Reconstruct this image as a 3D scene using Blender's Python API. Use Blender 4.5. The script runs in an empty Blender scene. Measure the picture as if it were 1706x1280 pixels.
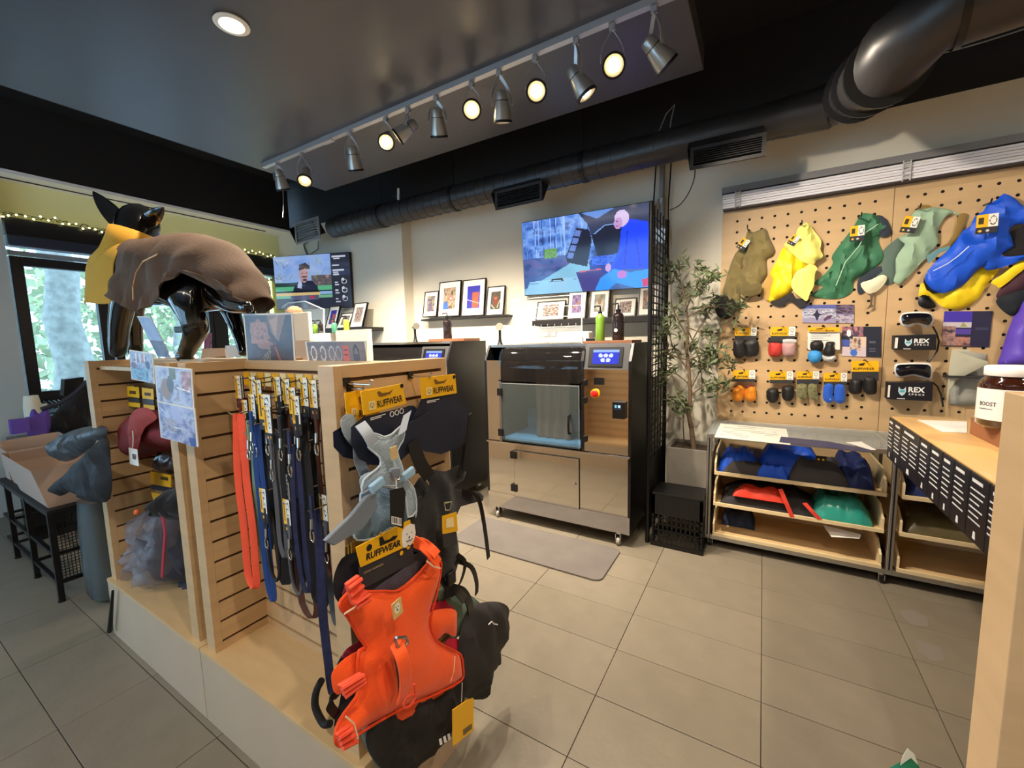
import bpy, bmesh, math, random
import numpy as np
from mathutils import Vector, Matrix, noise
from mathutils.geometry import delaunay_2d_cdt
random.seed(7); np.random.seed(7)
S = bpy.context.scene
COL = S.collection
# ------------------------------------------------------------------ camera
FPX, YAW, PITCH, ROLL, HC = 696.0, math.radians(31.0), math.radians(6.1), math.radians(-1.31), 1.53
_cy, _sy, _cp, _sp = math.cos(YAW), math.sin(YAW), math.cos(PITCH), math.sin(PITCH)
FW = Vector((-_sy*_cp, _cy*_cp, -_sp)); _r = Vector((_cy, _sy, 0)); _u = _r.cross(FW)
RT = math.cos(ROLL)*_r + math.sin(ROLL)*_u; UP = -math.sin(ROLL)*_r + math.cos(ROLL)*_u
cd = bpy.data.cameras.new('camera'); cam = bpy.data.objects.new('camera', cd); COL.objects.link(cam)
cd.sensor_width = 36; cd.lens = FPX/1706*36; cd.clip_start = 0.02
m = Matrix.Identity(4)
for i in range(3): m[i][0], m[i][1], m[i][2] = RT[i], UP[i], -FW[i]
m[0][3], m[1][3], m[2][3] = 0, 0, HC
cam.matrix_world = m; S.camera = cam
# ------------------------------------------------------------------ world and exposure
S.view_settings.view_transform = 'Standard'; S.view_settings.look = 'None'
S.view_settings.gamma = 1; S.view_settings.use_curve_mapping = False
S.view_settings.exposure = 0.78
w = bpy.data.worlds.new('sky'); S.world = w; w.use_nodes = True
bg = w.node_tree.nodes['Background']; bg.inputs[0].default_value = (0.44, 0.69, 1.0, 1); bg.inputs[1].default_value = 2.9
def lamp(name, kind, loc, energy, color, aim=None, **k):
    d = bpy.data.lights.new(name, kind); d.energy = energy; d.color = color
    for a, v in k.items(): setattr(d, a, v)
    o = bpy.data.objects.new(name, d); COL.objects.link(o); o.location = loc
    if aim is not None: o.rotation_euler = (Vector(aim)-Vector(loc)).to_track_quat('-Z', 'Y').to_euler()
    return o
WARM = (1.0, 0.86, 0.68)
for py in (-1.6, 1.3, 3.0):      # sky light through the glazed front wall
    pl = lamp('window_portal', 'AREA', (-6.02, py, 1.6), 1, (1, 1, 1), aim=(0, py, 1.6), shape='RECTANGLE', size=1.5, size_y=1.9)
    pl.data.cycles.is_portal = True
for px_ in (-4.6, -2.6):
    pl = lamp('window_portal', 'AREA', (px_, -3.15, 1.6), 1, (1, 1, 1), aim=(px_, 0, 1.6), shape='RECTANGLE', size=1.9, size_y=2.1)
    pl.data.cycles.is_portal = True
SPOTS = []      # filled with the track heads below

# ------------------------------------------------------------------ helpers
def srgb(c):
    c = [x/255 for x in c]
    return tuple(x/12.92 if x <= .04045 else ((x+.055)/1.055)**2.4 for x in c)
def P(u, v, x=None, y=None, z=None):
    """the point of a real plane (x, y or z = const) seen at photo pixel u, v"""
    d = FW + RT*((u-853)/FPX) - UP*((v-640)/FPX)
    if x is not None: t = x/d.x
    elif y is not None: t = y/d.y
    else: t = (z-HC)/d.z
    return Vector((0, 0, HC)) + d*t
_m = {}
def M(name, rgb=(128, 128, 128), rough=.6, metal=0, bump=0, bscale=60, var=0, vscale=8, rnd=0, trans=0, alpha=1, emit=0, ecol=None, grain=None, coat=0, attr=False, sheen=0, ior=1.45):
    if name in _m: return _m[name]
    mt = bpy.data.materials.new(name); _m[name] = mt; mt.use_nodes = True
    N, L = mt.node_tree.nodes, mt.node_tree.links; b = N['Principled BSDF']
    c = (*srgb(rgb), 1); b.inputs['Base Color'].default_value = c
    b.inputs['Roughness'].default_value = rough; b.inputs['Metallic'].default_value = metal
    b.inputs['Transmission Weight'].default_value = trans; b.inputs['Alpha'].default_value = alpha
    b.inputs['Coat Weight'].default_value = coat; b.inputs['IOR'].default_value = ior
    if sheen: b.inputs['Sheen Weight'].default_value = sheen
    tc = N.new('ShaderNodeTexCoord')
    src = None
    if attr:
        a = N.new('ShaderNodeAttribute'); a.attribute_name = 'Col'; src = a.outputs['Color']
    if var or grain:
        nz = N.new('ShaderNodeTexNoise'); nz.inputs['Scale'].default_value = vscale; nz.inputs['Detail'].default_value = 4
        mp = N.new('ShaderNodeMapping'); L.new(tc.outputs['Object'], mp.inputs[0]); L.new(mp.outputs[0], nz.inputs['Vector'])
        if grain: mp.inputs['Scale'].default_value = grain
        mr = N.new('ShaderNodeMapRange'); mr.inputs[1].default_value = .3; mr.inputs[2].default_value = .7
        mr.inputs[3].default_value = 1-var; mr.inputs[4].default_value = 1+var; L.new(nz.outputs['Fac'], mr.inputs[0])
        mx = N.new('ShaderNodeVectorMath'); mx.operation = 'SCALE'
        if src: L.new(src, mx.inputs[0])
        else: mx.inputs[0].default_value = c[:3]
        L.new(mr.outputs[0], mx.inputs['Scale']); src = mx.outputs[0]
    if rnd:
        oi = N.new('ShaderNodeObjectInfo'); mr = N.new('ShaderNodeMapRange'); mr.inputs[3].default_value = 1-rnd; mr.inputs[4].default_value = 1+rnd
        L.new(oi.outputs['Random'], mr.inputs[0]); mx = N.new('ShaderNodeVectorMath'); mx.operation = 'SCALE'
        if src: L.new(src, mx.inputs[0])
        else: mx.inputs[0].default_value = c[:3]
        L.new(mr.outputs[0], mx.inputs['Scale']); src = mx.outputs[0]
    if src: L.new(src, b.inputs['Base Color'])
    if bump:
        nb = N.new('ShaderNodeTexNoise'); nb.inputs['Scale'].default_value = bscale; nb.inputs['Detail'].default_value = 3
        L.new(tc.outputs['Object'], nb.inputs['Vector'])
        bp = N.new('ShaderNodeBump'); bp.inputs['Strength'].default_value = bump; bp.inputs['Distance'].default_value = .01
        L.new(nb.outputs['Fac'], bp.inputs['Height']); L.new(bp.outputs[0], b.inputs['Normal'])
    if emit:
        b.inputs['Emission Strength'].default_value = emit
        if attr: L.new(src, b.inputs['Emission Color']); b.inputs['Base Color'].default_value = (.01, .01, .01, 1)
        else: b.inputs['Emission Color'].default_value = (*srgb(ecol or rgb), 1)
        if attr:
            for l in list(b.inputs['Base Color'].links): L.remove(l)
    return mt
def tag(o, label=None, cat=None, group=None, kind=None):
    if label: o['label'] = label
    if cat: o['category'] = cat
    if group: o['group'] = group
    if kind: o['kind'] = kind
    return o
def origin(o):
    v = Vector((0, 0, 0))
    while o is not None: v += o.location; o = o.parent
    return v
def thing(name, label, cat, loc=(0, 0, 0), group=None):
    o = bpy.data.objects.new(name, None); COL.objects.link(o); o.location = loc; o.empty_display_size = .05
    return tag(o, label, cat, group)
class MB:
    def __init__(s): s.v = []; s.f = []
    def add(s, vs, fs):
        n = len(s.v); s.v += [Vector(v) for v in vs]; s.f += [tuple(i+n for i in f) for f in fs]; return s
    def box(s, x0, x1, y0, y1, z0, z1):
        return s.hexa([(x0,y0,z0),(x1,y0,z0),(x1,y1,z0),(x0,y1,z0),(x0,y0,z1),(x1,y0,z1),(x1,y1,z1),(x0,y1,z1)])
    def hexa(s, v): return s.add(v, [(0,3,2,1),(4,5,6,7),(0,1,5,4),(1,2,6,5),(2,3,7,6),(3,0,4,7)])
    def obox(s, c, r, u, n, sx, sy, sz):
        c, r, u, n = Vector(c), Vector(r), Vector(u), Vector(n); L = []
        for k in (-1, 1):
            for a, b in ((-1,-1),(1,-1),(1,1),(-1,1)): L.append(c + r*(a*sx/2) + u*(b*sy/2) + n*(k*sz/2))
        return s.hexa(L)
    def slab(s, pts, n, th):
        """closed slab: polygon pts extruded along n by th"""
        n = Vector(n)*th; k = len(pts); a = [Vector(p) for p in pts]; b = [p+n for p in a]
        return s.add(a+b, [tuple(range(k))[::-1], tuple(range(k, 2*k))] + [(i, (i+1) % k, k+(i+1) % k, k+i) for i in range(k)])
    def tube(s, pts, r, n=8, r2=None, cap=True):
        pts = [Vector(p) for p in pts]; k = len(pts)
        rs = r if isinstance(r, (list, tuple)) else [r+(((r2 if r2 is not None else r)-r)*i/max(1, k-1)) for i in range(k)]
        L = []; prev = None
        for i, p in enumerate(pts):
            t = (pts[min(i+1, k-1)]-pts[max(i-1, 0)]).normalized()
            if prev is None:
                a = Vector((0, 0, 1)) if abs(t.z) < .9 else Vector((1, 0, 0)); e = t.cross(a).normalized()
            else: e = (prev - t*prev.dot(t)).normalized()
            prev = e; g = t.cross(e)
            for j in range(n):
                an = 2*math.pi*j/n; L.append(p + (e*math.cos(an)+g*math.sin(an))*rs[i])
        F = [(i*n+j, i*n+(j+1) % n, (i+1)*n+(j+1) % n, (i+1)*n+j) for i in range(k-1) for j in range(n)]
        if cap: F += [tuple(range(n))[::-1], tuple((k-1)*n+j for j in range(n))]
        return s.add(L, F)
    def lathe(s, prof, c, axis=(0, 0, 1), n=20, cap=True):
        c, ax = Vector(c), Vector(axis).normalized(); a = Vector((1, 0, 0)) if abs(ax.x) < .9 else Vector((0, 1, 0))
        e = ax.cross(a).normalized(); g = ax.cross(e); L = []
        for r, h in prof:
            for j in range(n):
                an = 2*math.pi*j/n; L.append(c + ax*h + (e*math.cos(an)+g*math.sin(an))*r)
        k = len(prof); F = [(i*n+j, i*n+(j+1) % n, (i+1)*n+(j+1) % n, (i+1)*n+j) for i in range(k-1) for j in range(n)]
        if cap: F += [tuple(range(n))[::-1], tuple((k-1)*n+j for j in range(n))]
        return s.add(L, F)
    def ribbon(s, pts, wv, th):
        """flat strap through pts, wv = half width vector(s), thickness th"""
        pts = [Vector(p) for p in pts]; k = len(pts); L = []
        for i, p in enumerate(pts):
            t = (pts[min(i+1, k-1)]-pts[max(i-1, 0)]).normalized(); wd = Vector(wv[i] if isinstance(wv, list) else wv)
            n = t.cross(wd).normalized()*th/2
            L += [p-wd-n, p+wd-n, p+wd+n, p-wd+n]
        F = [(i*4+j, i*4+(j+1) % 4, (i+1)*4+(j+1) % 4, (i+1)*4+j) for i in range(k-1) for j in range(4)]
        return s.add(L, F+[(3, 2, 1, 0), tuple((k-1)*4+j for j in range(4))])
    def build(s, name, mat, parent=None, smooth=False, bevel=0, kind=None, label=None, sub=0):
        me = bpy.data.meshes.new(name); o = bpy.data.objects.new(name, me); COL.objects.link(o)
        off = Vector((0, 0, 0))
        if parent is not None: off = origin(parent); o.parent = parent
        me.from_pydata([v-off for v in s.v], [], s.f); me.update()
        bm = bmesh.new(); bm.from_mesh(me); bmesh.ops.recalc_face_normals(bm, faces=bm.faces)
        if smooth:
            for f in bm.faces: f.smooth = True
            for e in bm.edges:
                if len(e.link_faces) == 2 and e.calc_face_angle(0) > .9: e.smooth = False
        bm.to_mesh(me); bm.free()
        if mat: me.materials.append(mat)
        if bevel:
            b = o.modifiers.new('bevel', 'BEVEL'); b.width = bevel; b.segments = 2; b.limit_method = 'ANGLE'
        if sub:
            b = o.modifiers.new('sub', 'SUBSURF'); b.levels = sub; b.render_levels = sub
        if kind: o['kind'] = kind
        if label: o['label'] = label
        return o
def box(name, mat, parent, x0, x1, y0, y1, z0, z1, **k): return MB().box(x0, x1, y0, y1, z0, z1).build(name, mat, parent, **k)
def struct(o): o['kind'] = 'structure'; return o
def copytree(o, parent=None):
    c = o.copy(); COL.objects.link(c); c.parent = parent
    for ch in list(o.children): copytree(ch, c)
    return c
class FR:
    """a flat frame: origin o (lower left), right r, up u, outward normal n"""
    def __init__(s, o, r, u):
        s.o = Vector(o); s.r = Vector(r).normalized(); s.u = Vector(u); s.u = (s.u - s.r*s.u.dot(s.r)).normalized(); s.n = s.r.cross(s.u)
    def __call__(s, a, b, c=0): return s.o + s.r*a + s.u*b + s.n*c
def text(st, fr, a, b, c, height, mat, parent, width=None, name='lettering', rot=0, bold=.0, align='LEFT', depth=.0006):
    cu = bpy.data.curves.new('t', 'FONT'); cu.body = st; cu.size = 1; cu.offset = bold; cu.resolution_u = 2; cu.extrude = 0; cu.align_x = align
    to = bpy.data.objects.new('t', cu); me = bpy.data.meshes.new_from_object(to); bpy.data.objects.remove(to)
    xs = [v.co.x for v in me.vertices]
    if not xs: return None
    ww = max(xs)-min(xs); sx = (width/ww) if width else height/.73; sy = height/.73
    cr, sr = math.cos(rot), math.sin(rot); off = origin(parent)
    for v in me.vertices:
        X, Y = v.co.x*sx, v.co.y*sy; v.co = fr(a+X*cr-Y*sr, b+X*sr+Y*cr, c+depth) - off
    me.materials.clear(); me.materials.append(mat)
    o = bpy.data.objects.new(name, me); COL.objects.link(o); o.parent = parent; return o
def spline(pts, k=4, closed=True):
    n = len(pts); out = []; pts = [np.array(p, float) for p in pts]
    R = range(n if closed else n-1)
    for i in R:
        p0, p1, p2, p3 = (pts[(i-1) % n], pts[i], pts[(i+1) % n], pts[(i+2) % n]) if closed else (pts[max(i-1, 0)], pts[i], pts[i+1], pts[min(i+2, n-1)])
        for j in range(k):
            t = j/k; out.append(.5*((2*p1)+(-p0+p2)*t+(2*p0-5*p1+4*p2-p3)*t*t+(-p0+3*p1-3*p2+p3)*t**3))
    if not closed: out.append(pts[-1])
    return out
def puff(name, mat, parent, pts3, n, th, wr=.0, res=.02, edge=.03, smoothk=3, base=None, seed=0, wscale=(6, 14), back=True, label=None, tilt=None):
    """padded cloth piece: outline pts3 lying on a plane with normal n, swollen by th with wrinkles wr"""
    th *= .62 if abs(n[0]) < .5 else .5; wr *= 1.5
    if base is None: base = -.35*th
    n = Vector(n).normalized(); o = Vector(pts3[0]); e1 = (Vector((0, 0, 1)).cross(n)).normalized(); e2 = n.cross(e1)
    p2 = [((Vector(p)-o).dot(e1), (Vector(p)-o).dot(e2)) for p in pts3]
    if smoothk > 1: p2 = spline(p2, smoothk)
    B = np.array(p2, float); lo, hi = B.min(0), B.max(0)
    gx, gy = np.meshgrid(np.arange(lo[0], hi[0], res), np.arange(lo[1], hi[1], res)); G = np.stack([gx.ravel(), gy.ravel()], 1)
    G += (np.random.rand(*G.shape)-.5)*res*.4
    def dist(G):
        A = B; Bn = np.roll(B, -1, 0); d = np.full(len(G), 9.)
        for a, b in zip(A, Bn):
            ab = b-a; t = np.clip(((G-a)@ab)/max(ab@ab, 1e-12), 0, 1); q = a+t[:, None]*ab; d = np.minimum(d, np.hypot(*(G-q).T))
        return d
    ins = np.zeros(len(G), bool)
    for a, b in zip(B, np.roll(B, -1, 0)):
        c = (a[1] > G[:, 1]) != (b[1] > G[:, 1])
        with np.errstate(divide='ignore', invalid='ignore'): xx = (b[0]-a[0])*(G[:, 1]-a[1])/(b[1]-a[1])+a[0]
        ins ^= c & (G[:, 0] < xx)
    G = G[ins]; D = dist(G) if len(G) else np.zeros(0); k = D > res*.35; G, D = G[k], D[k]
    nb = len(B); V = [Vector(p) for p in B]+[Vector(p) for p in G]
    ov, _, of, oi, _, _ = delaunay_2d_cdt(V, [(i, (i+1) % nb) for i in range(nb)], [tuple(range(nb))] if False else [], 1, 1e-6)
    OV = np.array([tuple(v) for v in ov]); DD = dist(OV)
    mb = MB(); top = []; s1, s2 = wscale
    for (a, b), d in zip(OV, DD):
        f = 1-math.exp(-max(d-1e-4, 0)/edge)
        h = th*f
        if wr:
            ns = .55-1.5*abs(noise.noise(Vector((a*s2*1.0+b*3+seed*7.3, b*s1*.55, seed*3.1))))+.6*noise.noise(Vector((a*s2*2.3+b*6, b*s1+seed, seed)))-.5*abs(noise.noise(Vector((a*5-b*9, b*12+seed, seed*2.))))
            h += wr*ns*min(1, f+.25)
        top.append(o+e1*a+e2*b+n*(base+h+(.0015 if d < 1e-4 else 0)))
    k = len(top); F = [tuple(f) for f in of]
    if back:
        bk = [o+e1*a+e2*b+n*base for a, b in OV]; mb.add(top+bk, F+[tuple(i+k for i in f)[::-1] for f in F])
        bi = [i for i in range(k) if any(x < nb for x in oi[i])]
        # side wall along boundary edges
        from collections import Counter
        ec = Counter()
        for f in F:
            for i in range(len(f)):
                e = (f[i], f[(i+1) % len(f)]); ec[e] += 1
        mb.f += [(a, b, b+k, a+k) for (a, b) in ec if (b, a) not in ec]
    else: mb.add(top, F)
    o2 = mb.build(name, mat, parent, smooth=True, label=label); return o2
def cv(pts, x0, y0, s): return [(x0+x/s, y0+y/s) for x, y in pts]
def onp(pts, **k): return [P(u, v, **k) for u, v in pts]
# ---- tiny picture painter: colour grids for prints and screens
class Img:
    def __init__(s, w, h, c=(255, 255, 255)):
        s.w, s.h = w, h; s.a = np.zeros((h, w, 3)); s.a[:] = c; yy, xx = np.mgrid[0:h, 0:w]; s.x = (xx+.5)/w; s.y = (yy+.5)/h
    def rect(s, x0, y0, x1, y1, c): s.a[(s.x >= x0) & (s.x < x1) & (s.y >= y0) & (s.y < y1)] = c; return s
    def ell(s, cx, cy, rx, ry, c, ring=0):
        q = ((s.x-cx)/rx)**2+((s.y-cy)/ry)**2; k = q < 1
        if ring: k &= q > (1-ring)**2
        s.a[k] = c; return s
    def poly(s, pts, c):
        ins = np.zeros(s.x.shape, bool)
        for (ax, ay), (bx, by) in zip(pts, pts[1:]+pts[:1]):
            k = (ay > s.y) != (by > s.y)
            if ay != by: ins ^= k & (s.x < (bx-ax)*(s.y-ay)/(by-ay)+ax)
        s.a[ins] = c; return s
    def line(s, x0, y0, x1, y1, t, c):
        dx, dy = x1-x0, y1-y0; L = dx*dx+dy*dy; q = np.clip(((s.x-x0)*dx+(s.y-y0)*dy)/L, 0, 1)
        s.a[np.hypot(s.x-x0-q*dx, s.y-y0-q*dy) < t] = c; return s
    def mottle(s, x0, y0, x1, y1, cols, sc=8, seed=0):
        for j in range(s.h):
            for i in range(s.w):
                X, Y = s.x[j, i], s.y[j, i]
                if x0 <= X < x1 and y0 <= Y < y1:
                    t = noise.noise(Vector((X*sc, Y*sc, seed)))*.7+.5+.25*noise.noise(Vector((X*sc*3, Y*sc*3, seed)))
                    t = min(.999, max(0, t))*(len(cols)-1); k = int(t); f = t-k
                    s.a[j, i] = [cols[k][q]*(1-f)+cols[k+1][q]*f for q in range(3)]
        return s
def picture(name, img, tl, tr, bl, mat, parent, n=None, lift=.0004, label=None):
    tl, tr, bl = Vector(tl), Vector(tr), Vector(bl); off = origin(parent) if parent else Vector((0, 0, 0))
    nn = (tr-tl).cross(tl-bl).normalized()
    vs = []; fs = []; w, h = img.w, img.h
    for j in range(h+1):
        for i in range(w+1): vs.append(tl+(tr-tl)*(i/w)+(bl-tl)*(j/h)+nn*lift-off)
    for j in range(h):
        for i in range(w): a = j*(w+1)+i; fs.append((a, a+w+1, a+w+2, a+1))
    me = bpy.data.meshes.new(name); me.from_pydata(vs, [], fs); me.update()
    at = me.color_attributes.new('Col', 'FLOAT_COLOR', 'CORNER')
    c = np.clip(img.a.reshape(-1, 3)/255, 0, 1); c = np.where(c <= .04045, c/12.92, ((c+.055)/1.055)**2.4)
    c4 = np.ones((len(c), 4)); c4[:, :3] = c; at.data.foreach_set('color', np.repeat(c4, 4, 0).ravel())
    me.materials.append(mat); o = bpy.data.objects.new(name, me); COL.objects.link(o)
    if parent: o.parent = parent
    if label: o['label'] = label
    return o
# ------------------------------------------------------------------ materials
MAPLE = M('maple', (198, 164, 122), .45, var=.07, vscale=3, grain=(1, 1, 12), coat=.1)
DECK = M('maple_deck', (206, 174, 128), .4, var=.05, vscale=3, grain=(2, 12, 12), coat=.1)
KICK = M('kick_laminate', (190, 168, 142), .55, var=.03, vscale=6)
GROOVE = M('groove_dark', (84, 56, 34), .8)
STEEL = M('stainless', (205, 202, 198), .07, 1, bump=.02, bscale=3)
STEELR = M('steel_rough', (170, 168, 165), .3, 1)
CHROME = M('chrome', (220, 220, 220), .12, 1)
ALU = M('aluminium', (190, 190, 188), .35, 1)
BLACK = M('black_matte', (18, 18, 20), .6)
BLKP = M('black_plastic', (14, 14, 16), .35)
BLKMET = M('black_metal', (22, 22, 24), .4, .3)
DARKF = M('black_fabric', (26, 25, 27), .95, bump=.25, bscale=220, sheen=.2)
CHARC = M('charcoal_fabric', (52, 50, 52), .95, bump=.3, bscale=200)
WHITE = M('white_satin', (235, 233, 228), .5)
CREAMW = M('wall_cream', (220, 214, 198), .85, bump=.06, bscale=25, var=.025, vscale=1.2)
YELW = M('wall_yellow_green', (236, 236, 182), .85, var=.03, vscale=2)
CEIL = M('ceiling_black', (74, 74, 80), .36, var=.05, vscale=2, bump=.03, bscale=8)
SLABM = M('slab_black', (28, 27, 29), .75)
DUCTM = M('duct_black', (52, 51, 52), .36, .25, bump=.05, bscale=20)
PLY = M('birch_ply', (198, 166, 124), .5, var=.08, vscale=2.2, grain=(1, 1, 5))
YEL = M('card_yellow', (238, 180, 20), .45)
NAVY = M('card_navy', (30, 36, 56), .5)
DARKC = M('card_charcoal', (50, 50, 54), .5)
INK = M('ink_black', (22, 20, 22), .6)
INKW = M('ink_white', (235, 235, 235), .6)
PRINT = M('print', attr=True, rough=.28)
PRINTM = M('print_matte', attr=True, rough=.7)
SCREEN = M('screen_emit', attr=True, rough=.08, emit=.5)
GLASS = M('clear_glass', (240, 248, 246), .02, trans=1, ior=1.1)
ACRYL = M('clear_acrylic', (235, 240, 242), .05, alpha=.16)
TYVEK = M('paper_white', (228, 226, 220), .8)
TILE = M('floor_tile', (128, 119, 104), .42, var=.07, vscale=7, rnd=.05, bump=.1, bscale=45)
GROUT = M('grout', (70, 62, 54), .9)
KRAFT = M('kraft', (196, 158, 122), .8, var=.03)

# ================================================================== room shell
XW = -6.1
XR, YB, YF = 3.4, 3.8, -3.2
fl = struct(box('floor', GROUT, None, XW-.3, XR, YF, YB+.1, -.1, -.006))
def tile(i, j):
    x0, y0 = .046+.611*i, 1.578+.3055*j
    return x0+.0015, x0+.6095, y0+.0015, y0+.304
tm = None
for i in range(-10, 4):
    for j in range(-7, 8):
        x0, x1, y0, y1 = tile(i, j)
        if tm is None:
            t0 = MB().box(0, .608, 0, .3025, -.006, 0).build('tile', TILE, fl, bevel=.0012); tm = t0; o = t0
        else: o = t0.copy(); COL.objects.link(o); o.parent = fl
        o.location = (x0, y0, random.uniform(-.0004, .0004))
mb = MB()
for i in range(-10, 6):
    for j in range(-16, 8):
        if i < 4 and j > -8: continue
        x0, x1, y0, y1 = tile(i, j); mb.box(x0, x1, y0, y1, -.006, 0)
mb.build('outer_tiles', TILE, fl, kind='stuff')
# walls
struct(box('wall_back', CREAMW, None, -3.64, XR, YB, YB+.12, 0, 2.985))
ub = struct(box('wall_back_upper', SLABM, None, XW, XR, YB-.01, YB+.12, 2.985, 3.75))
struct(box('wall_back_left', CREAMW, None, XW, -3.64, 3.65, YB+.12, 0, 3.12))
struct(box('wall_right', CREAMW, None, XR, XR+.12, YF, YB+.12, 0, 3.75))
struct(MB().box(XW, -5.6, YF-.12, YF, 0, 3.75).box(-1.6, XR, YF-.12, YF, 0, 3.75).box(-5.6, -1.6, YF-.12, YF, 0, .5).box(-5.6, -1.6, YF-.12, YF, 2.7, 3.75).build('wall_front', CREAMW, None))
WHP = M('pier_white', (196, 200, 196), .8)
cl = struct(box('ceiling', SLABM, None, XW-.2, XR+.1, YF-.1, YB+.1, 3.75, 3.85))
dc = struct(box('ceiling_dropped', CEIL, None, -3.94, -.36, YF, 2.9, 3.1, 3.22, bevel=.004))
bk = struct(box('trim_bulkhead', SLABM, None, -5.86, -5.8, YF, 3.65, 3.13, 3.75))
SOF = M('soffit_white', (244, 246, 248), .7)
sf = struct(box('ceiling_soffit', SOF, None, XW, -5.8, YF, 3.65, 3.10, 3.14))
MB().box(-5.99, -5.965, .9, 3.4, 3.094, 3.1).build('slot_diffuser', BLACK, sf)
# window wall at x = XW : solid pieces
def WY(u, v=540): return P(u, v, x=XW).y
def WZ(u, v): return P(u, v, x=XW).z
ww = struct(box('wall_left_header', YELW, None, XW-.15, XW, YF, 3.65, 2.74, 3.12))
struct(box('wall_left_pier', WHP, None, XW-.2, XW+.12, -.55, 1.01, 0, 3.1))
struct(box('wall_left_sill', WHP, None, XW-.15, XW, YF, 3.65, 0, .55))
struct(box('wall_left_end', M('reveal', (188, 190, 150), .8), None, XW-.15, XW+.02, 3.50, 3.65, .55, 2.74))
DKF = M('window_frame_dark', (20, 22, 30), .4)
BLU = M('header_blue', (52, 60, 78), .35, .2)
wb = struct(box('trim_window_header', DKF, None, XW-.02, XW+.10, 1.03, 3.5, 2.60, 2.76, bevel=.006))
struct(box('trim_blind_box', BLU, None, XW-.02, XW+.13, 1.03, 3.5, 2.50, 2.60, bevel=.012))
struct(box('trim_window_band', M('band_pale', (150, 158, 165), .4), None, XW-.04, XW+.05, 1.03, 3.5, 2.43, 2.465))
def window(n, y0, y1, z0, z1, b=.085):
    o = struct(MB().box(XW-.06, XW+.02, y0, y0+b, z0, z1).box(XW-.06, XW+.02, y1-b, y1, z0, z1).box(XW-.06, XW+.02, y0+b, y1-b, z1-b, z1).box(XW-.06, XW+.02, y0+b, y1-b, z0, z0+b).build('window_%d' % n, DKF, None, bevel=.004))
    MB().box(XW-.022, XW-.016, y0+b, y1-b, z0+b, z1-b).build('pane', GLASS, o); return o
window(1, 1.04, 1.70, 1.04, 2.42, .085)
window(2, 1.72, 2.72, 1.0, 2.42, .07)
window(3, 2.80, 3.16, .55, 2.42, .06)
window(4, 3.16, 3.48, .55, 2.42, .07)
for k in range(2):
    fx = -5.6+2.0*k; wf = struct(MB().box(fx, fx+.06, YF-.08, YF, .5, 2.7).box(fx+1.94, fx+2.0, YF-.08, YF, .5, 2.7).box(fx+.06, fx+1.94, YF-.08, YF, .5, .56).box(fx+.06, fx+1.94, YF-.08, YF, 2.64, 2.7).build('window_%d' % (8+k), DKF, None))
    box('pane', GLASS, wf, fx+.06, fx+1.94, YF-.045, YF-.04, .56, 2.64)
for k, (a, b) in enumerate(((-3.1, -2.0), (-1.95, -.6))): window(5+k, a, b, .55, 2.72, .07)
struct(box('wall_left_lower', DKF, None, XW-.06, XW+.01, 1.04, 2.76, .55, 1.04))
struct(box('trim_mullion', DKF, None, XW-.06, XW+.03, 2.70, 2.82, .55, 2.42))
# ================================================================== outdoors
GRND = M('pavement', (214, 214, 208), .9, var=.1, vscale=3)
struct(box('ground', GRND, None, -30, XW-.2, -12, 22, -.4, -.12))
TRK = M('bark', (150, 150, 142), .9, bump=.9, bscale=18, var=.25, vscale=10)
def tree(x, y, r, h, label, crown=True, seed=1):
    random.seed(seed); t = thing('street_tree', label, 'tree', (x, y, -.12), 'trees outside the front window')
    pts = [(x+random.uniform(-.04, .04)*i, y+random.uniform(-.04, .04)*i, -.12+h*i/6) for i in range(7)]
    MB().tube(pts, r, 14, r*.55).build('trunk', TRK, t, smooth=True)
    if crown:
        mb = MB()
        for k in range(520):
            a = random.uniform(0, 6.28); rr = 1.4*random.random()**.5; z = random.uniform(1.5, h+.8)
            c = Vector((x+rr*math.cos(a), y+rr*math.sin(a), z)); s = random.uniform(.05, .13)
            d = Vector((random.gauss(0, 1), random.gauss(0, 1), random.gauss(0, 1))).normalized(); e = d.orthogonal().normalized()
            mb.add([c-d*s, c+e*s*.5, c+d*s, c-e*s*.5], [(0, 1, 2, 3)])
        mb.build('foliage', M('spring_leaf', (176, 190, 136), .8), t, kind='stuff')
tree(-9.2, 2.05, .27, 4.2, 'thick grey tree trunk centred in the left window pane', False, 2)
tree(-14.5, 5.5, .13, 5, 'thin tree with pale spring leaves seen right of the thick trunk', True, 3)
tree(-14.0, 2.3, .12, 5, 'thin tree with pale spring leaves seen left of the thick trunk', True, 5)
tree(-14.8, 9.2, .12, 5, 'thin leafy tree seen between the dog mannequin legs', True, 6)
hd = MB()
random.seed(11)
for k in range(9000):
    c = Vector((-18+random.uniform(-1.2, .8), random.uniform(-6, 22), random.uniform(-.1, 1)**1*6.2)); sz = random.uniform(.08, .26)
    d = Vector((random.gauss(0, 1), random.gauss(0, 1), random.gauss(0, 1))).normalized(); e = d.orthogonal().normalized()
    hd.add([c-d*sz, c+e*sz*.6, c+d*sz, c-e*sz*.6], [(0, 1, 2, 3)])
tag(hd.build('hedge_row', M('woods_leaf', (176, 184, 150), .85, var=.25, vscale=2), None), 'pale green woodland edge across the street', 'hedge', kind='stuff')
car = thing('parked_car', 'dark blue parked car seen low through the left window', 'car', (-12.2, 3.0, -.12))
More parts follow.
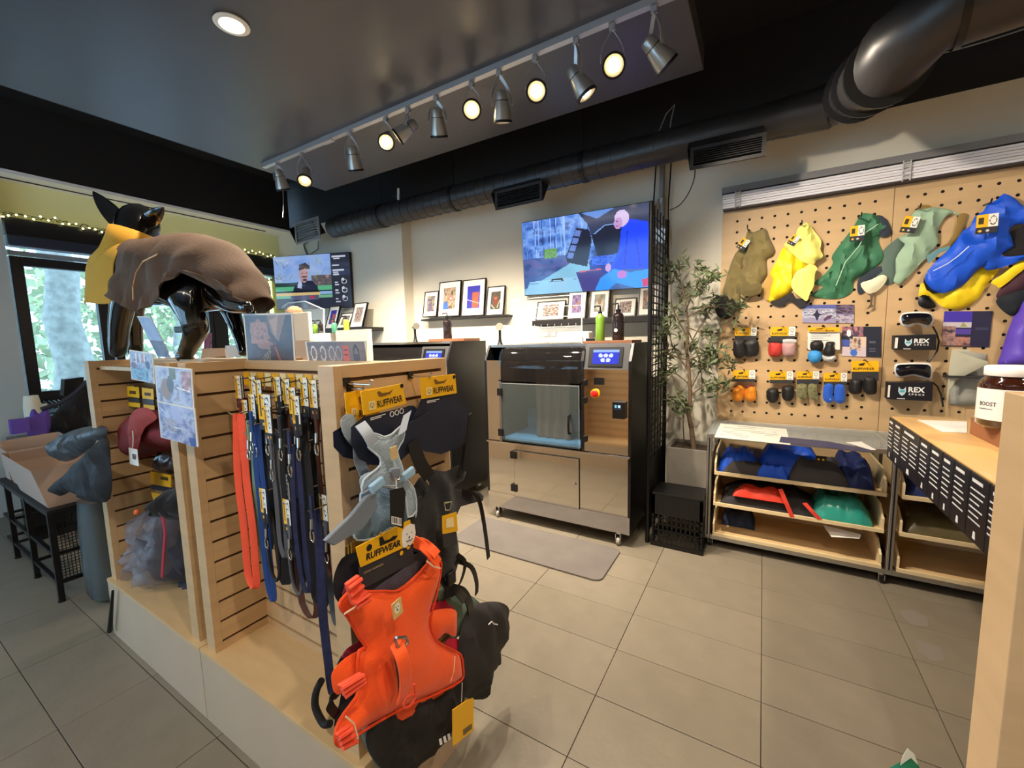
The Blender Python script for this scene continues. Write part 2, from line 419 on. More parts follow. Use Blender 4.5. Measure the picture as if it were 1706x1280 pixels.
mb = MB().add([(-13, y, z) for y, z in ((2.1, .05), (2.1, .55), (2.5, .62), (2.9, 1.0), (4.6, 1.0), (5.2, .6), (5.6, .55), (5.6, .05))]+[(-11.4, y, z) for y, z in ((2.1, .05), (2.1, .55), (2.5, .62), (2.9, 1.0), (4.6, 1.0), (5.2, .6), (5.6, .55), (5.6, .05))],
    [tuple(range(8)), tuple(range(15, 7, -1))]+[(i, (i+1) % 8, 8+(i+1) % 8, 8+i) for i in range(8)])
mb.build('body', M('car_paint', (50, 66, 110), .25, coat=.6), car, bevel=.05)
for y in (2.8, 4.9): MB().lathe([(.28, 0), (.28, .16)], (-11.5, y, .16), (1, 0, 0), 18).build('wheel', BLKP, car, smooth=True)
MB().box(-11.41, -11.38, 3.0, 4.5, .64, .93).build('side_window', BLKP, car)
# ================================================================== ceiling services
DY, DZ, DR = 3.35, 2.90, .112
du = thing('air_duct', 'black round spiral duct with three side grilles along the back wall', 'duct', (-2.5, DY, DZ-DR))
MB().tube([(-4.45, DY, DZ), (.35, DY, DZ)], DR, 28).build('straight_run', DUCTM, du, smooth=True)
mb = MB()
for k in range(44):
    x = -4.3+k*.105; mb.tube([(x, DY, DZ), (x+.006, DY, DZ)], DR+.0035, 24)
mb.build('spiral_seam', DUCTM, du, kind='stuff', smooth=True)
for x in (-3.62, -2.62, -1.3):
    MB().tube([(x, DY, DZ), (x+.035, DY, DZ)], DR+.008, 24).build('hanger_strap', BLKMET, du, smooth=True)
    MB().tube([(x+.017, DY-.02, DZ+DR), (x+.017, DY-.02, 3.75)], .004, 6).build('hanger_rod', BLKMET, du)
# elbow rising to the big branch
e0 = Vector((.35, DY, DZ)); e1 = P(1480, 110, y=2.55); e2 = P(1560, 30, y=2.25); e3 = P(1760, -10, y=2.15)
MB().tube([(.05, DY, DZ), (.28, DY, DZ), (.40, DY-.06, DZ+.06), e0+(e1-e0)*.35, e1], [.115, .125, .13, .135, .14], 28).build('elbow', DUCTM, du, smooth=True)
e2 = e1+Vector((.16, -.10, .12)); e3 = e2+Vector((2.6, -.25, .06))
MB().tube([e0+(e1-e0)*.9, e1+Vector((.03, -.03, .05)), e2, e3], .152, 28).build('branch_run', DUCTM, du, smooth=True)
for p, d in ((e1, e1-e0), (e2+Vector((.03, 0, 0)), e3-e2), (e0+(e1-e0)*.5, e1-e0), (e0+(e1-e0)*.72, e1-e0)):
    d = d.normalized(); MB().tube([p-d*.012, p+d*.012], .160, 28).build('collar', BLKMET, du, smooth=True)
def grille(quad, mat, slm, back=.11, nm='grille'):
    """quad tl,tr,br,bl in world: slanted supply boot with louvres"""
    tl, tr, br, bl = quad; n = (tr-tl).cross(tl-bl).normalized()
    c = (tl+tr+br+bl)/4; dc = Vector((c.x, DY, DZ+.02))
    bt = [p+(Vector((p.x, DY, DZ+(.07 if q else -.03)))-p)*.75 for p, q in ((tl, 1), (tr, 1), (br, 0), (bl, 0))]
    g = MB().add([tl, tr, br, bl]+bt, [(0, 1, 5, 4), (1, 2, 6, 5), (2, 3, 7, 6), (3, 0, 4, 7), (4, 5, 6, 7)]).build('grille_boot', DUCTM, du)
    r, u = (tr-tl), (bl-tl); w, h = r.length, u.length; ft = .022
    f = FR(bl, r, tl-bl)
    mb = MB()
    for a0, a1, b0, b1 in ((0, w, 0, ft), (0, w, h-ft, h), (0, ft, ft, h-ft), (w-ft, w, ft, h-ft)):
        mb.hexa([f(a0, b0, -.004), f(a1, b0, -.004), f(a1, b1, -.004), f(a0, b1, -.004), f(a0, b0, .008), f(a1, b0, .008), f(a1, b1, .008), f(a0, b1, .008)])
    mb.build('grille_frame', mat, g)
    k = 7
    for i in range(k):
        b0 = ft+(h-2*ft)*(i+.25)/k
        MB().hexa([f(ft, b0, -.02), f(w-ft, b0, -.02), f(w-ft, b0+.006, -.02), f(ft, b0+.006, -.02), f(ft, b0+.012, .004), f(w-ft, b0+.012, .004), f(w-ft, b0+.018, .004), f(ft, b0+.018, .004)]).build('louvre', slm, g)
GRL = M('grille_light', (150, 152, 154), .4, .4)
def gq(a, b, c, d, yt=3.20, yb=3.20): return [P(*a, y=yt), P(*b, y=yt), P(*c, y=yb), P(*d, y=yb)]
grille(gq((481, 381), (520, 369), (529, 393), (494, 408)), GRL, GRL)
grille(gq((818, 323), (895, 304), (905, 334), (826, 351)), DUCTM, BLKMET)
grille(gq((1145, 249), (1271, 222), (1268, 262), (1149, 284)), DUCTM, BLKMET)
# little wires on the duct
tag(MB().tube(onp([(1092, 233), (1110, 190), (1124, 174), (1118, 200), (1114, 231)], y=3.33), .004, 6).build('ceiling_wire', M('wire_grey', (150, 150, 152), .5), None, smooth=True), 'thin grey wire loop sticking up from the duct beside the right grille', 'wire')
tag(MB().tube([Vector(p) for p in spline([tuple(P(u, v, y=y)) for u, v, y in ((1158, 282, 3.40), (1156, 300, 3.48), (1146, 324, 3.6), (1132, 342, 3.7), (1116, 350, 3.74))], 4, False)], .004, 6).build('hanging_cable', BLKP, None, smooth=True), 'thin black cable hanging below the right duct grille', 'cable')
pts = [(x, 3.72, 3.22+.018*math.sin(x*5)) for x in np.arange(.45, 3.2, .1)]
tag(MB().tube(pts, .004, 6).build('overhead_cable', M('cord_grey', (140, 142, 138), .6), None, smooth=True), 'pale cord running along the black upper wall at right', 'cord')
br = thing('duct_bracket', 'short pale bracket standing on the duct left of centre', 'bracket', P(664, 333, y=3.35))
MB().tube([P(664, 333, y=3.35), P(664, 314, y=3.35)], .014, 6).build('post', WHITE, br)
MB().tube([P(655, 327, y=3.35), P(676, 326, y=3.35)], .004, 6).build('tie', BLKP, br)
cdl = tag(MB().tube(onp([(471, 305), (472, 340), (471, 362)], y=2.3), .0025, 5).build('pull_cord', M('wire_grey'), None), 'thin dark cord hanging below the leftmost track spotlight', 'cord')
# recessed downlight in view + added unseen ones that brighten the room
EMW = M('lamp_warm', (255, 225, 170), emit=22, ecol=(255, 224, 170))
EMH = M('lamp_hot', (255, 235, 190), emit=14, ecol=(255, 226, 170))
def downlight(x, y, e, label, z=3.1):
    t = thing('recessed_downlight', label, 'downlight', (x, y, z))
    MB().lathe([(.052, -.002), (.075, -.004), (.078, -.010), (.055, -.014), (.048, -.006)], (x, y, z), n=28, cap=False).build('trim_ring', WHITE, t, smooth=True)
    MB().lathe([(.048, -.004), (.02, -.009), (.0, -.010)], (x, y, z), n=20, cap=False).build('lens', EMW, t, smooth=True)
    lamp('downlight_lamp', 'SPOT', (x, y, z-.03), e, WARM, aim=(x, y, 0), spot_size=2.3, spot_blend=.6, shadow_soft_size=.05)
downlight(-2.284, 1.219, 70, 'round white recessed downlight glowing in the black dropped ceiling')
for k, (x, y) in enumerate(((-2.3, -1.2), (-.9, -.8), (.9, .2), (1.9, 2.0), (1.9, -1.2))):  # unseen ceiling lamps put in for more room light
    downlight(x, y, (0, 70, 80, 90, 60)[k] or 25, ('added fill downlight in the dropped ceiling far behind the camera on the left', 'added fill downlight just behind the camera', 'added fill downlight in the high black ceiling right of the camera', 'added fill downlight above the maple counter', 'added fill downlight behind the camera on the right')[k], 3.1 if x < -.4 else 3.745)
# track
TRK_ = M('track_silver', (178, 178, 180), .35, .5)
HEADM = M('head_silver', (165, 164, 160), .3, .6)
tk = thing('track_rail', 'long silver lighting track screwed to the dropped ceiling', 'track', (-2, 2.21, 3.08))
a = P(440, 277, z=3.08); j_ = P(545, 232, z=3.08)
TY = (a.y+j_.y)/2
MB().box(a.x, j_.x, TY-.018, TY+.018, 3.062, 3.1).build('rail', TRK_, tk)
MB().box(j_.x+.02, .35-.75, TY-.018, TY+.018, 3.066, 3.1).build('rail', TRK_, tk)
MB().box(j_.x-.05, j_.x+.06, TY-.021, TY+.021, 3.058, 3.1).build('joiner', TRK_, tk)
# heads: rail px x, head mouth px, mouth direction target, lit, length
HD = [((462, 268), (470, 305), (-3.9, 3.2, 0), 0), ((503, 258), (513, 297), (-2.2, 1.2, 1.0), 1), ((584, 226), (592, 270), (-3.1, 3.1, .6), 1),
      ((643, 202), (646, 240), (-.6, .2, .9), 2), ((680, 184), (676, 226), (-3.6, 1.2, 1.6), 2), ((727, 167), (730, 212), (-2.4, 3.2, .6), 0),
      ((786, 143), (787, 188), (-.3, .2, 1.1), 3), ((832, 127), (840, 185), (-1.75, 2.95, .5), 1), ((892, 105), (894, 158), (-.1, .3, 1.2), 2),
      ((960, 78), (967, 145), (.2, 2.9, .9), 1), ((1020, 56), (1021, 115), (.2, .1, .9), 2), ((1090, 30), (1096, 98), (.9, 3.4, 1.2), 1)]
LBL = ['first silver track spotlight at the left end of the track, hanging straight down', 'second silver spotlight from the left end, tipped right with glowing rim', 'third silver spotlight from the left end, narrow and pointing down',
       'fourth spotlight from the left end, facing the camera with lit lamp', 'fifth spotlight from the left end, turned left with bright lamp disc', 'sixth spotlight from the left end, seen from behind pointing at the wall',
       'brightest spotlight at the middle of the track, facing the camera', 'eighth spotlight from the left end, silver and pointing down', 'ninth spotlight from the left end, lit and framed by its oval yoke',
       'tenth spotlight from the left end, tilted to the right below the track', 'eleventh spotlight from the left, lit lamp facing the camera', 'rightmost large silver spotlight, tilted toward the pegboard wall']
for (ru, rv), (mu, mv), tgt, lit in HD:
    i = HD.index(((ru, rv), (mu, mv), tgt, lit)); p0 = P(ru, rv, y=TY); p0.z = 3.062
    ctr = P(mu, mv, y=TY); body = Vector((p0.x, TY, min(p0.z-.13, 2.95)))
    body = Vector(((p0.x+ctr.x)/2, TY, ctr.z+.035)); d = (Vector(tgt)-body).normalized()
    t = thing('track_spotlight', LBL[i], 'spotlight', p0, 'silver spotlights along the ceiling track')
    MB().box(p0.x-.014, p0.x+.014, TY-.012, TY+.012, 3.035, 3.062).build('adapter', TRK_, t)
    # yoke: oval loop from adapter to both sides of the head
    sd = d.cross(Vector((0, 0, 1))).normalized() if abs(d.z) < .97 else Vector((1, 0, 0)); pv = body
    top = Vector((p0.x, TY, 3.038))
    for s in (-1, 1):
        k = [top+(pv-top)*q+sd*(s*.058*math.sin(min(1, q*1.15)*math.pi/2)) for q in (0, .12, .3, .5, .75, 1)]
        MB().ribbon(k, [d.cross((k[min(j+1, 5)]-k[max(j-1, 0)]).normalized()).cross(k[min(j+1, 5)]-k[max(j-1, 0)]).normalized()*.009 for j in range(6)], .003).build('yoke_arm', TRK_, t, smooth=True)
    back = body-d*.075
    h = MB().lathe([(.0, 0), (.024, .002), (.032, .012), (.036, .05), (.0365, .054), (.037, .056), (.052, .125), (.054, .16), (.046, .16), (.042, .145), (.0, .143)], back, d, 24, cap=False).build('head', HEADM, t, smooth=True)
    MB().lathe([(.046, .149), (.031, .1515)], back, d, 24, cap=False).build('reflector', M('reflector_cream', (225, 215, 180), .2, emit=.5 if True else 0, ecol=(255, 225, 160)), h, smooth=True)
    MB().lathe([(.055, .150), (.0565, .152), (.0565, .163), (.047, .164), (.046, .15)], back, d, 24, cap=False).build('front_ring', BLKMET, h, smooth=True)
    MB().lathe([(.0375, .052), (.0375, .056)], back, d, 24, cap=False).build('seam_ring', BLKMET, h)
    em = M('lamp_off', (200, 196, 180), .3, emit=1.2, ecol=(255, 232, 180)) if lit == 0 else (EMH if lit < 3 else EMW)
    MB().lathe([(.032 if lit > 1 else .026, .152), (.02, .157), (.0, .158)], back, d, 20, cap=False).build('lamp_face', em, h, smooth=True)
    SPOTS.append((back+d*.18, d, lit))
    lamp('spot_lamp', 'SPOT', back+d*.175, ((85 if tgt[0] > -.2 else 150) if lit == 0 or tgt[1] > 2.8 else 45), WARM, aim=back+d*2, spot_size=(1.9 if tgt[1] > 2.8 else 1.35), spot_blend=.85, shadow_soft_size=.03)
# ================================================================== televisions
def tv(name, label, tl, tr, bl, br, img, estr, rnd=.02):
    tl, tr, bl, br = map(Vector, (tl, tr, bl, br)); c = (tl+tr+bl+br)/4
    r = ((tr-tl)+(br-bl)).normalized(); u = ((tl-bl)+(tr-br)); u = (u-r*u.dot(r)).normalized(); W = ((tr-tl).length+(br-bl).length)/2; H = ((tl-bl).length+(tr-br).length)/2
    f = FR(c-r*W/2-u*H/2, r, u); n = f.n
    t = thing(name, label, 'television', f(W/2, 0, -.04))
    MB().obox(f(W/2, H/2, -.028), r, u, n, W+.012, H+.012, .045).build('casing', BLKP, t, bevel=.006)
    picture('screen', img, f(0, H, -.004), f(W, H, -.004), f(0, 0, -.004), estr, t)
    MB().obox(f(W/2, H/2, -.075), r, u, n, .3, .3, .06).build('wall_mount', BLKMET, t)
    return t, f, W, H
# big television picture: man in blue shirt sitting at a vehicle's open boot in the woods
im = Img(168, 96, (60, 90, 150)); im.mottle(0, 0, .62, .62, [(42, 66, 128), (70, 110, 190), (120, 160, 225), (70, 95, 160)], 9, 1)
for k in range(26):
    x = random.uniform(0, .55); im.line(x, 0, x+random.uniform(-.02, .02), .55, .0025, random.choice([(150, 185, 235), (40, 60, 120), (96, 136, 210)]))
im.mottle(0, .5, .48, .75, [(40, 60, 120), (70, 90, 150), (96, 80, 140)], 14, 2)
im.poly([(0, .92), (.2, .78), (.35, .66), (.48, .55), (.55, .6), (.6, 1), (0, 1)], (120, 176, 205)); im.poly([(0, 1), (.05, .82), (.5, .8), (.55, 1)], (138, 190, 222))
im.mottle(.19, .40, .30, .52, [(70, 110, 70), (110, 160, 60), (60, 100, 110)], 30, 3)
im.poly([(.48, 0), (.55, .15), (.62, .55), (.98, .45), (1, 0)], (44, 52, 84)); im.poly([(.5, 0), (.75, 0), (.62, .1)], (90, 130, 200))
im.poly([(.37, .53), (.46, .17), (.56, .22), (.58, .35), (.54, .68), (.38, .6)], (22, 22, 46))
for k in range(4): im.poly([(.455-.02*k, .2+.09*k), (.50-.02*k, .22+.09*k), (.485-.02*k, .29+.09*k), (.44-.02*k, .27+.09*k)], (96, 120, 190))
im.poly([(.58, .3), (.68, .2), (.8, .2), (.78, .55), (.62, .58)], (20, 22, 46)); im.line(.6, .28, .68, .19, .005, (120, 160, 225)); im.line(.68, .19, .8, .2, .005, (120, 160, 225))
im.poly([(.56, .6), (.8, .58), (.8, .86), (.56, .9)], (34, 56, 150)); im.mottle(.58, .56, .78, .68, [(20, 50, 170), (60, 110, 230), (30, 50, 140)], 20, 4)
im.poly([(.45, .74), (.66, .72), (.68, 1), (.5, 1)], (62, 62, 130)); im.line(.48, .74, .64, .73, .008, (190, 90, 110))
im.poly([(.80, .22), (.86, .16), (.98, .22), (1, .45), (1, .78), (.80, .76), (.72, .74), (.78, .5)], (24, 62, 235)); im.line(.84, .3, .82, .7, .004, (12, 40, 180)); im.line(.9, .4, .93, .74, .004, (14, 44, 190)); im.line(.72, .74, .8, .5, .012, (30, 76, 245))
im.ell(.80, .14, .052, .10, (196, 176, 214)); im.ell(.775, .19, .03, .07, (180, 140, 190)); im.ell(.765, .17, .006, .012, (60, 50, 90)); im.line(.76, .225, .775, .225, .004, (120, 80, 130))
im.poly([(.60, .98), (.64, .84), (.74, .74), (.86, .80), (1, .78), (1, 1), (.9, 1), (.76, .92), (.70, 1), (.60, 1)], (50, 140, 235)); im.ell(.70, .72, .022, .05, (190, 150, 200)); im.ell(.80, .82, .035, .05, (180, 110, 190)); im.poly([(.94, .90), (1, .88), (1, .98), (.95, .99)], (190, 30, 90))
im.poly([(.24, .83), (.245, .80), (.34, .80), (.345, .84), (.33, .84), (.325, .82), (.255, .82), (.25, .85)], (20, 24, 40)); im.line(.05, .85, .45, .83, .003, (90, 130, 160))
SC2 = M('screen_big', attr=True, rough=.1, emit=.74)
tv('wall_television', 'large wall television showing a man in a blue shirt by a parked vehicle', P(868, 371, y=3.66), P(1083, 337, y=3.66), P(875, 493, y=3.72), P(1085, 477, y=3.72), im, SC2)
# left television: man in cap, weather column
im = Img(150, 92, (44, 50, 70)); im.mottle(0, 0, .76, .66, [(110, 150, 230), (150, 185, 245), (170, 190, 210)], 3, 5)
for k in range(40):
    x, y = random.choice([random.uniform(0, .2), random.uniform(.45, .74)]), random.uniform(.15, .5); im.line(x, y, x+random.uniform(-.06, .06), y+random.uniform(-.12, .1), .003, random.choice([(80, 90, 110), (150, 170, 120), (120, 130, 130)]))
im.rect(0, .5, .76, .58, (44, 66, 60)); im.rect(0, .58, .76, .66, (96, 190, 140)); im.mottle(.5, .38, .76, .58, [(140, 150, 120), (90, 80, 90), (170, 150, 150)], 12, 2)
im.poly([(.24, .66), (.28, .52), (.36, .46), (.50, .48), (.57, .58), (.58, .66)], (36, 38, 60)); im.poly([(.30, .6), (.33, .44), (.37, .5), (.36, .62)], (190, 200, 235))
im.ell(.40, .36, .062, .15, (196, 160, 165)); im.poly([(.34, .28), (.35, .17), (.43, .14), (.49, .2), (.49, .27), (.42, .25)], (50, 54, 82)); im.line(.38, .40, .43, .40, .012, (60, 48, 60)); im.line(.40, .46, .42, .46, .02, (80, 60, 66)); im.line(.38, .33, .39, .33, .006, (40, 34, 46)); im.line(.43, .33, .44, .33, .006, (40, 34, 46))
im.rect(0, .66, .76, .69, (16, 18, 26)); im.rect(0, .70, .6, .745, (226, 196, 130)); im.rect(.6, .69, .76, .74, (150, 190, 235)); im.rect(0, .75, .76, .80, (120, 190, 150)); im.rect(.2, .75, .58, .84, (92, 92, 120)); im.poly([(.46, .76), (.5, .76), (.53, .82), (.48, .82)], (210, 50, 90))
im.rect(0, .82, .2, 1, (70, 66, 70)); im.rect(.76, 0, 1, 1, (44, 48, 64)); im.rect(.76, .17, 1, .26, (56, 62, 84)); im.rect(.76, .28, 1, .4, (56, 66, 96))
for yy, w_, x0 in ((.06, .17, .78), (.10, .08, .80), (.22, .09, .78), (.31, .15, .78), (.35, .06, .79), (.385, .07, .79), (.53, .04, .80), (.58, .05, .80), (.68, .04, .80), (.73, .05, .80), (.84, .03, .80), (.89, .06, .80)): im.rect(x0, yy-.012, x0+w_, yy+.012, (214, 222, 240))
for yy in (.52, .68, .84): im.ell(.92, yy, .035, .045, (225, 230, 240), ring=.25); im.ell(.905, yy-.04, .018, .028, (225, 230, 240))
tv('corner_television', 'smaller wall television showing a man in a cap and a weather column', P(457, 428, y=3.28), P(582, 421, y=3.6), P(459, 516, y=3.28), P(585, 511, y=3.6), im, M('screen_small', attr=True, rough=.1, emit=.46))
tag(MB().tube(onp([(512, 425), (508, 415), (506, 408), (513, 402)], y=3.62), .012, 6).tube(onp([(516, 424), (530, 415), (530, 402)], y=3.63), .006, 6).build('television_cables', M('cable_grey', (120, 120, 118), .5), None, smooth=True), 'grey cables dropping behind the corner television', 'cable')
# ================================================================== framed pictures
FRM = M('frame_dark', (52, 44, 40), .4); MATB = M('mount_board', (246, 242, 232), .7)
def photo(kind, seed):
    i = Img(22, 28, (150, 140, 130))
    if kind == 0: i.mottle(0, 0, 1, 1, [(80, 70, 60), (150, 130, 110), (190, 170, 140), (110, 80, 70)], 5, seed); i.ell(.62, .5, .16, .14, (200, 120, 110)); i.poly([(0, .7), (.35, .62), (.45, 1), (0, 1)], (70, 110, 180)); i.ell(.62, .5, .06, .05, (240, 235, 225))
    elif kind == 1: i.rect(0, 0, 1, 1, (58, 58, 170)); i.mottle(.42, .3, .9, .95, [(58, 58, 170), (180, 90, 60), (200, 100, 60), (120, 70, 100)], 6, seed); i.line(0, .6, 1, .8, .015, (220, 200, 190))
    elif kind == 2: i.mottle(0, 0, 1, 1, [(40, 44, 36), (90, 90, 80), (60, 50, 44)], 7, seed); i.ell(.5, .5, .22, .32, (120, 60, 44)); i.ell(.5, .38, .14, .07, (180, 100, 80)); i.line(.1, .75, .45, .95, .03, (210, 190, 160)); i.line(.7, .9, .95, .5, .03, (200, 180, 150))
    elif kind == 3: i.mottle(0, 0, 1, 1, [(130, 130, 120), (180, 170, 130), (90, 80, 110), (150, 130, 120)], 6, seed); i.rect(.3, .4, .7, .95, (110, 96, 120))
    elif kind == 4: i.mottle(0, 0, 1, 1, [(60, 50, 70), (130, 110, 160), (170, 150, 150)], 5, seed); i.line(.1, .7, .9, .35, .05, (170, 120, 90))
    elif kind == 5: i.mottle(0, 0, 1, 1, [(120, 120, 110), (170, 165, 150)], 4, seed); i.ell(.5, .6, .35, .3, (190, 185, 170)); i.ell(.5, .4, .18, .18, (150, 120, 100))
    elif kind == 6: i.mottle(0, 0, 1, 1, [(110, 90, 80), (180, 150, 130), (60, 50, 50)], 6, seed); i.ell(.55, .45, .25, .22, (210, 170, 140)); i.rect(.4, .6, .75, 1, (80, 130, 170))
    else: i.mottle(0, 0, 1, 1, [(60, 60, 60), (200, 190, 180), (120, 90, 80), (80, 80, 110)], 8, seed)
    return i
def frame(label, q, kind, group, hr=.5, seed=0):
    """q: bl, br, tl, tr world points of a leaning frame"""
    bl, br, tl, tr = map(Vector, q); f = FR(bl, br-bl, tl-bl); W, H = (br-bl).length, (tl-bl).length
    t = thing('framed_photo', label, 'picture', f(W/2, 0), group); b = .009
    MB().hexa([f(0, 0, -.018), f(W, 0, -.018), f(W, H, -.018), f(0, H, -.018), f(0, 0, -.003), f(W, 0, -.003), f(W, H, -.003), f(0, H, -.003)]).build('mount', MATB, t)
    mb = MB()
    for a0, a1, b0, b1 in ((0, W, 0, b), (0, W, H-b, H), (0, b, b, H-b), (W-b, W, b, H-b)):
        mb.hexa([f(a0, b0, -.02), f(a1, b0, -.02), f(a1, b1, -.02), f(a0, b1, -.02), f(a0, b0, .004), f(a1, b0, .004), f(a1, b1, .004), f(a0, b1, .004)])
    mb.build('moulding', FRM, t)
    m0, m1 = W*.22, H*.18
    picture('photo', photo(kind, seed), f(m0, H-m1, -.0028), f(W-m0, H-m1, -.0028), f(m0, m1+H*.03, -.0028), PRINTM, t)
    return t
def leaning(u0, u1, vt, vb, yb, yt):
    a, b = P(u0, vb[0], y=yb), P(u1, vb[1], y=yb); z = (a.z+b.z)/2; c, d = P(vt[2], vt[0], y=yt), P(vt[3], vt[1], y=yt); zt = (c.z+d.z)/2
    return Vector((a.x, yb, z)), Vector((b.x, yb, z)), Vector((a.x, yt, zt)), Vector((b.x, yt, zt))
SHELFB = M('shelf_black', (30, 28, 28), .5)
# middle ledge with four frames
g = 'framed dog photographs on the middle ledge'
frame('smallest frame at the left end of the middle ledge, pale group photo', leaning(704, 727, (486, 485, 711, 733), (528, 528), 3.70, 3.76), 3, g, seed=1)
frame('wide frame with a dog face above a blue corner, second on the middle ledge', leaning(729, 765, (470, 467, 735, 771), (528, 527), 3.70, 3.76), 0, g, seed=2)
frame('wide frame with a bright violet background, third on the middle ledge', leaning(768, 806, (467, 463, 773, 812), (527, 526), 3.70, 3.76), 1, g, seed=3)
frame('frame with a dark green and brown photo at the right end of the middle ledge', leaning(809, 838, (478, 476, 813, 843), (526, 525), 3.70, 3.76), 2, g, seed=4)
tag(box('picture_ledge', SHELFB, None, P(704, 530, y=3.7).x-.01, P(843, 525, y=3.7).x+.02, 3.68, 3.8, 1.765, 1.785, bevel=.002), 'dark narrow wall ledge under the four middle frames', 'shelf')
g = 'framed photographs under the big television'
zl = P(975, 531, y=3.7).z
F5 = [(892, 939, 502, 3, 7, 'landscape frame at the left end of the row below the big television'), (944, 975, 482, 2, 4, 'tall violet-toned photo second in the row below the big television'),
      (981, 1013, 482, 3, 5, 'tall grey dog photo, middle of the row below the big television'), (1022, 1058, 497, 4, 7, 'squarish frame fourth in the row below the big television'), (1062, 1096, 474, 2, 6, 'tall frame with a face and blue top at the right end below the big television')]
for u0, u1, vt, _, kd, lb in F5:
    a, b = P(u0, 533, y=3.68), P(u1, 533, y=3.68); zt = P((u0+u1)/2, vt, y=3.74).z
    frame(lb, (Vector((a.x, 3.68, zl)), Vector((b.x, 3.68, zl)), Vector((a.x, 3.74, zt)), Vector((b.x, 3.74, zt))), kd, g, seed=kd+u0)
tag(box('picture_ledge', SHELFB, None, P(888, 540, y=3.66).x, P(1098, 540, y=3.66).x, 3.64, 3.8, zl-.05, zl-.001, bevel=.002), 'black wall ledge holding five frames under the big television', 'shelf')
# left shelf with three frames
g = 'framed photographs beside the corner television'; zs = P(575, 547, y=3.45).z
for (u0, u1, vt, dx, kd, lb) in ((541, 558, 512, .05, 1, 'narrow blue-toned frame leaning below the corner television'), (560, 580, 523, .0, 3, 'low white frame half hidden between two taller frames'), (582, 603, 509, .12, 7, 'tilted white frame at the right end of the corner shelf')):
    a, b = P(u0, 547, y=3.42), P(u1, 547, y=3.42); zt = P(u0, vt, y=3.5).z
    frame(lb, (Vector((a.x, 3.42, zs)), Vector((b.x, 3.42, zs)), Vector((a.x+dx, 3.52, zt)), Vector((b.x+dx, 3.52, zt))), kd, g, seed=u0)
tag(box('corner_shelf', SHELFB, None, P(536, 548, y=3.4).x, P(612, 548, y=3.4).x, 3.36, 3.65, zs-.045, zs-.001), 'black wall shelf under the three small frames near the corner', 'shelf')
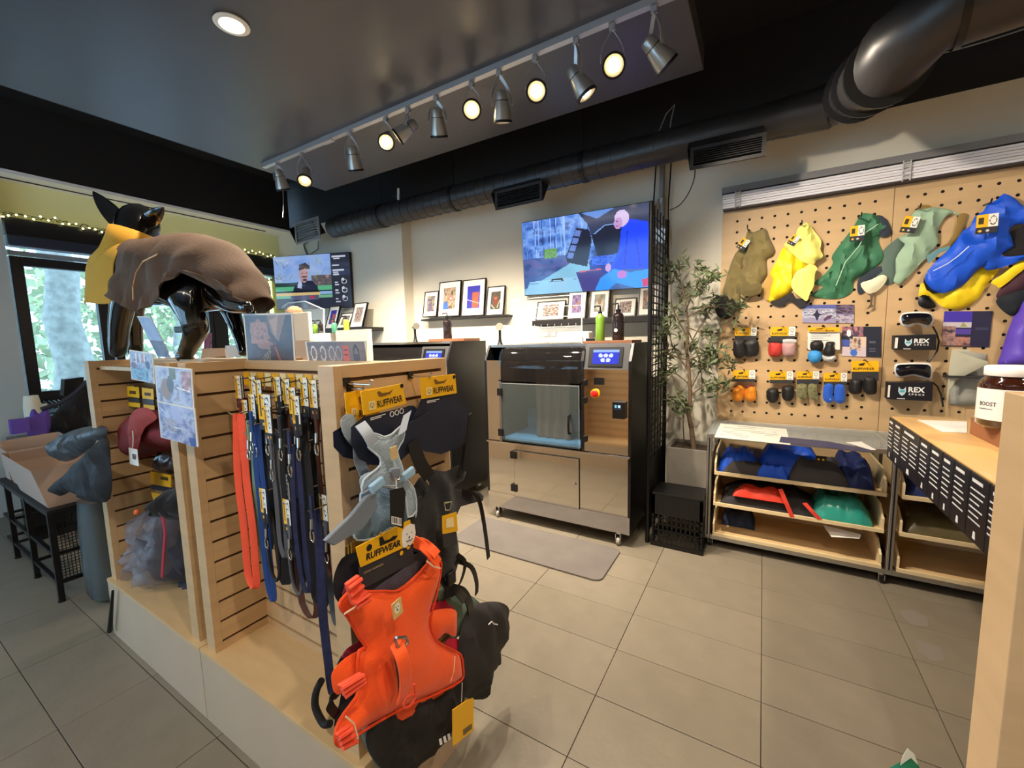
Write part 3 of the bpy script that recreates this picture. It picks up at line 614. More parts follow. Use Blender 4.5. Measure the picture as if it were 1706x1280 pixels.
# ================================================================== wash machines
TIN = M('tinted_glass', (30, 28, 28), .03, trans=.0, alpha=.62)
DOORG = M('door_clear', (120, 130, 130), .03, alpha=.14)
BLUEI = M('tub_blue', (60, 110, 150), .4)
def machine(x0, x1, label, top=1.485, full=True, y0=2.9, y1=3.5):
    t = thing('wash_cabinet', label, 'cabinet', ((x0+x1)/2, y0, 0)); zb, zm, zc = .10, .665, 1.36
    W = x1-x0
    def side(x, xx, nm='side_panel'):
        MB().slab([(x, y0, zb), (x, y1, zb), (x, y1, top), (x, y0+.07, top), (x, y0, zc)], (1, 0, 0), xx-x).build(nm, BLKP if nm == 'side_panel' else STEEL, t)
    side(x0, x0+.02); side(x1-.02, x1)
    box('rear_panel', BLACK, t, x0+.02, x1-.02, y1-.02, y1, zb, top)
    box('top_plate', STEELR, t, x0+.02, x1-.02, y0+.07, y1-.02, top-.02, top)
    box('base_pan', STEELR, t, x0+.02, x1-.02, y0+.02, y1-.02, zb, zb+.02)
    lo = box('lower_front', STEEL, t, x0+.02, x1-.02, y0, y0+.02, zb, zm)
    MB().box(x0+.005, x1-.005, y0-.012, y0+.02, zm, zm+.018).build('belt_trim', STEEL, t, bevel=.003)
    MB().box(x0+.005, x1-.005, y0-.004, y0, zb, zb+.13).build('kick_strip', STEEL, lo)
    dx0, dx1 = x0+.21*W+.02, x0+.685*W
    d = MB().box(dx0, dx1, y0-.012, y0-.002, .225, .62).build('lower_door', STEEL, t, bevel=.002)
    mb = MB()
    for a0, a1, b0, b1 in ((dx0-.004, dx1+.004, .62, .624), (dx0-.004, dx1+.004, .221, .225), (dx1, dx1+.004, .225, .62), (dx0-.004, dx0, .225, .62)): mb.box(a0, a1, y0-.006, y0-.001, b0, b1)
    mb.build('door_gap', BLACK, t)
    for z in (.30, .58): MB().box(dx0-.035, dx0+.025, y0-.022, y0-.001, z-.03, z+.03).build('hinge', BLKP, d, bevel=.003)
    MB().lathe([(.011, 0), (.011, .008), (.006, .012)], (dx1-.03, y0-.012, .42), (0, -1, 0), 14).build('knob', CHROME, d, smooth=True)
    # upper: left strip panel, tub opening with tinted hood and clear door, control panel right
    a, b = x0+.135*W, x0+.705*W
    lp = MB().slab([(x0+.02, y0+.002, zm+.02), (x0+.02, y0+.02, zm+.02), (x0+.02, y0+.02, zc), (x0+.02, y0+.002, zc)], (1, 0, 0), a-x0-.03).build('left_panel', STEEL, t)
    rp = MB().box(b+.012, x1-.02, y0, y0+.02, zm+.02, 1.30).build('control_panel', STEEL, t)
    f = FR((b+.012, y0-.002, 1.30), (1, 0, 0), (0, .32, 1)); cw = x1-.02-b-.012
    MB().hexa([f(0, 0, -.02), f(cw, 0, -.02), f(cw, .19, -.02), f(0, .19, -.02), f(0, 0, 0), f(cw, 0, 0), f(cw, .19, 0), f(0, .19, 0)]).build('console', M('console_grey', (70, 70, 72), .35), t)
    si = Img(36, 22, (44, 60, 210)); si.rect(0, 0, 1, .16, (150, 180, 245))
    for q in (.3, .5, .7): si.ell(q, .42, .085, .14, (215, 225, 250))
    for q in (.4, .6): si.ell(q, .74, .085, .14, (215, 225, 250))
    s = MB().hexa([f(cw*.10, .02, 0), f(cw*.86, .02, 0), f(cw*.86, .165, 0), f(cw*.10, .165, 0), f(cw*.10, .02, .008), f(cw*.86, .02, .008), f(cw*.86, .165, .008), f(cw*.10, .165, .008)]).build('touch_screen', BLKP, t)
    picture('display', si, f(cw*.20, .145, .0085), f(cw*.78, .145, .0085), f(cw*.20, .04, .0085), M('panel_emit', attr=True, rough=.1, emit=.7), s)
    # tub box
    tub = MB()
    tub.add([(a, y0+.45, zm+.05), (b, y0+.45, zm+.05), (b, y0+.45, 1.45), (a, y0+.45, 1.45)], [(0, 1, 2, 3)])
    tub.box(a-.01, a, y0+.03, y0+.45, zm+.03, 1.45).box(b, b+.01, y0+.03, y0+.45, zm+.03, 1.45)
    tub.build('tub_liner', M('tub_dark', (40, 38, 38), .35), t)
    box('tub_back_dark', M('tub_dark', (40, 38, 38), .35), t, a, b, y0+.441, y0+.449, zm+.05, 1.45)
    box('tub_floor', BLUEI, t, a, b, y0+.03, y0+.44, zm+.03, zm+.05)
    box('back_mat', BLUEI, t, a+.01, b-.01, y0+.425, y0+.44, zm+.05, zm+.24)
    # curved tinted hood following an arc
    arc = [(y0-.004, 1.19), (y0-.004, 1.28), (y0+.004, 1.36), (y0+.03, 1.43), (y0+.085, 1.475)]
    L = []
    for q, z in arc: L += [(a, q, z), (b, q, z)]
    for q, z in arc: L += [(a, q+.006, z), (b, q+.006, z)]
    k = len(arc); F = [(2*i, 2*i+1, 2*i+3, 2*i+2) for i in range(k-1)]+[(2*k+2*i, 2*k+2*i+2, 2*k+2*i+3, 2*k+2*i+1) for i in range(k-1)]+[(0, 2*k, 2*k+1, 1), (2*k-2, 2*k-1, 4*k-1, 4*k-2)]
    MB().add(L, F).build('tinted_hood', TIN, t, smooth=True)
    for xa, xb in ((a-.022, a), (b-.006, b+.014)):
        MB().add([(xx, q+dd, z) for q, z in arc for xx, dd in ((xa, -.006), (xb, -.006), (xb, .014), (xa, .014))], [(4*i+j, 4*i+(j+1) % 4, 4*i+4+(j+1) % 4, 4*i+4+j) for i in range(k-1) for j in range(4)]+[(0, 1, 2, 3), (4*k-1, 4*k-2, 4*k-3, 4*k-4)]).build('hood_rail', STEEL if xa < a-.01 else BLKP, t)
        MB().box(xa, xb, y0-.01, y0+.01, zm+.02, 1.20).build('door_post', STEELR if xa < a-.01 else BLKP, t)
    gd = box('clear_door', DOORG, t, a+.004, b-.02, y0-.012, y0-.006, zm+.03, 1.175)
    MB().box(a+.004, b-.02, y0-.0125, y0-.0055, 1.170, 1.176).box(b-.022, b-.018, y0-.0125, y0-.0055, zm+.03, 1.176).build('door_edge', ACRYL, gd)
    for z in (.76, 1.10): MB().box(a-.03, a+.015, y0-.028, y0-.004, z-.03, z+.03).build('hinge', BLKP, gd, bevel=.003)
    MB().tube([(b-.09, y0-.012, .95), (b-.09, y0-.045, .945), (b-.09, y0-.05, .88), (b-.09, y0-.045, .815), (b-.09, y0-.012, .81)], .009, 8).build('handle', BLKP, gd, smooth=True)
    for z in (.78, 1.07, 1.20): MB().box(b+.012, b+.038, y0-.022, y0-.001, z-.022, z+.022).build('latch', BLKP, t, bevel=.002)
    # curtain and chain hanging in the tub
    if full:
        mb = MB(); c = (a+b)/2+.02; n = 28
        vs = []
        for j in range(7):
            for i in range(n+1):
                q = i/n; z = 1.34-.62*j/6; vs.append((c-.13+.30*q+(.02*j/6 if q > .7 else 0), y0+.14+.012*math.sin(q*24+j*.4), z))
        mb.add(vs, [(j*(n+1)+i, j*(n+1)+i+1, (j+1)*(n+1)+i+1, (j+1)*(n+1)+i) for j in range(6) for i in range(n)])
        mb.build('splash_curtain', M('curtain_grey', (70, 66, 64), .5), t, smooth=True)
        ch = MB()
        for i in range(22):
            z = 1.36-.022*i; cxx = b-.12
            pts = [Vector((cxx+(.006*math.cos(q) if i % 2 else 0), y0+.06+(0 if i % 2 else .006*math.cos(q)), z+.013*math.sin(q))) for q in np.linspace(0, 6.283, 9)]
            ch.tube(pts, .0022, 5, cap=False)
        ch.tube([(b-.22, y0+.06, 1.42), (b-.16, y0+.06, 1.385), (b-.12, y0+.06, 1.36), (b-.06, y0+.06, 1.38)], .004, 6)
        ch.build('chain', BLKMET, t, kind='stuff', smooth=True)
        # right panel details
        MB().obox(((b+x1)/2-.05, y0-.004, 1.215), (1, 0, 0), (0, 0, 1), (0, -1, 0), .075, .05, .006).build('maker_plate', BLKP, rp)
        c = (b+.105, y0, 1.125)
        MB().lathe([(.034, 0), (.034, .012)], c, (0, -1, 0), 24).build('stop_collar', M('stop_yellow', (235, 180, 30), .4), rp, smooth=True)
        MB().lathe([(.012, .01), (.026, .018), (.026, .03), (.018, .036), (0, .037)], c, (0, -1, 0), 24).build('stop_button', M('stop_red', (205, 30, 24), .35), rp, smooth=True)
        tm_ = MB().box(x1-.125, x1-.035, y0-.035, y0, .955, 1.075).build('card_reader', BLKP, rp, bevel=.004)
        ri = Img(16, 16, (24, 40, 60)); ri.rect(.1, .1, .4, .6, (120, 210, 240)); ri.rect(.55, .1, .9, .6, (200, 235, 250))
        picture('reader_display', ri, (x1-.112, y0-.0355, 1.058), (x1-.06, y0-.0355, 1.058), (x1-.112, y0-.0355, 1.02), M('panel_emit'), tm_)
    for xc in (x0+.09, x1-.09):
        for yc in (y0+.03, y1-.08):
            cs = MB().lathe([(.022, zb-.015), (.022, zb)], (xc, yc, 0), n=12).build('caster', CHROME, t)
            MB().lathe([(.028, -.012), (.03, -.008), (.03, .008), (.028, .012)], (xc, yc-.01, .03), (1, 0, 0), 16).build('wheel', M('wheel_grey', (150, 148, 140), .4), cs, smooth=True)
            MB().box(xc-.02, xc-.015, yc-.03, yc+.015, .025, zb-.01).box(xc+.015, xc+.02, yc-.03, yc+.015, .025, zb-.01).build('fork', CHROME, cs)
    return t
X0, X1 = -2.01, -.775
m1 = machine(X0, X1, 'tall stainless dog wash cabinet with glass door and blue touch screen, under the big television')
m2 = machine(-3.62, -2.40, 'second stainless wash cabinet, mostly hidden behind the display fixture', top=1.525)
# things on the machines
ox = (X0+X1)/2
wb_ = tag(box('wooden_board', M('walnut', (120, 78, 52), .5, var=.1, grain=(1, 8, 8)), None, X1-.40, X1-.03, 3.02, 3.30, 1.485, 1.505, bevel=.002), 'brown wooden board on the wash cabinet under the two bottles', 'board')
wb2 = tag(box('wooden_board', M('walnut'), None, -2.76, -2.33, 3.05, 3.30, 1.525, 1.55, bevel=.002), 'brown wooden board on the hidden wash cabinet under a black bottle', 'board')
def pump_bottle(loc, h, r, mat, label, metal=False):
    t = thing('pump_bottle', label, 'bottle', loc); x, y, z = loc
    MB().lathe([(r*.9, 0), (r, .006), (r, h*.62), (r*.8, h*.70), (r*.4, h*.74), (r*.38, h*.78)], loc, n=22).build('body', mat, t, smooth=True)
    MB().lathe([(r*.45, h*.76), (r*.45, h*.82), (r*.15, h*.83), (r*.15, h*.93)], loc, n=14).build('collar', BLKP, t, smooth=True)
    MB().tube([(x, y, z+h*.92), (x, y, z+h*.97), (x-.03, y-.01, z+h*.97), (x-.045, y-.015, z+h*.94)], .006, 8).build('pump_spout', BLKP, t, smooth=True)
    return t
GRN = M('green_bottle', (110, 150, 50), .15, coat=.5); AMB = M('dark_bottle', (34, 26, 28), .12, coat=.6)
pump_bottle((X1-.30, 3.12, 1.505), .27, .035, GRN, 'green pump bottle on the board atop the wash cabinet')
b_ = pump_bottle((X1-.16, 3.12, 1.505), .28, .044, AMB, 'dark brown pump bottle with a round white sticker atop the wash cabinet')
MB().lathe([(.013, 0), (.013, .001)], (X1-.165, 3.12-.0442, 1.58), (0, -1, 0), 16).build('sticker', WHITE, b_)
pump_bottle((-2.60, 3.15, 1.55), .25, .042, AMB, 'black pump bottle on the board below the middle ledge')
MB()
tag(MB().box(X1-.385, X1-.32, 3.03, 3.07, 1.505, 1.525).build('grooming_tool', BLKP, None, bevel=.004), 'small black tool lying left of the green bottle', 'tool')
# clear acrylic rack with paper rolls
rk = thing('acrylic_rack', 'clear acrylic rack on top of the wash cabinet holding folded white towels', 'rack', (-1.42, 3.1, 1.485))
ax0, ax1 = -1.80, -1.20
MB().box(ax0, ax1, 3.06, 3.064, 1.50, 1.62).build('front_sheet', ACRYL, rk)
mb = MB()
for xx in (ax0, ax1): mb.tube([(xx, 3.06, 1.487), (xx, 3.06, 1.86)], .006, 8)
for zz in (1.62, 1.70, 1.78, 1.86): mb.tube([(ax0, 3.06, zz), (ax1, 3.06, zz)], .003, 6)
for k in range(9): mb.tube([(ax0+.07+.06*k, 3.06, 1.62), (ax0+.07+.06*k, 3.06, 1.645)], .0022, 5)
mb.build('rack_bars', M('acrylic_bar', (215, 218, 218), .15, alpha=.55), rk, smooth=True)
for k in range(5):
    c = (ax0+.22+.07*k, 3.058, 1.563); MB().hexa([(c[0]-.016, 3.056, 1.55), (c[0]+.016, 3.056, 1.55), (c[0]+.016, 3.06, 1.55), (c[0]-.016, 3.06, 1.55), (c[0]-.016, 3.056, 1.578), (c[0]+.016, 3.056, 1.578), (c[0]+.016, 3.06, 1.578), (c[0]-.016, 3.06, 1.578)]).build('clip', M('acrylic_bar'), rk)
tag(MB().tube([(ax0+.03, 3.12, 1.512), (ax0+.29, 3.12, 1.512)], .024, 14).build('towel_roll', TYVEK, None, smooth=True), 'left rolled white towel lying under the acrylic rack', 'towel')
tag(MB().tube([(ax0+.31, 3.12, 1.514), (ax1-.02, 3.12, 1.514)], .026, 14).build('towel_roll', TYVEK, None, smooth=True), 'right rolled white towel lying under the acrylic rack', 'towel')
tag(MB().box(ax0+.34, ax1+.02, 3.16, 3.26, 1.486, 1.58).build('paper_bundle', TYVEK, None, bevel=.015), 'white paper bundle standing behind the acrylic rack', 'paper')
def sprayer(px, label, yy=3.2, d=1, zt=1.5):
    p = P(*px, y=yy); t = thing('hand_dryer_head', label, 'sprayer', (p.x, yy, zt))
    MB().lathe([(.028, 0), (.018, .02), (.012, .06), (.012, .14)], (p.x, yy, zt), n=14).build('stand', BLKMET, t, smooth=True)
    MB().tube([(p.x-.02*d, yy, zt+.15), (p.x+.03*d, yy-.02, zt+.155), (p.x+.06*d, yy-.04, zt+.16)], [.014, .02, .034], 16).build('nozzle', M('nozzle_grey', (110, 105, 96), .35, .5), t, smooth=True)
sprayer((692, 565), 'black hand shower head on a stand at the left of the hidden wash cabinet', d=1, zt=1.525)
sprayer((833, 565), 'black cone stand with round grey head at the left edge of the wash cabinet', d=.4, zt=1.485)
# ================================================================== grid wall, conduit
gw = thing('gridwall_panel', 'tall black metal grid panel standing between wash cabinet and olive tree', 'panel', (-.69, 3.4, 0))
for yy in (3.06, 3.62):
    MB().tube([(-.69, yy, 0), (-.69, yy, 2.45)], .016, 10).build('upright', BLKMET, gw, smooth=True)
mb = MB()
for k in range(46): mb.tube([(-.69, 3.06, .12+.05*k), (-.69, 3.62, .12+.05*k)], .006, 5)
mb.build('cross_wires', BLKMET, gw, kind='stuff')
for k in range(5): MB().tube([(-.685, 3.14+.1*k, .1), (-.685, 3.14+.1*k, 2.44)], .004, 6).build('vertical_wire', BLKMET, gw)
MB().box(-.70, -.685, 3.05, 3.63, .08, .62).build('lower_sheet', BLACK, gw)
cdt = thing('conduit', 'grey electrical conduit with clamp running up the wall behind the grid panel', 'pipe', (-.75, 3.74, 1.2))
MB().tube([(-.76, 3.75, 1.0), (-.76, 3.75, 3.0)], .022, 12).build('pipe', M('conduit_grey', (140, 140, 142), .4, .4), cdt, smooth=True)
MB().tube([(-.76, 3.75, 2.62), (-.76, 3.75, 2.66)], .034, 14).build('clamp', ALU, cdt, smooth=True)
MB().box(-.80, -.72, 3.72, 3.8, 2.3, 2.42).build('junction_box', ALU, cdt)
for k in (-.82, -.70): MB().tube([(k, 3.76, 2.1), (k-.01, 3.75, 2.6), (k+.01, 3.74, 2.95)], .006, 6).build('wire', BLKP, cdt, smooth=True)
# ================================================================== crate, planter, olive tree
cr = thing('upturned_crate', 'black upturned plastic crate with white lettering on its band', 'crate', (-.48, 3.2, 0))
cx0, cx1, cy0, cy1 = -.655, -.315, 3.04, 3.30
MB().box(cx0, cx1, cy0, cy1, .385, .40).build('top', BLKP, cr, bevel=.003)
bd = MB().box(cx0, cx1, cy0, cy0+.01, .24, .385).box(cx0, cx1, cy1-.01, cy1, .24, .385).box(cx0, cx0+.01, cy0+.01, cy1-.01, .24, .385).box(cx1-.01, cx1, cy0+.01, cy1-.01, .24, .385).build('band', BLKP, cr)
mb = MB().box(cx0-.008, cx1+.008, cy0-.008, cy0+.006, 0, .03).box(cx0-.008, cx1+.008, cy1-.006, cy1+.008, 0, .03).box(cx0-.008, cx0+.006, cy0, cy1, 0, .03).box(cx1-.006, cx1+.008, cy0, cy1, 0, .03)
for k in range(11):
    x = cx0+.017+k*.0305; mb.box(x-.004, x+.004, cy0, cy0+.006, .03, .24)
for k in range(9):
    y = cy0+.015+k*.028; mb.box(cx1-.006, cx1, y-.004, y+.004, .03, .24)
for z in (.075, .12, .165, .21): mb.box(cx0, cx1, cy0, cy0+.006, z, z+.008).box(cx1-.006, cx1, cy0, cy1, z, z+.008)
mb.build('lattice', BLKP, cr)
for a_, b_2 in ((cx0, cy0), (cx1-.02, cy0), (cx0, cy1-.02), (cx1-.02, cy1-.02)): MB().box(a_, a_+.02, b_2, b_2+.02, .03, .385).build('corner_post', BLKP, cr)
text('The Peninsula', FR((cx1-.03, cy0, .33), (-1, 0, 0), (0, 0, -1)), .06, 0, -.0018, .022, INKW, bd, width=.20, bold=.01)
pl = thing('planter', 'grey square concrete planter behind the black crate', 'planter', (-.46, 3.52, 0))
CON = M('concrete', (128, 124, 116), .85, var=.12, vscale=6, bump=.15)
MB().add([(-.61, 3.38, 0), (-.31, 3.38, 0), (-.31, 3.68, 0), (-.61, 3.68, 0), (-.625, 3.365, .66), (-.295, 3.365, .66), (-.295, 3.695, .66), (-.625, 3.695, .66), (-.60, 3.39, .66), (-.32, 3.39, .66), (-.32, 3.67, .66), (-.60, 3.67, .66), (-.60, 3.39, .62), (-.32, 3.39, .62), (-.32, 3.67, .62), (-.60, 3.67, .62)],
    [(3, 2, 1, 0), (0, 1, 5, 4), (1, 2, 6, 5), (2, 3, 7, 6), (3, 0, 4, 7), (4, 5, 9, 8), (5, 6, 10, 9), (6, 7, 11, 10), (7, 4, 8, 11), (8, 9, 13, 12), (9, 10, 14, 13), (10, 11, 15, 14), (11, 8, 12, 15)]).build('pot', CON, pl)
box('soil', M('soil', (58, 46, 38), .95, bump=.8, bscale=40), pl, -.60, -.32, 3.39, 3.67, .60, .635)
ot = thing('olive_tree', 'artificial olive tree with thin twisted trunk and grey-green leaves', 'plant', (-.45, 3.5, .63))
BRK = M('olive_bark', (112, 92, 74), .9, bump=.6, bscale=40)
random.seed(21)
tr_ = [(1156, 752), (1152, 715), (1147, 690), (1150, 660), (1148, 620), (1144, 580), (1147, 545), (1142, 500), (1136, 478)]
yt = [3.5, 3.5, 3.5, 3.49, 3.5, 3.51, 3.5, 3.48, 3.47]
trunk = [P(u, v, y=y) for (u, v), y in zip(tr_, yt)]; trunk[0].z = .63
MB().tube(trunk, [.020, .018, .016, .015, .013, .011, .009, .006, .004], 8).build('trunk', BRK, ot, smooth=True)
tips = [(1140, 745, 1138, 700, 1140, 670), (1148, 690, 1130, 650, 1108, 600), (1150, 650, 1175, 600, 1192, 560), (1148, 620, 1120, 575, 1112, 530), (1146, 580, 1175, 530, 1195, 500), (1144, 560, 1120, 510, 1118, 465), (1142, 520, 1160, 480, 1200, 455),
        (1140, 500, 1135, 470, 1130, 440), (1147, 600, 1185, 590, 1215, 615), (1149, 660, 1180, 640, 1205, 650), (1142, 500, 1165, 470, 1155, 440), (1148, 640, 1120, 620, 1100, 630), (1144, 545, 1175, 560, 1190, 590), (1144, 545, 1165, 600, 1170, 650), (1146, 600, 1115, 590, 1105, 560), (1143, 530, 1185, 510, 1222, 520)]
br_, lf = MB(), MB(); lfs = []
for k, tp in enumerate(tips):
    pts = [P(tp[0], tp[1], y=3.5), P(tp[2], tp[3], y=3.5+random.uniform(-.12, .08)), P(tp[4], tp[5], y=3.5+random.uniform(-.28, .12))]
    pts = [Vector(p) for p in spline([tuple(p) for p in pts], 5, False)]
    br_.tube(pts, .006, 6, r2=.002)
    for s_ in range(5):
        i = random.randrange(3, len(pts)); p0 = pts[i]; d = Vector((random.gauss(0, 1), random.gauss(0, .6), random.gauss(.2, .8))).normalized(); p1 = p0+d*random.uniform(.06, .15)
        br_.tube([p0, p1], .0018, 4)
        lfs += [(p0+(p1-p0)*random.uniform(.15, 1.05)) for _ in range(11)]
    lfs += [pts[-1]+Vector((random.gauss(0, .03), random.gauss(0, .03), random.gauss(0, .03))) for _ in range(10)]
br_.build('branches', BRK, ot, smooth=True)
for p in lfs:
    if p.y > 3.72: p = Vector((p.x, 3.70, p.z))
    L = random.uniform(.05, .085); d = Vector((random.gauss(0, 1), random.gauss(0, .7), random.gauss(-.1, .9))).normalized(); e = d.cross(Vector((random.gauss(0, 1), random.gauss(0, 1), random.gauss(0, 1)))).normalized(); g_ = d.cross(e)*.002
    lf.add([p, p+d*L*.35+e*.0095, p+d*L, p+d*L*.35-e*.0095, p+d*L*.45+g_], [(0, 1, 4), (1, 2, 4), (2, 3, 4), (3, 0, 4)])
lf.build('foliage', M('olive_leaf', (92, 104, 72), .6, var=.3, vscale=12), ot, kind='stuff')
# ================================================================== pegboard wall
PY = 3.762
pb = thing('pegboard', 'birch plywood pegboard with round holes covering the wall above the glass cabinet', 'pegboard', (.7, PY, .83))
box('peg_panel', PLY, pb, -.305, .7075, PY, PY+.018, .815, 2.475, bevel=.001); box('peg_panel', PLY, pb, .7105, 1.75, PY, PY+.018, .815, 2.475, bevel=.001); box('peg_panel', PLY, pb, 1.753, 2.8, PY, PY+.018, .815, 2.475, bevel=.001)
mb = MB()
for i in range(0, 32):
    for j in range(19):
        x, z = -.202+.0815*i, .915+.0822*j
        if abs(x-.709) < .03 or z > 2.44: continue
        mb.lathe([(.0095, 0), (.0095, .0006)], (x, PY+.0002, z), (0, -1, 0), 10)
mb.build('peg_holes', M('hole_black', (14, 10, 8), .9), pb, kind='stuff')
# bundled blinds above
bl = thing('stacked_blinds', 'bundle of pale grey slat blinds lying along the top of the pegboard', 'blind', (1.2, 3.7, 2.48))
for k in range(6):
    z = 2.485+.0175*k; MB().box(-.302, 2.9, 3.69+.004*(k % 2), 3.76, z, z+.0155).build('slat', M('blind_grey', (226, 224, 230), .45, rnd=.04), bl, bevel=.002)
box('bottom_rail', M('blind_dark', (60, 58, 70), .5), bl, -.30, 2.9, 3.69, 3.76, 2.477, 2.484)
for xx in (-.20, .745, 1.6):
    mb = MB()
    for dx in (-.018, .018):
        mb.tube([(xx+dx, 3.683, 2.475), (xx+dx, 3.683, 2.60)], .004, 6)
    for k in range(5): mb.tube([(xx-.02, 3.682, 2.49+.024*k), (xx+.02, 3.682, 2.49+.024*k)], .006, 6)
    mb.build('ladder_clip', M('clip_clear', (205, 205, 205), .2, alpha=.7), bl, smooth=True)
struct(box('trim_blind_rail', M('rail_grey', (120, 120, 122), .5), None, -.31, 2.95, 3.70, 3.8, 2.60, 2.645))
# garments: (outline pixels, depth)
NW = (0, -1, 0)
def coat(label, cat, parts, loc_uv, group=None, name='dog_coat', hook=None):
    p = P(*loc_uv, y=PY-.06); t = thing(name, label, cat, p, group)
    for nm, mat, pts, yy, th, wr, kw in parts:
        puff(nm, mat, t, onp(pts, y=yy), NW, th, wr, **kw)
    if hook:
        h = P(*hook, y=PY); MB().tube([(h.x, PY, h.z+.01), (h.x, PY-.10, h.z), (h.x, PY-.115, h.z+.02)], .004, 6).build('peg_hook', BLKMET, t, smooth=True)
    return t
def tagcard(parent, uv, yy, w=.075, h=.09, navy=True, rot=0):
    p = P(*uv, y=yy); f = FR((p.x-w/2, yy, p.z-h/2), (math.cos(rot), 0, math.sin(rot)), (-math.sin(rot), 0, math.cos(rot)))
    c = MB().hexa([f(0, 0, 0), f(w, 0, 0), f(w, h, 0), f(0, h, 0), f(0, 0, .002), f(w, 0, .002), f(w, h, .002), f(0, h, .002)]).build('hang_tag', DARKC, parent)
    i = Img(20, 24, (44, 44, 50)); i.rect(0, 0, .55, .68, (238, 180, 20)); i.rect(.55, 0, 1, .68, (232, 232, 226)); i.rect(.12, .18, .36, .5, (60, 50, 30)); i.ell(.78, .34, .16, .24, (60, 60, 60), ring=.2); i.ell(.2, .85, .08, .07, (220, 180, 60)); i.ell(.55, .85, .08, .07, (200, 200, 200))
    picture('tag_print', i, f(0, h, .0022), f(w, h, .0022), f(0, 0, .0022), PRINTM, c)
KH = M('coat_khaki', (132, 118, 74), .95, bump=.3, bscale=160, sheen=.2); YL = M('coat_yellow', (246, 214, 30), .5, bump=.05); YLP = M('coat_pale_yellow', (232, 224, 120), .55, bump=.05)
GR = M('coat_green', (58, 116, 84), .6, bump=.12, bscale=120); SG = M('coat_sage', (150, 178, 152), .65, bump=.12, bscale=120); SGD = M('coat_sage_dark', (88, 108, 98), .7)
BLC = M('coat_blue', (20, 84, 214), .5, bump=.08, bscale=90); TAN = M('lining_tan', (190, 150, 84), .8); CRM = M('pad_cream', (226, 220, 190), .8); TEAL = M('strap_teal', (96, 140, 150), .7)
c4 = lambda pts: cv(pts, 1190, 300, 5.12)
c5 = lambda pts: cv(pts, 1430, 300, 5.12)
g = 'dog coats hanging on the pegboard'
t = coat('khaki olive cloth dog coat at the left end of the pegboard', 'dog coat', [
    ('body', KH, c4([(285, 435), (340, 442), (435, 415), (475, 500), (520, 600), (490, 650), (442, 680), (448, 790), (425, 850), (395, 890), (400, 960), (320, 975), (225, 970), (215, 1055), (100, 1062), (68, 960), (90, 880), (130, 740), (180, 625), (255, 530)]), PY-.02, .055, .045, dict(seed=1)),
    ('lower_flap', M('coat_khaki_dark', (104, 92, 58), .95), c4([(225, 905), (300, 895), (395, 880), (400, 955), (330, 985), (235, 985)]), PY-.07, .02, .01, dict(seed=2, res=.015)),
    ('strap_bag', DARKF, c4([(5, 1000), (90, 985), (210, 1050), (195, 1110), (120, 1185), (40, 1170), (0, 1090)]), PY-.05, .03, .01, dict(seed=2)),
    ], (1245, 470), g, hook=(1246, 385))
tagcard(t, (1234, 402), PY-.075, .06, .08, rot=-.6)
t = coat('bright yellow raincoat for a dog with pale yellow collar, second from the left', 'dog coat', [
    ('body', YL, c4([(600, 560), (700, 600), (800, 690), (860, 700), (850, 770), (760, 850), (700, 900), (640, 960), (560, 1010), (462, 1040), (480, 930), (500, 850), (475, 795), (540, 670)]), PY-.02, .055, .03, dict(seed=3)),
    ('back_layer', TAN, c4([(470, 800), (500, 850), (480, 960), (462, 1030), (420, 1000), (402, 940), (430, 860)]), PY-.015, .02, .01, dict(seed=3)),
    ('collar', YLP, c4([(590, 560), (640, 510), (690, 480), (705, 430), (735, 392), (800, 360), (850, 430), (912, 515), (905, 590), (930, 650), (870, 690), (845, 720), (800, 715), (740, 690), (680, 640)]), PY-.055, .035, .03, dict(seed=4)),
    ('pouch', YLP, c4([(700, 780), (770, 745), (820, 715), (880, 750), (860, 800), (850, 900), (815, 970), (790, 1032), (740, 1000), (685, 955), (655, 885)]), PY-.075, .04, .02, dict(seed=5)),
    ('strap', CHARC, c4([(480, 1040), (560, 1015), (660, 960), (700, 1010), (820, 1020), (740, 1095), (650, 1035), (580, 1080), (500, 1065)]), PY-.02, .015, .005, dict(seed=5, res=.015)),
    ], (1330, 470), g, hook=(1334, 378))
tagcard(t, (1318, 396), PY-.075, .05, .07, rot=-.6)
G3 = [(1350, 493), (1389, 498), (1411, 493), (1422, 482), (1423, 468), (1450, 450), (1469, 437), (1471, 421), (1465, 403), (1466, 394), (1480, 384), (1477, 374), (1467, 361), (1442, 354), (1432, 360), (1428, 368), (1416, 386), (1387, 425), (1388, 438), (1375, 456), (1356, 472), (1372, 478)]
t = coat('dark green dog jacket with piping, in the middle of the pegboard coats', 'dog coat', [
    ('body', GR, G3, PY-.02, .06, .035, dict(seed=6)),
    ('collar_lining', M('lining_navy', (46, 54, 66), .8), c5([(160, 300), (240, 330), (285, 450), (200, 490), (185, 430), (215, 400)]), PY-.02, .03, .01, dict(seed=6)),
    ('belly_piece', M('lining_navy'), c5([(0, 850), (90, 770), (200, 735), (240, 810), (120, 850), (60, 950), (0, 970)]), PY-.01, .02, .01, dict(seed=6)),
    ], (1420, 470), g, hook=(1430, 366))
MB().tube(onp(c5([(170, 375), (60, 450), (10, 560), (-110, 700), (-190, 900)]), y=PY-.088), .003, 5).build('piping', M('piping_pale', (170, 200, 176), .6), t, smooth=True)
tagcard(t, (1428, 389), PY-.10, .075, .10)
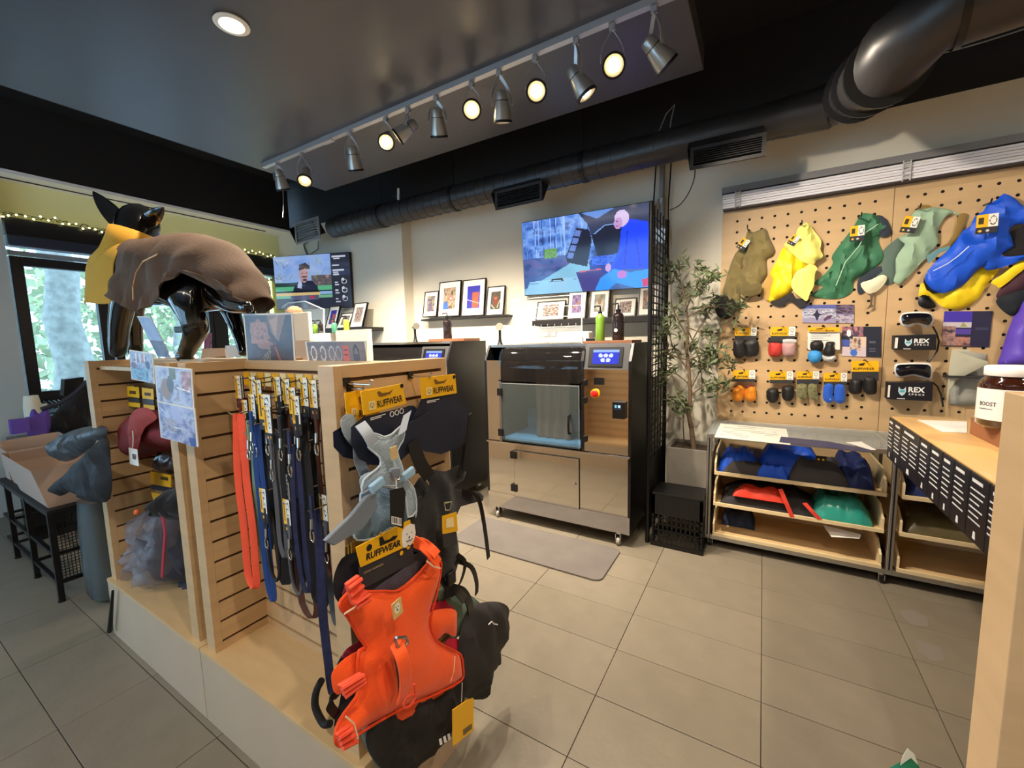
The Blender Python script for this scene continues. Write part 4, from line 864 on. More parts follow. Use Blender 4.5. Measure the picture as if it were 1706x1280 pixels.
t = coat('pale sage green dog harness coat with a tan lined neck loop', 'dog coat', [
    ('back_panel', SGD, c5([(390, 490), (400, 560), (330, 660), (335, 780), (300, 880), (220, 890), (150, 820), (200, 700), (215, 600), (330, 500)]), PY-.01, .03, .01, dict(seed=8)),
    ('body', SG, c5([(470, 275), (545, 240), (640, 228), (730, 240), (820, 262), (870, 300), (805, 284), (745, 315), (700, 380), (684, 420), (684, 520), (650, 580), (600, 650), (555, 690), (470, 780), (405, 855), (352, 888), (302, 862), (322, 790), (322, 670), (370, 590), (400, 540), (338, 490), (440, 450), (450, 350)]), PY-.03, .045, .02, dict(seed=9, smoothk=2)),
    ('neck_loop', M('loop_tan', (140, 112, 60), .85), c5([(930, 285), (915, 360), (880, 440), (810, 545), (740, 590), (700, 575), (760, 540), (810, 470), (840, 380), (850, 310), (880, 285)]), PY-.02, .03, .01, dict(seed=9, smoothk=2)),
    ('collar_edge', M('loop_tan'), c5([(515, 215), (600, 212), (625, 235), (520, 245)]), PY-.03, .02, .0, dict(seed=9, res=.012)),
    ('teal_strap', TEAL, c5([(580, 650), (680, 585), (790, 560), (770, 600), (700, 620), (600, 715)]), PY-.055, .015, .002, dict(seed=9, res=.015, smoothk=1)),
    ], (1540, 450), g, hook=(1525, 352))
tagcard(t, (1512, 372), PY-.09, .075, .10, rot=-.25)
t = coat('cream padded chest piece hanging on a peg below the green jacket', 'chest pad', [
    ('pad', CRM, c5([(20, 885), (110, 850), (200, 808), (246, 830), (222, 890), (150, 955), (75, 965)]), PY-.035, .03, .008, dict(seed=10, res=.012)),
    ('strap', M('strap_brown', (96, 80, 66), .8), c5([(104, 950), (130, 950), (118, 1060), (130, 1080), (70, 1105), (100, 1060)]), PY-.03, .006, 0, dict(seed=10, res=.01, smoothk=1)),
    ], (1455, 478), name='chest_pad')
BLD = M('trim_darkblue', (30, 40, 84), .7)
t = coat('bright blue large dog jacket with black trim, right of the pegboard', 'dog coat', [
    ('body', BLC, c5([(1250, 110), (1340, 150), (1413, 215), (1560, 260), (1560, 380), (1413, 372), (1340, 380), (1290, 440), (1330, 560), (1235, 620), (1260, 650), (1413, 640), (1560, 600), (1560, 660), (1413, 680), (1250, 740), (1100, 770), (1075, 730), (1000, 790), (950, 850), (880, 910), (780, 955), (690, 962), (610, 920), (572, 850), (600, 770), (690, 670), (780, 590), (850, 500), (900, 430), (965, 390), (1000, 310), (1075, 262), (1110, 205), (1195, 160)]), PY-.07, .06, .025, dict(seed=11, smoothk=2, res=.026)),
    ('hem_trim', BLKP, c5([(565, 830), (575, 870), (620, 925), (690, 965), (640, 970), (585, 935), (560, 870)]), PY-.075, .05, 0, dict(seed=11, res=.02, smoothk=1)),
    ('inner_black', DARKF, c5([(1210, 620), (1320, 560), (1300, 440), (1413, 390), (1560, 380), (1560, 610), (1413, 640), (1260, 650)]), PY-.05, .02, .01, dict(seed=12, smoothk=1)),
    ], (1640, 430), g, hook=(1638, 345))
MB().tube(onp(c5([(945, 565), (850, 650), (760, 715), (640, 775)]), y=PY-.136), .0028, 5).build('reflective_piping', M('piping_white', (210, 225, 240), .4), t, smooth=True)
tagcard(t, (1644, 373), PY-.145, .09, .11)
t = coat('yellow raincoat hanging behind the blue jacket', 'dog coat', [
    ('body', YL, c5([(540, 880), (600, 900), (700, 900), (900, 820), (1070, 700), (1210, 750), (1110, 880), (1030, 1005), (930, 1080), (830, 1106), (720, 1080), (650, 1020), (600, 985), (520, 1000)]), PY-.02, .045, .02, dict(seed=13)),
    ('dark_pouch', BLKP, c5([(520, 1000), (570, 980), (620, 1010), (665, 1080), (600, 1098), (520, 1070)]), PY-.03, .04, 0, dict(seed=13, res=.015)),
    ], (1600, 500), g)
t = coat('narrow yellow flap edged in black beside the maroon coat', 'dog coat', [
    ('flap', YL, c5([(1135, 870), (1240, 800), (1413, 665), (1560, 600), (1560, 690), (1413, 765), (1225, 912), (1180, 900)]), PY-.045, .03, .01, dict(seed=14)),
    ], (1690, 460), g)
t = coat('maroon and black dog coat at the right frame edge of the pegboard', 'dog coat', [
    ('body', M('coat_maroon', (66, 36, 50), .8), c5([(1230, 910), (1413, 770), (1600, 700), (1600, 960), (1413, 960), (1190, 1010)]), PY-.03, .04, .015, dict(seed=15)),
    ('lower_black', M('coat_darknavy', (24, 30, 40), .8), c5([(1190, 1010), (1413, 935), (1600, 930), (1600, 1100), (1400, 1130), (1310, 1160), (1210, 1090)]), PY-.05, .04, .015, dict(seed=15)),
    ], (1700, 500), g)
PUR = M('puffer_purple', (96, 70, 190), .45, bump=.05)
t = coat('glossy purple quilted dog puffer coat at the right frame edge', 'dog coat', [
    ('body', PUR, cv([(1800, -100), (1574, 20), (1500, 130), (1430, 300), (1370, 480), (1340, 590), (1308, 690), (1400, 712), (1574, 715), (1800, 720)], 1460, 500, 6.4), PY-.06, .09, .03, dict(seed=16, wscale=(8, 8))),
    ], (1690, 560), g)
# wallet of small carded goods on the pegboard
c6 = lambda pts: cv(pts, 1190, 500, 5.883)
c7 = lambda pts: cv(pts, 1460, 500, 6.4)
def quadcard(parent, tl, tr, br, bl, yy, mat, nm, th=.004):
    q = onp([bl, br, tr, tl], y=yy); return MB().slab(q, (0, -1, 0), th).build(nm, mat, parent)
BROWN = M('print_brown', (80, 56, 10), .6)
def goods(label, cat, hdr, cardb, pieces, group, dogp=True, name='carded_boots', yb=PY-.045):
    """hdr = x0,y0,x1,y1 header in crop pixels; pieces = (name, mat, outline, thickness)"""
    x0, y0, x1, y1 = hdr; p = P(*c6([((x0+x1)/2, y1)])[0], y=yb); t = thing(name, label, cat, p, group)
    w = x1-x0
    hd_ = quadcard(t, *c6([(x0, y0), (x1, y0), (x1, y1), (x0, y1)]), yb, YEL, 'header_card')
    q = onp(c6([(x0, y1), (x1, y1), (x0, y0)]), y=yb-.004); f = FR(q[0], q[1]-q[0], q[2]-q[0]); W, H = (q[1]-q[0]).length, (q[2]-q[0]).length
    tw = W*(.68 if dogp else .85)
    text('RUFFWEAR', f, W*.05, H*.14, 0, H*.24, INK, hd_, width=tw*.92, bold=.02)
    MB().hexa([f(W*.28, H*.55, 0), f(W*.44, H*.55, 0), f(W*.50, H*.82, 0), f(W*.25, H*.70, 0), f(W*.28, H*.55, .001), f(W*.44, H*.55, .001), f(W*.50, H*.82, .001), f(W*.25, H*.70, .001)]).build('hang_hole', INK, hd_)
    if dogp:
        i = Img(12, 18, (232, 232, 226)); i.ell(.5, .35, .3, .2, (60, 60, 60), ring=.25); i.ell(.35, .65, .05, .04, (30, 30, 30)); i.ell(.65, .65, .05, .04, (30, 30, 30)); i.line(.3, .85, .7, .85, .03, (60, 60, 60))
        picture('dog_print', i, f(W*.74, H*.98, .0003), f(W, H*.98, .0003), f(W*.74, 0, .0003), PRINTM, hd_)
    if cardb: quadcard(t, *c6([(x0+2, y1), (x1-2, y1), (x1-2, cardb), (x0+2, cardb)]), yb+.002, DARKC, 'backing_card')
    MB().tube([(p.x, PY, q[2].z), (p.x, PY-.11, q[2].z-.002)], .003, 6).build('peg_hook', BLKMET, t)
    for nm, mat, pts, th in pieces: puff(nm, mat, t, onp(c6(pts), y=yb-.006), NW, th, .004, res=.01, edge=.018, seed=len(nm))
    return t
RB = M('boot_red', (196, 60, 52), .6, bump=.3, bscale=140); RP = M('boot_pinkgrey', (190, 150, 150), .6); BB = M('boot_blue', (60, 150, 222), .5, bump=.4, bscale=90)
BKR = M('rubber_black', (30, 29, 30), .5); ORB = M('boot_orange', (245, 150, 40), .6, bump=.2); CAM = M('sock_camo', (120, 118, 84), .9, var=.4, vscale=60); BLS = M('sock_blue', (40, 92, 200), .8); BLS2 = M('sock_toe', (120, 180, 240), .8); GREYS = M('sole_grey', (196, 196, 196), .6)
g = 'carded dog boots and socks on the pegboard'
goods('pair of black grip strips on a yellow-headed card, top left of the pegboard goods', 'boots', (200, 270, 412, 350), 392, [('strap_loop', BKR, [(195, 400), (280, 395), (300, 440), (300, 540), (240, 575), (190, 540), (185, 450)], .03), ('strap_loop', BKR, [(290, 410), (410, 390), (435, 430), (432, 530), (380, 555), (305, 550), (295, 470)], .03)], g)
goods('pair of red mesh dog boots on a yellow-headed card', 'boots', (550, 265, 790, 352), 388, [('boot', RB, [(538, 420), (600, 410), (660, 425), (665, 500), (640, 552), (560, 556), (530, 520)], .05), ('boot', RP, [(668, 430), (740, 415), (795, 430), (796, 520), (770, 552), (690, 552), (668, 500)], .05), ('cuff', CHARC, [(530, 385), (665, 385), (665, 425), (535, 422)], .03), ('cuff', GREYS, [(672, 385), (795, 385), (795, 420), (672, 425)], .03)], g)
goods('blue and black dog boots in front of a white instruction card', 'boots', (918, 268, 1228, 310), None, [('ball_toe', BB, [(925, 520), (980, 490), (1045, 510), (1058, 560), (1030, 610), (960, 618), (920, 575)], .06), ('upper', BKR, [(945, 420), (1000, 395), (1060, 405), (1068, 470), (1040, 500), (950, 490)], .05), ('boot', BKR, [(1105, 412), (1180, 412), (1175, 450), (1190, 500), (1170, 550), (1100, 550), (1068, 520), (1090, 450)], .05), ('sole', GREYS, [(1060, 540), (1110, 558), (1185, 545), (1188, 585), (1140, 608), (1075, 590)], .05)], g, dogp=False)
qc = thing('instruction_card', 'white printed card behind the blue and black boots', 'card', P(*c6([(1070, 480)])[0], y=PY-.03))
quadcard(qc, *c6([(915, 310), (1230, 310), (1230, 487), (915, 487)]), PY-.03, TYVEK, 'sheet', .003)
q = onp(c6([(915, 487), (1230, 487), (915, 310)]), y=PY-.034); f_ = FR(q[0], q[1]-q[0], q[2]-q[0]); W_, H_ = (q[1]-q[0]).length, (q[2]-q[0]).length
for k, ww_ in enumerate((.5, .62, .4, .55)): MB().hexa([f_(W_*.08, H_*(.86-.12*k), 0), f_(W_*(.08+ww_), H_*(.86-.12*k), 0), f_(W_*(.08+ww_), H_*(.88-.12*k), 0), f_(W_*.08, H_*(.88-.12*k), 0), f_(W_*.08, H_*(.86-.12*k), .0005), f_(W_*(.08+ww_), H_*(.86-.12*k), .0005), f_(W_*(.08+ww_), H_*(.88-.12*k), .0005), f_(W_*.08, H_*(.88-.12*k), .0005)]).build('print_line', INK, qc)
goods('pair of orange dog boots on a yellow-headed card, bottom left of the goods', 'boots', (182, 690, 400, 772), 802, [('boot', ORB, [(180, 870), (230, 835), (285, 860), (288, 940), (265, 990), (200, 990), (175, 950)], .05), ('boot', ORB, [(300, 870), (350, 835), (400, 850), (412, 930), (400, 988), (320, 990), (296, 940)], .05), ('cuff', M('cuff_pattern', (120, 50, 40), .8), [(190, 845), (240, 835), (270, 855), (200, 870)], .055), ('cuff', M('cuff_pattern'), [(300, 840), (385, 832), (390, 862), (310, 870)], .055)], g)
goods('pair of round black dog boots on a card with a yellow lower half', 'boots', (540, 700, 772, 782), 815, [('boot', BKR, [(520, 880), (575, 862), (628, 880), (632, 960), (600, 1008), (545, 1006), (510, 960)], .06), ('boot', BKR, [(665, 860), (720, 838), (775, 850), (784, 930), (760, 985), (700, 992), (664, 950)], .06)], g)
MB().slab(onp(c6([(530, 990), (768, 990), (768, 825), (530, 825)]), y=PY-.040), (0, -1, 0), .003)
goods('pair of camouflage pattern dog socks on an orange-yellow card', 'socks', (808, 700, 1025, 776), 826, [('sock', CAM, [(815, 830), (905, 830), (908, 900), (905, 968), (850, 970), (808, 940)], .03), ('sock', CAM, [(922, 830), (1002, 830), (1005, 900), (1022, 960), (985, 985), (925, 940)], .03)], g, name='carded_socks')
goods('pair of bright blue dog socks with light toes on a card', 'socks', (1072, 715, 1300, 800), 830, [('sock', BLS, [(1085, 828), (1165, 832), (1160, 920), (1168, 990), (1110, 1008), (1065, 960)], .03), ('sock', BLS, [(1188, 835), (1275, 840), (1280, 930), (1278, 995), (1225, 1015), (1178, 980)], .03), ('toe', BLS2, [(1090, 930), (1150, 940), (1162, 990), (1110, 1000)], .04), ('toe', BLS2, [(1195, 940), (1260, 945), (1272, 990), (1225, 1005)], .04)], g, name='carded_socks')
goods('pair of black rubber boots on a navy card, lower right of the goods', 'boots', (1345, 597, 1612, 702), 790, [('boot', BKR, [(1335, 790), (1400, 765), (1450, 785), (1448, 880), (1430, 920), (1350, 922), (1318, 880)], .06), ('boot', BKR, [(1460, 760), (1530, 742), (1590, 765), (1600, 860), (1585, 922), (1500, 925), (1458, 870)], .06)], g, dogp=False)
def poster(label, tl, tr, br, bl, img, name='printed_poster', yy=PY-.003):
    t = thing(name, label, 'poster', P(*bl, y=yy)); q = onp([tl, tr, br, bl], y=yy)
    MB().slab([q[3], q[2], q[1], q[0]], (0, -1, 0), .003).build('board', TYVEK, t)
    d = Vector((0, -.0034, 0)); picture('print', img, q[0]+d, q[1]+d, q[3]+d, PRINTM, t); return t
i = Img(80, 28, (130, 125, 165)); i.rect(0, 0, 1, .3, (84, 92, 160)); i.mottle(0, .2, .66, .75, [(96, 104, 160), (200, 205, 220), (120, 116, 140), (215, 216, 228)], 8, 3); i.rect(0, .75, .66, 1, (150, 145, 180)); i.mottle(.66, 0, 1, .5, [(40, 34, 50), (120, 100, 130), (30, 28, 44)], 8, 4); i.mottle(.66, .52, 1, 1, [(60, 50, 60), (190, 180, 200), (110, 100, 130)], 8, 5)
i.poly([(.2, .6), (.26, .4), (.3, .25), (.33, .45), (.4, .55), (.34, .6), (.3, .9), (.24, .6)], (40, 36, 66)); i.poly([(.42, .8), (.5, .6), (.6, .55), (.56, .75), (.44, .9)], (90, 60, 90))
poster('wide photo poster of snowy peaks above the boots', *c6([(862, 48), (1370, 46), (1362, 222), (862, 222)]), i)
i = Img(64, 50, (34, 38, 54)); i.mottle(0, 0, .55, .32, [(180, 90, 90), (150, 110, 130), (60, 50, 70), (190, 130, 130)], 7, 6); i.ell(.18, .22, .06, .12, (236, 232, 236)); i.rect(.28, .34, .62, .98, (220, 196, 180)); i.rect(0, .45, .28, .66, (70, 90, 170)); i.rect(0, .68, .62, 1, (205, 190, 200)); i.mottle(.2, .38, .5, .8, [(60, 40, 50), (220, 200, 180), (120, 80, 70)], 10, 7); i.ell(.31, .88, .09, .12, (60, 110, 200))
for k in (.48, .52, .72, .8): i.rect(.7, k, .86, k+.014, (120, 124, 140))
poster('square photo poster with a dark right half beside the white card', *c6([(1252, 260), (1638, 262), (1625, 553), (1250, 548)]), i)
i = Img(72, 52, (38, 36, 66)); i.rect(0, 0, .6, .32, (66, 50, 170)); i.rect(0, .3, .6, .46, (196, 188, 200)); i.poly([(.36, .45), (.42, .3), (.52, .45)], (150, 160, 90)); i.mottle(0, .42, .28, .98, [(90, 70, 80), (180, 140, 130), (60, 50, 66)], 8, 9); i.mottle(.28, .74, .6, .98, [(80, 60, 70), (190, 130, 110), (120, 110, 130)], 9, 10); i.rect(.28, .5, .6, .66, (84, 66, 160))
for k in (.46, .5, .76, .82): i.rect(.68, k, .95, k+.012, (70, 72, 104))
poster('purple and navy poster right of the upper goggles', *c7([(722, 122), (1238, 118), (1205, 490), (692, 490)]), i)
# goggles and their boxes
LENS = M('goggle_lens', (16, 16, 26), .06, coat=.6); GWH = M('goggle_white', (226, 224, 222), .35)
def goggles(label, out, lens, yy, strap):
    t = thing('dog_goggles', label, 'goggles', P(*out[len(out)//2], y=yy), 'dog goggles on boxes')
    puff('rim', GWH, t, onp(out, y=yy), NW, .045, 0, res=.015, edge=.01); puff('lens', LENS, t, onp(lens, y=yy-.036), NW, .026, 0, res=.012, edge=.03)
    MB().tube(onp(strap, y=yy+.01), .005, 6).build('strap', BLKP, t, smooth=True)
goggles('white-rimmed dog goggles with a black mirrored lens on the upper box', c7([(300, 135), (420, 122), (560, 128), (610, 160), (618, 220), (590, 275), (530, 298), (500, 280), (440, 262), (370, 292), (290, 280), (252, 230), (258, 170)]),
        c7([(310, 150), (420, 140), (550, 145), (592, 170), (596, 225), (560, 268), (520, 262), (430, 240), (340, 262), (290, 255), (270, 215), (275, 170)]), PY-.07, c7([(600, 280), (640, 350), (668, 440), (650, 540), (600, 610), (550, 665)]))
goggles('white-rimmed dog goggles with a smoky lens on the lower box', c7([(200, 690), (300, 672), (480, 668), (590, 685), (608, 760), (590, 840), (540, 855), (480, 830), (400, 810), (300, 825), (240, 830), (200, 790)]),
        c7([(225, 700), (320, 688), (480, 686), (570, 700), (585, 760), (570, 830), (500, 815), (400, 792), (300, 808), (250, 812), (212, 770)]), PY-.07, c7([(600, 880), (650, 920), (690, 1010), (712, 1140)]))
def rexbox(label, q, dep, stick, y_f):
    """q tl,tr,br,bl on the front plane"""
    tl, tr, br, bl = onp(q, y=y_f); t = thing('goggle_box', label, 'box', bl, 'black goggle boxes on the pegboard')
    bx = MB().slab([bl, br, tr, tl], (0, 1, 0), dep).build('carton', M('box_black', (24, 24, 32), .45), t, bevel=.002)
    f = FR(bl, br-bl, tl-bl); W, H = (br-bl).length, (tl-bl).length
    text('REX', f, W*.45, H*.48, 0, H*.30, INKW, bx, width=W*.36, bold=.03); text('S P E C S', f, W*.47, H*.30, 0, H*.10, INKW, bx, width=W*.34, bold=.02)
    w_ = M('logo_pale', (190, 215, 225), .5)
    def pg(pts, mt): MB().slab([f(W*a, H*b, .0004) for a, b in pts], f.n, .0006).build('emblem', mt, bx)
    pg([(.24, .78), (.29, .62), (.35, .62), (.40, .78), (.41, .5), (.38, .34), (.325, .24), (.27, .34), (.235, .5)], w_)
    pg2 = [(.26, .58), (.39, .58), (.375, .44), (.275, .44)]
    MB().slab([f(W*a, H*b, .0012) for a, b in pg2], f.n, .0006).build('emblem', M('logo_cyan', (96, 170, 190), .5), bx)
    MB().slab([f(W*a, H*b, .0003) for a, b in stick], f.n, .0006).build('sticker', TYVEK, bx)
    MB().slab([f(W*a, H*b, .0003) for a, b in [(.22, .05), (.40, .05), (.40, .09), (.22, .09)]], f.n, .0006).build('print_line', INKW, bx)
rexbox('upper black goggle box with white lettering below the mirrored goggles', c7([(195, 378), (642, 365), (640, 535), (190, 530)]), .07, [(0, .10), (.07, .10), (.07, .84), (0, .84)], PY-.085)
rexbox('lower black goggle box with white lettering below the smoky goggles', c7([(130, 880), (605, 872), (598, 1080), (115, 1058)]), .08, [(0, .12), (.05, .12), (.05, .84), (0, .84)], PY-.095)
bt = thing('folded_blanket', 'grey folded dog bed roll held by a dark strap on the pegboard', 'blanket', P(*c7([(950, 1130)])[0], y=PY-.05))
BLK_ = M('blanket_grey', (158, 158, 150), .8, bump=.2, bscale=120); BLK2 = M('blanket_light', (184, 182, 162), .8)
puff('roll', BLK_, bt, onp(c7([(800, 545), (1000, 535), (1205, 560), (1195, 700), (1180, 860), (1160, 1000), (1130, 1140), (930, 1148), (760, 1138), (765, 960), (775, 800), (785, 650)]), y=PY-.004), NW, .09, .008, smoothk=1, edge=.02, res=.03)
puff('flap', BLK2, bt, onp(c7([(805, 525), (1010, 525), (1000, 555), (850, 545), (1200, 660), (1180, 690), (1000, 780), (850, 860), (780, 960), (752, 1140), (750, 1050), (765, 850), (780, 700)]), y=PY-.092), NW, .014, .002, smoothk=1, edge=.01, res=.025)
MB().slab(onp(c7([(768, 832), (1215, 848), (1217, 820), (770, 806)]), y=PY-.108), (0, 1, 0), .10).build('strap', CHARC, bt)
# ================================================================== glass topped cabinet
cb = thing('display_cabinet', 'low aluminium framed display cabinet with glass top and pull-out wooden trays', 'cabinet', (.7, 3.45, 0))
CX = (-.30, .70, 1.70); CY0, CY1, CZ0, CZ1 = 3.20, 3.74, .062, .835; pw = .032
def beam(nm, x0, x1, y0, y1, z0, z1): return MB().box(x0, x1, y0, y1, z0, z1).build(nm, ALU, cb, bevel=.003)
for k, x in enumerate(CX):
    for yy in (CY0, CY1-pw):
        b_ = beam('upright', x-pw/2, x+pw/2, yy, yy+pw, CZ0, CZ1)
        if yy == CY0: MB().box(x-.004, x+.004, yy-.001, yy+.002, CZ0+.03, CZ1-.03).build('groove', BLACK, b_)
for yy in (CY0, CY1-pw):
    for x0, x1 in ((CX[0], CX[1]), (CX[1], CX[2])):
        for z in (CZ0, CZ1-pw): beam('cross_rail', x0+pw/2, x1-pw/2, yy, yy+pw, z, z+pw)
for x in CX:
    for z in (CZ0, CZ1-pw): beam('side_rail', x-pw/2, x+pw/2, CY0+pw, CY1-pw, z, z+pw)
for k in range(2):
    MB().box(CX[k]-.01, CX[k+1]-.003 if k == 0 else CX[2]+.016, CY0, CY1, CZ1, CZ1+.006).build('glass_top', M('top_glass', (225, 235, 235), .03, alpha=.25), cb)
    box('back_sheet', M('back_grey', (96, 84, 70), .8), cb, CX[k]+pw/2, CX[k+1]-pw/2, CY1-.012, CY1-.006, CZ0+pw, CZ1-pw)
    box('deck', BLACK, cb, CX[k]+pw/2, CX[k+1]-pw/2, CY0+pw, CY1-pw, CZ0, CZ0+.012)
TRAY = M('tray_birch', (214, 184, 136), .5, var=.06, vscale=3, grain=(1, 4, 8)); TRAYE = M('tray_edge', (226, 204, 160), .5)
TZ = (.545, .318, .092)
for k in range(2):
    for z in TZ:
        x0, x1, y0, y1 = CX[k]+.035, CX[k+1]-.035, CY0+.008, CY1-.03
        tr = MB().box(x0, x1, y0, y1, z, z+.010).build('tray', TRAY, cb)
        MB().box(x0, x1, y0-.012, y0, z, z+.024).build('front_lip', TRAYE, tr, bevel=.001)
        for xs in (x0, x1-.012):
            MB().slab([(xs, y0, z+.010), (xs, y1, z+.010), (xs, y1, z+.15), (xs, y0+.10, z+.15), (xs, y0, z+.085)], (1, 0, 0), .012).build('tray_side', TRAYE, tr)
        MB().box(x0+.012, x1-.012, y1-.012, y1, z+.010, z+.15).build('tray_back', TRAY, tr)
for x, y in ((CX[0]+.02, 3.24), (CX[1]-.03, 3.22), (CX[2], 3.24), (CX[0]+.02, 3.68), (CX[1], 3.68), (CX[2], 3.68)):
    c_ = MB().lathe([(.018, .052), (.018, .062)], (x, y, 0), n=12).box(x-.016, x-.012, y-.02, y+.015, .02, .054).box(x+.012, x+.016, y-.02, y+.015, .02, .054).build('caster', CHROME, cb)
    MB().lathe([(.020, -.010), (.0255, -.006), (.0255, .006), (.020, .010)], (x, y-.006, .0258), (1, 0, 0), 16).build('wheel', BLKP, c_, smooth=True)
def heap(name, label, cat, x0, x1, y0, y1, z, h, mat, seed, parts=(), flat=.5, group=None):
    """a soft folded pile on a tray"""
    t = thing(name, label, cat, ((x0+x1)/2, (y0+y1)/2, z), group); nx, ny = 26, 12; vs = []; fs = []
    for j in range(ny+1):
        for i in range(nx+1):
            a, b = i/nx, j/ny; e = min(1, 5*min(a, 1-a))**.5*min(1, 5*min(b, 1-b)+.0)**.5
            flat_ = flat*.5+.42; q = h*(flat_+(1-flat_)*(.5+.9*noise.noise(Vector((a*4+seed, b*2.2, seed)))))*e+.030*(.5-abs(noise.noise(Vector((a*9+seed, b*4, seed)))))*e+.008*noise.noise(Vector((a*26+seed, b*9, seed)))*e
            wob = .012*noise.noise(Vector((a*6+seed, j*.7, 3.3)))
            vs.append((x0+(x1-x0)*a, y0+(y1-y0)*b+wob*(1 if 0 < j < ny else 0), z+max(q, 0)+.001))
    n = nx+1; fs = [(j*n+i, j*n+i+1, (j+1)*n+i+1, (j+1)*n+i) for j in range(ny) for i in range(nx)]
    k = len(vs); vs += [(v[0], v[1], z) for v in vs]; fs += [tuple(q+k for q in f)[::-1] for f in fs]
    rim = [i for i in range(n)]+[(j*n+nx) for j in range(1, ny+1)]+[ny*n+i for i in range(nx-1, -1, -1)]+[j*n for j in range(ny-1, 0, -1)]
    fs += [(rim[i], rim[(i+1) % len(rim)], rim[(i+1) % len(rim)]+k, rim[i]+k) for i in range(len(rim))]
    MB().add(vs, fs).build('cloth', mat, t, smooth=True); return t
GRC = M('coat_grey', (66, 62, 62), .8, bump=.1, bscale=80)
g = 'folded dog coats in the cabinet trays'
x0 = CX[0]+.055
heap('folded_coat', 'blue and grey padded dog coat at the left of the top tray', 'dog coat', x0, x0+.25, 3.24, 3.62, .556, .15, BLC, 2, group=g)
heap('folded_coat', 'grey lower coat bulging at the front of the top tray', 'dog coat', x0+.03, x0+.34, 3.225, 3.40, .556, .085, GRC, 5, group=g)
heap('folded_coat', 'bright blue padded dog coat filling the middle of the top tray', 'dog coat', x0+.24, x0+.62, 3.26, 3.66, .556, .20, BLC, 9, flat=.75, group=g)
heap('folded_coat', 'small blue quilted lump at the front middle of the top tray', 'dog coat', x0+.24, x0+.42, 3.212, 3.30, .556, .085, BLC, 12, flat=.8, group=g)
heap('folded_coat', 'crumpled charcoal coat at the right of the top tray', 'dog coat', x0+.42, x0+.74, 3.215, 3.50, .556, .15, GRC, 14, flat=.35, group=g)
heap('folded_coat', 'dark blue coat tucked in the right end of the top tray', 'dog coat', x0+.68, x0+.87, 3.26, 3.66, .556, .17, M('coat_navy', (28, 44, 100), .6), 15, group=g)
cdp = P(1368, 760, y=3.235); tcd = thing('dark_hang_card', 'small black card with two yellow dots hanging over the blue coat in the top tray', 'card', (cdp.x, 3.235, .70))
MB().box(cdp.x-.028, cdp.x+.028, 3.235, 3.237, .705, .745).build('card', BLKP, tcd)
for d_ in (-.012, .012): MB().lathe([(.007, 0), (.007, .001)], (cdp.x+d_, 3.235, .722), (0, -1, 0), 12).build('dot', YEL, tcd)
REDB = M('coat_redorange', (214, 60, 40), .6)
heap('folded_harness', 'charcoal harness with red webbing on the middle tray', 'harness', x0+.02, x0+.60, 3.24, 3.62, .329, .12, M('char_net', (44, 42, 46), .8), 22, flat=.5, group=g)
heap('folded_harness', 'red-orange webbing bundle on top of the charcoal harness in the middle tray', 'harness', x0+.10, x0+.42, 3.222, 3.36, .40, .06, REDB, 25, flat=.3, group=g)
for k, (a, b) in enumerate((((1300, 815), (1320, 862)), ((1340, 838), (1366, 866)))):
    p0, p1 = P(*a, y=3.215), P(*b, y=3.195); tag(MB().ribbon([p0, (p0+p1)/2+Vector((0, -.006, 0)), Vector((p1.x, 3.195, max(p1.z, .30)))], (.012, 0, .004), .002).build('red_strap', REDB, None), ('left', 'right')[k]+' red strap hanging over the lip of the middle tray', 'strap')
heap('folded_coat', 'teal green quilted coat in a clear bag at the right of the middle tray', 'dog coat', x0+.56, x0+.87, 3.215, 3.60, .329, .135, M('coat_teal', (44, 150, 136), .25, coat=.4, bump=.1, bscale=20), 31, flat=.85, group=g)
heap('folded_coat', 'dark blue patterned cloth at the back left of the bottom tray', 'dog coat', x0+.02, x0+.24, 3.40, 3.62, .103, .10, M('cloth_blue_dark', (40, 56, 90), .8, var=.4, vscale=30), 33, group=g)
tg = tag(MB().slab([P(1372, 876, y=3.30), P(1435, 892, y=3.24), P(1432, 898, y=3.22), P(1385, 895, y=3.22)], (0, 0, 1), .004).build('paper_leaflet', TYVEK, None), 'pale leaflet poking out below the middle tray', 'leaflet')
x0 = CX[1]+.055
heap('folded_coat', 'navy folded coat at the left of the right-hand top tray', 'dog coat', x0, x0+.4, 3.26, 3.66, .556, .12, M('coat_navy'), 40, group=g)
heap('folded_coat', 'olive drab coat in clear wrap on the right-hand middle tray', 'dog coat', x0+.01, x0+.62, 3.24, 3.66, .329, .11, M('coat_olive', (92, 84, 58), .4, coat=.3), 43, flat=.7, group=g)
# papers on the glass
def paper(label, pts, z, mat, name='paper_sheet', th=.0015): return tag(MB().slab(onp(pts, z=z), (0, 0, 1), th).build(name, mat, None), label, 'paper')
ZT = CZ1+.0065
i_ = cv([(130, 110), (598, 150), (545, 245), (85, 208)], 1170, 680, 4.267)
pp = thing('printed_sheet', 'white sheet with grey handwriting on the left of the glass top', 'paper', P(*i_[3], z=ZT))
q = onp(i_, z=ZT); MB().slab(q, (0, 0, 1), .001).build('sheet', TYVEK, pp)
im = Img(60, 30, (216, 216, 208))
for k in range(9):
    y = .1+.09*k; im.line(.08, y, random.uniform(.4, .92), y+.03, .008, (150, 148, 140))
picture('print', im, q[0]+Vector((0, 0, .0012)), q[1]+Vector((0, 0, .0012)), q[3]+Vector((0, 0, .0012)), PRINTM, pp)
paper('white leaflet at the right of the glass top beside the menu boards', cv([(1020, 245), (1130, 240), (1240, 300), (1200, 300)], 1170, 680, 4.267), ZT, TYVEK)
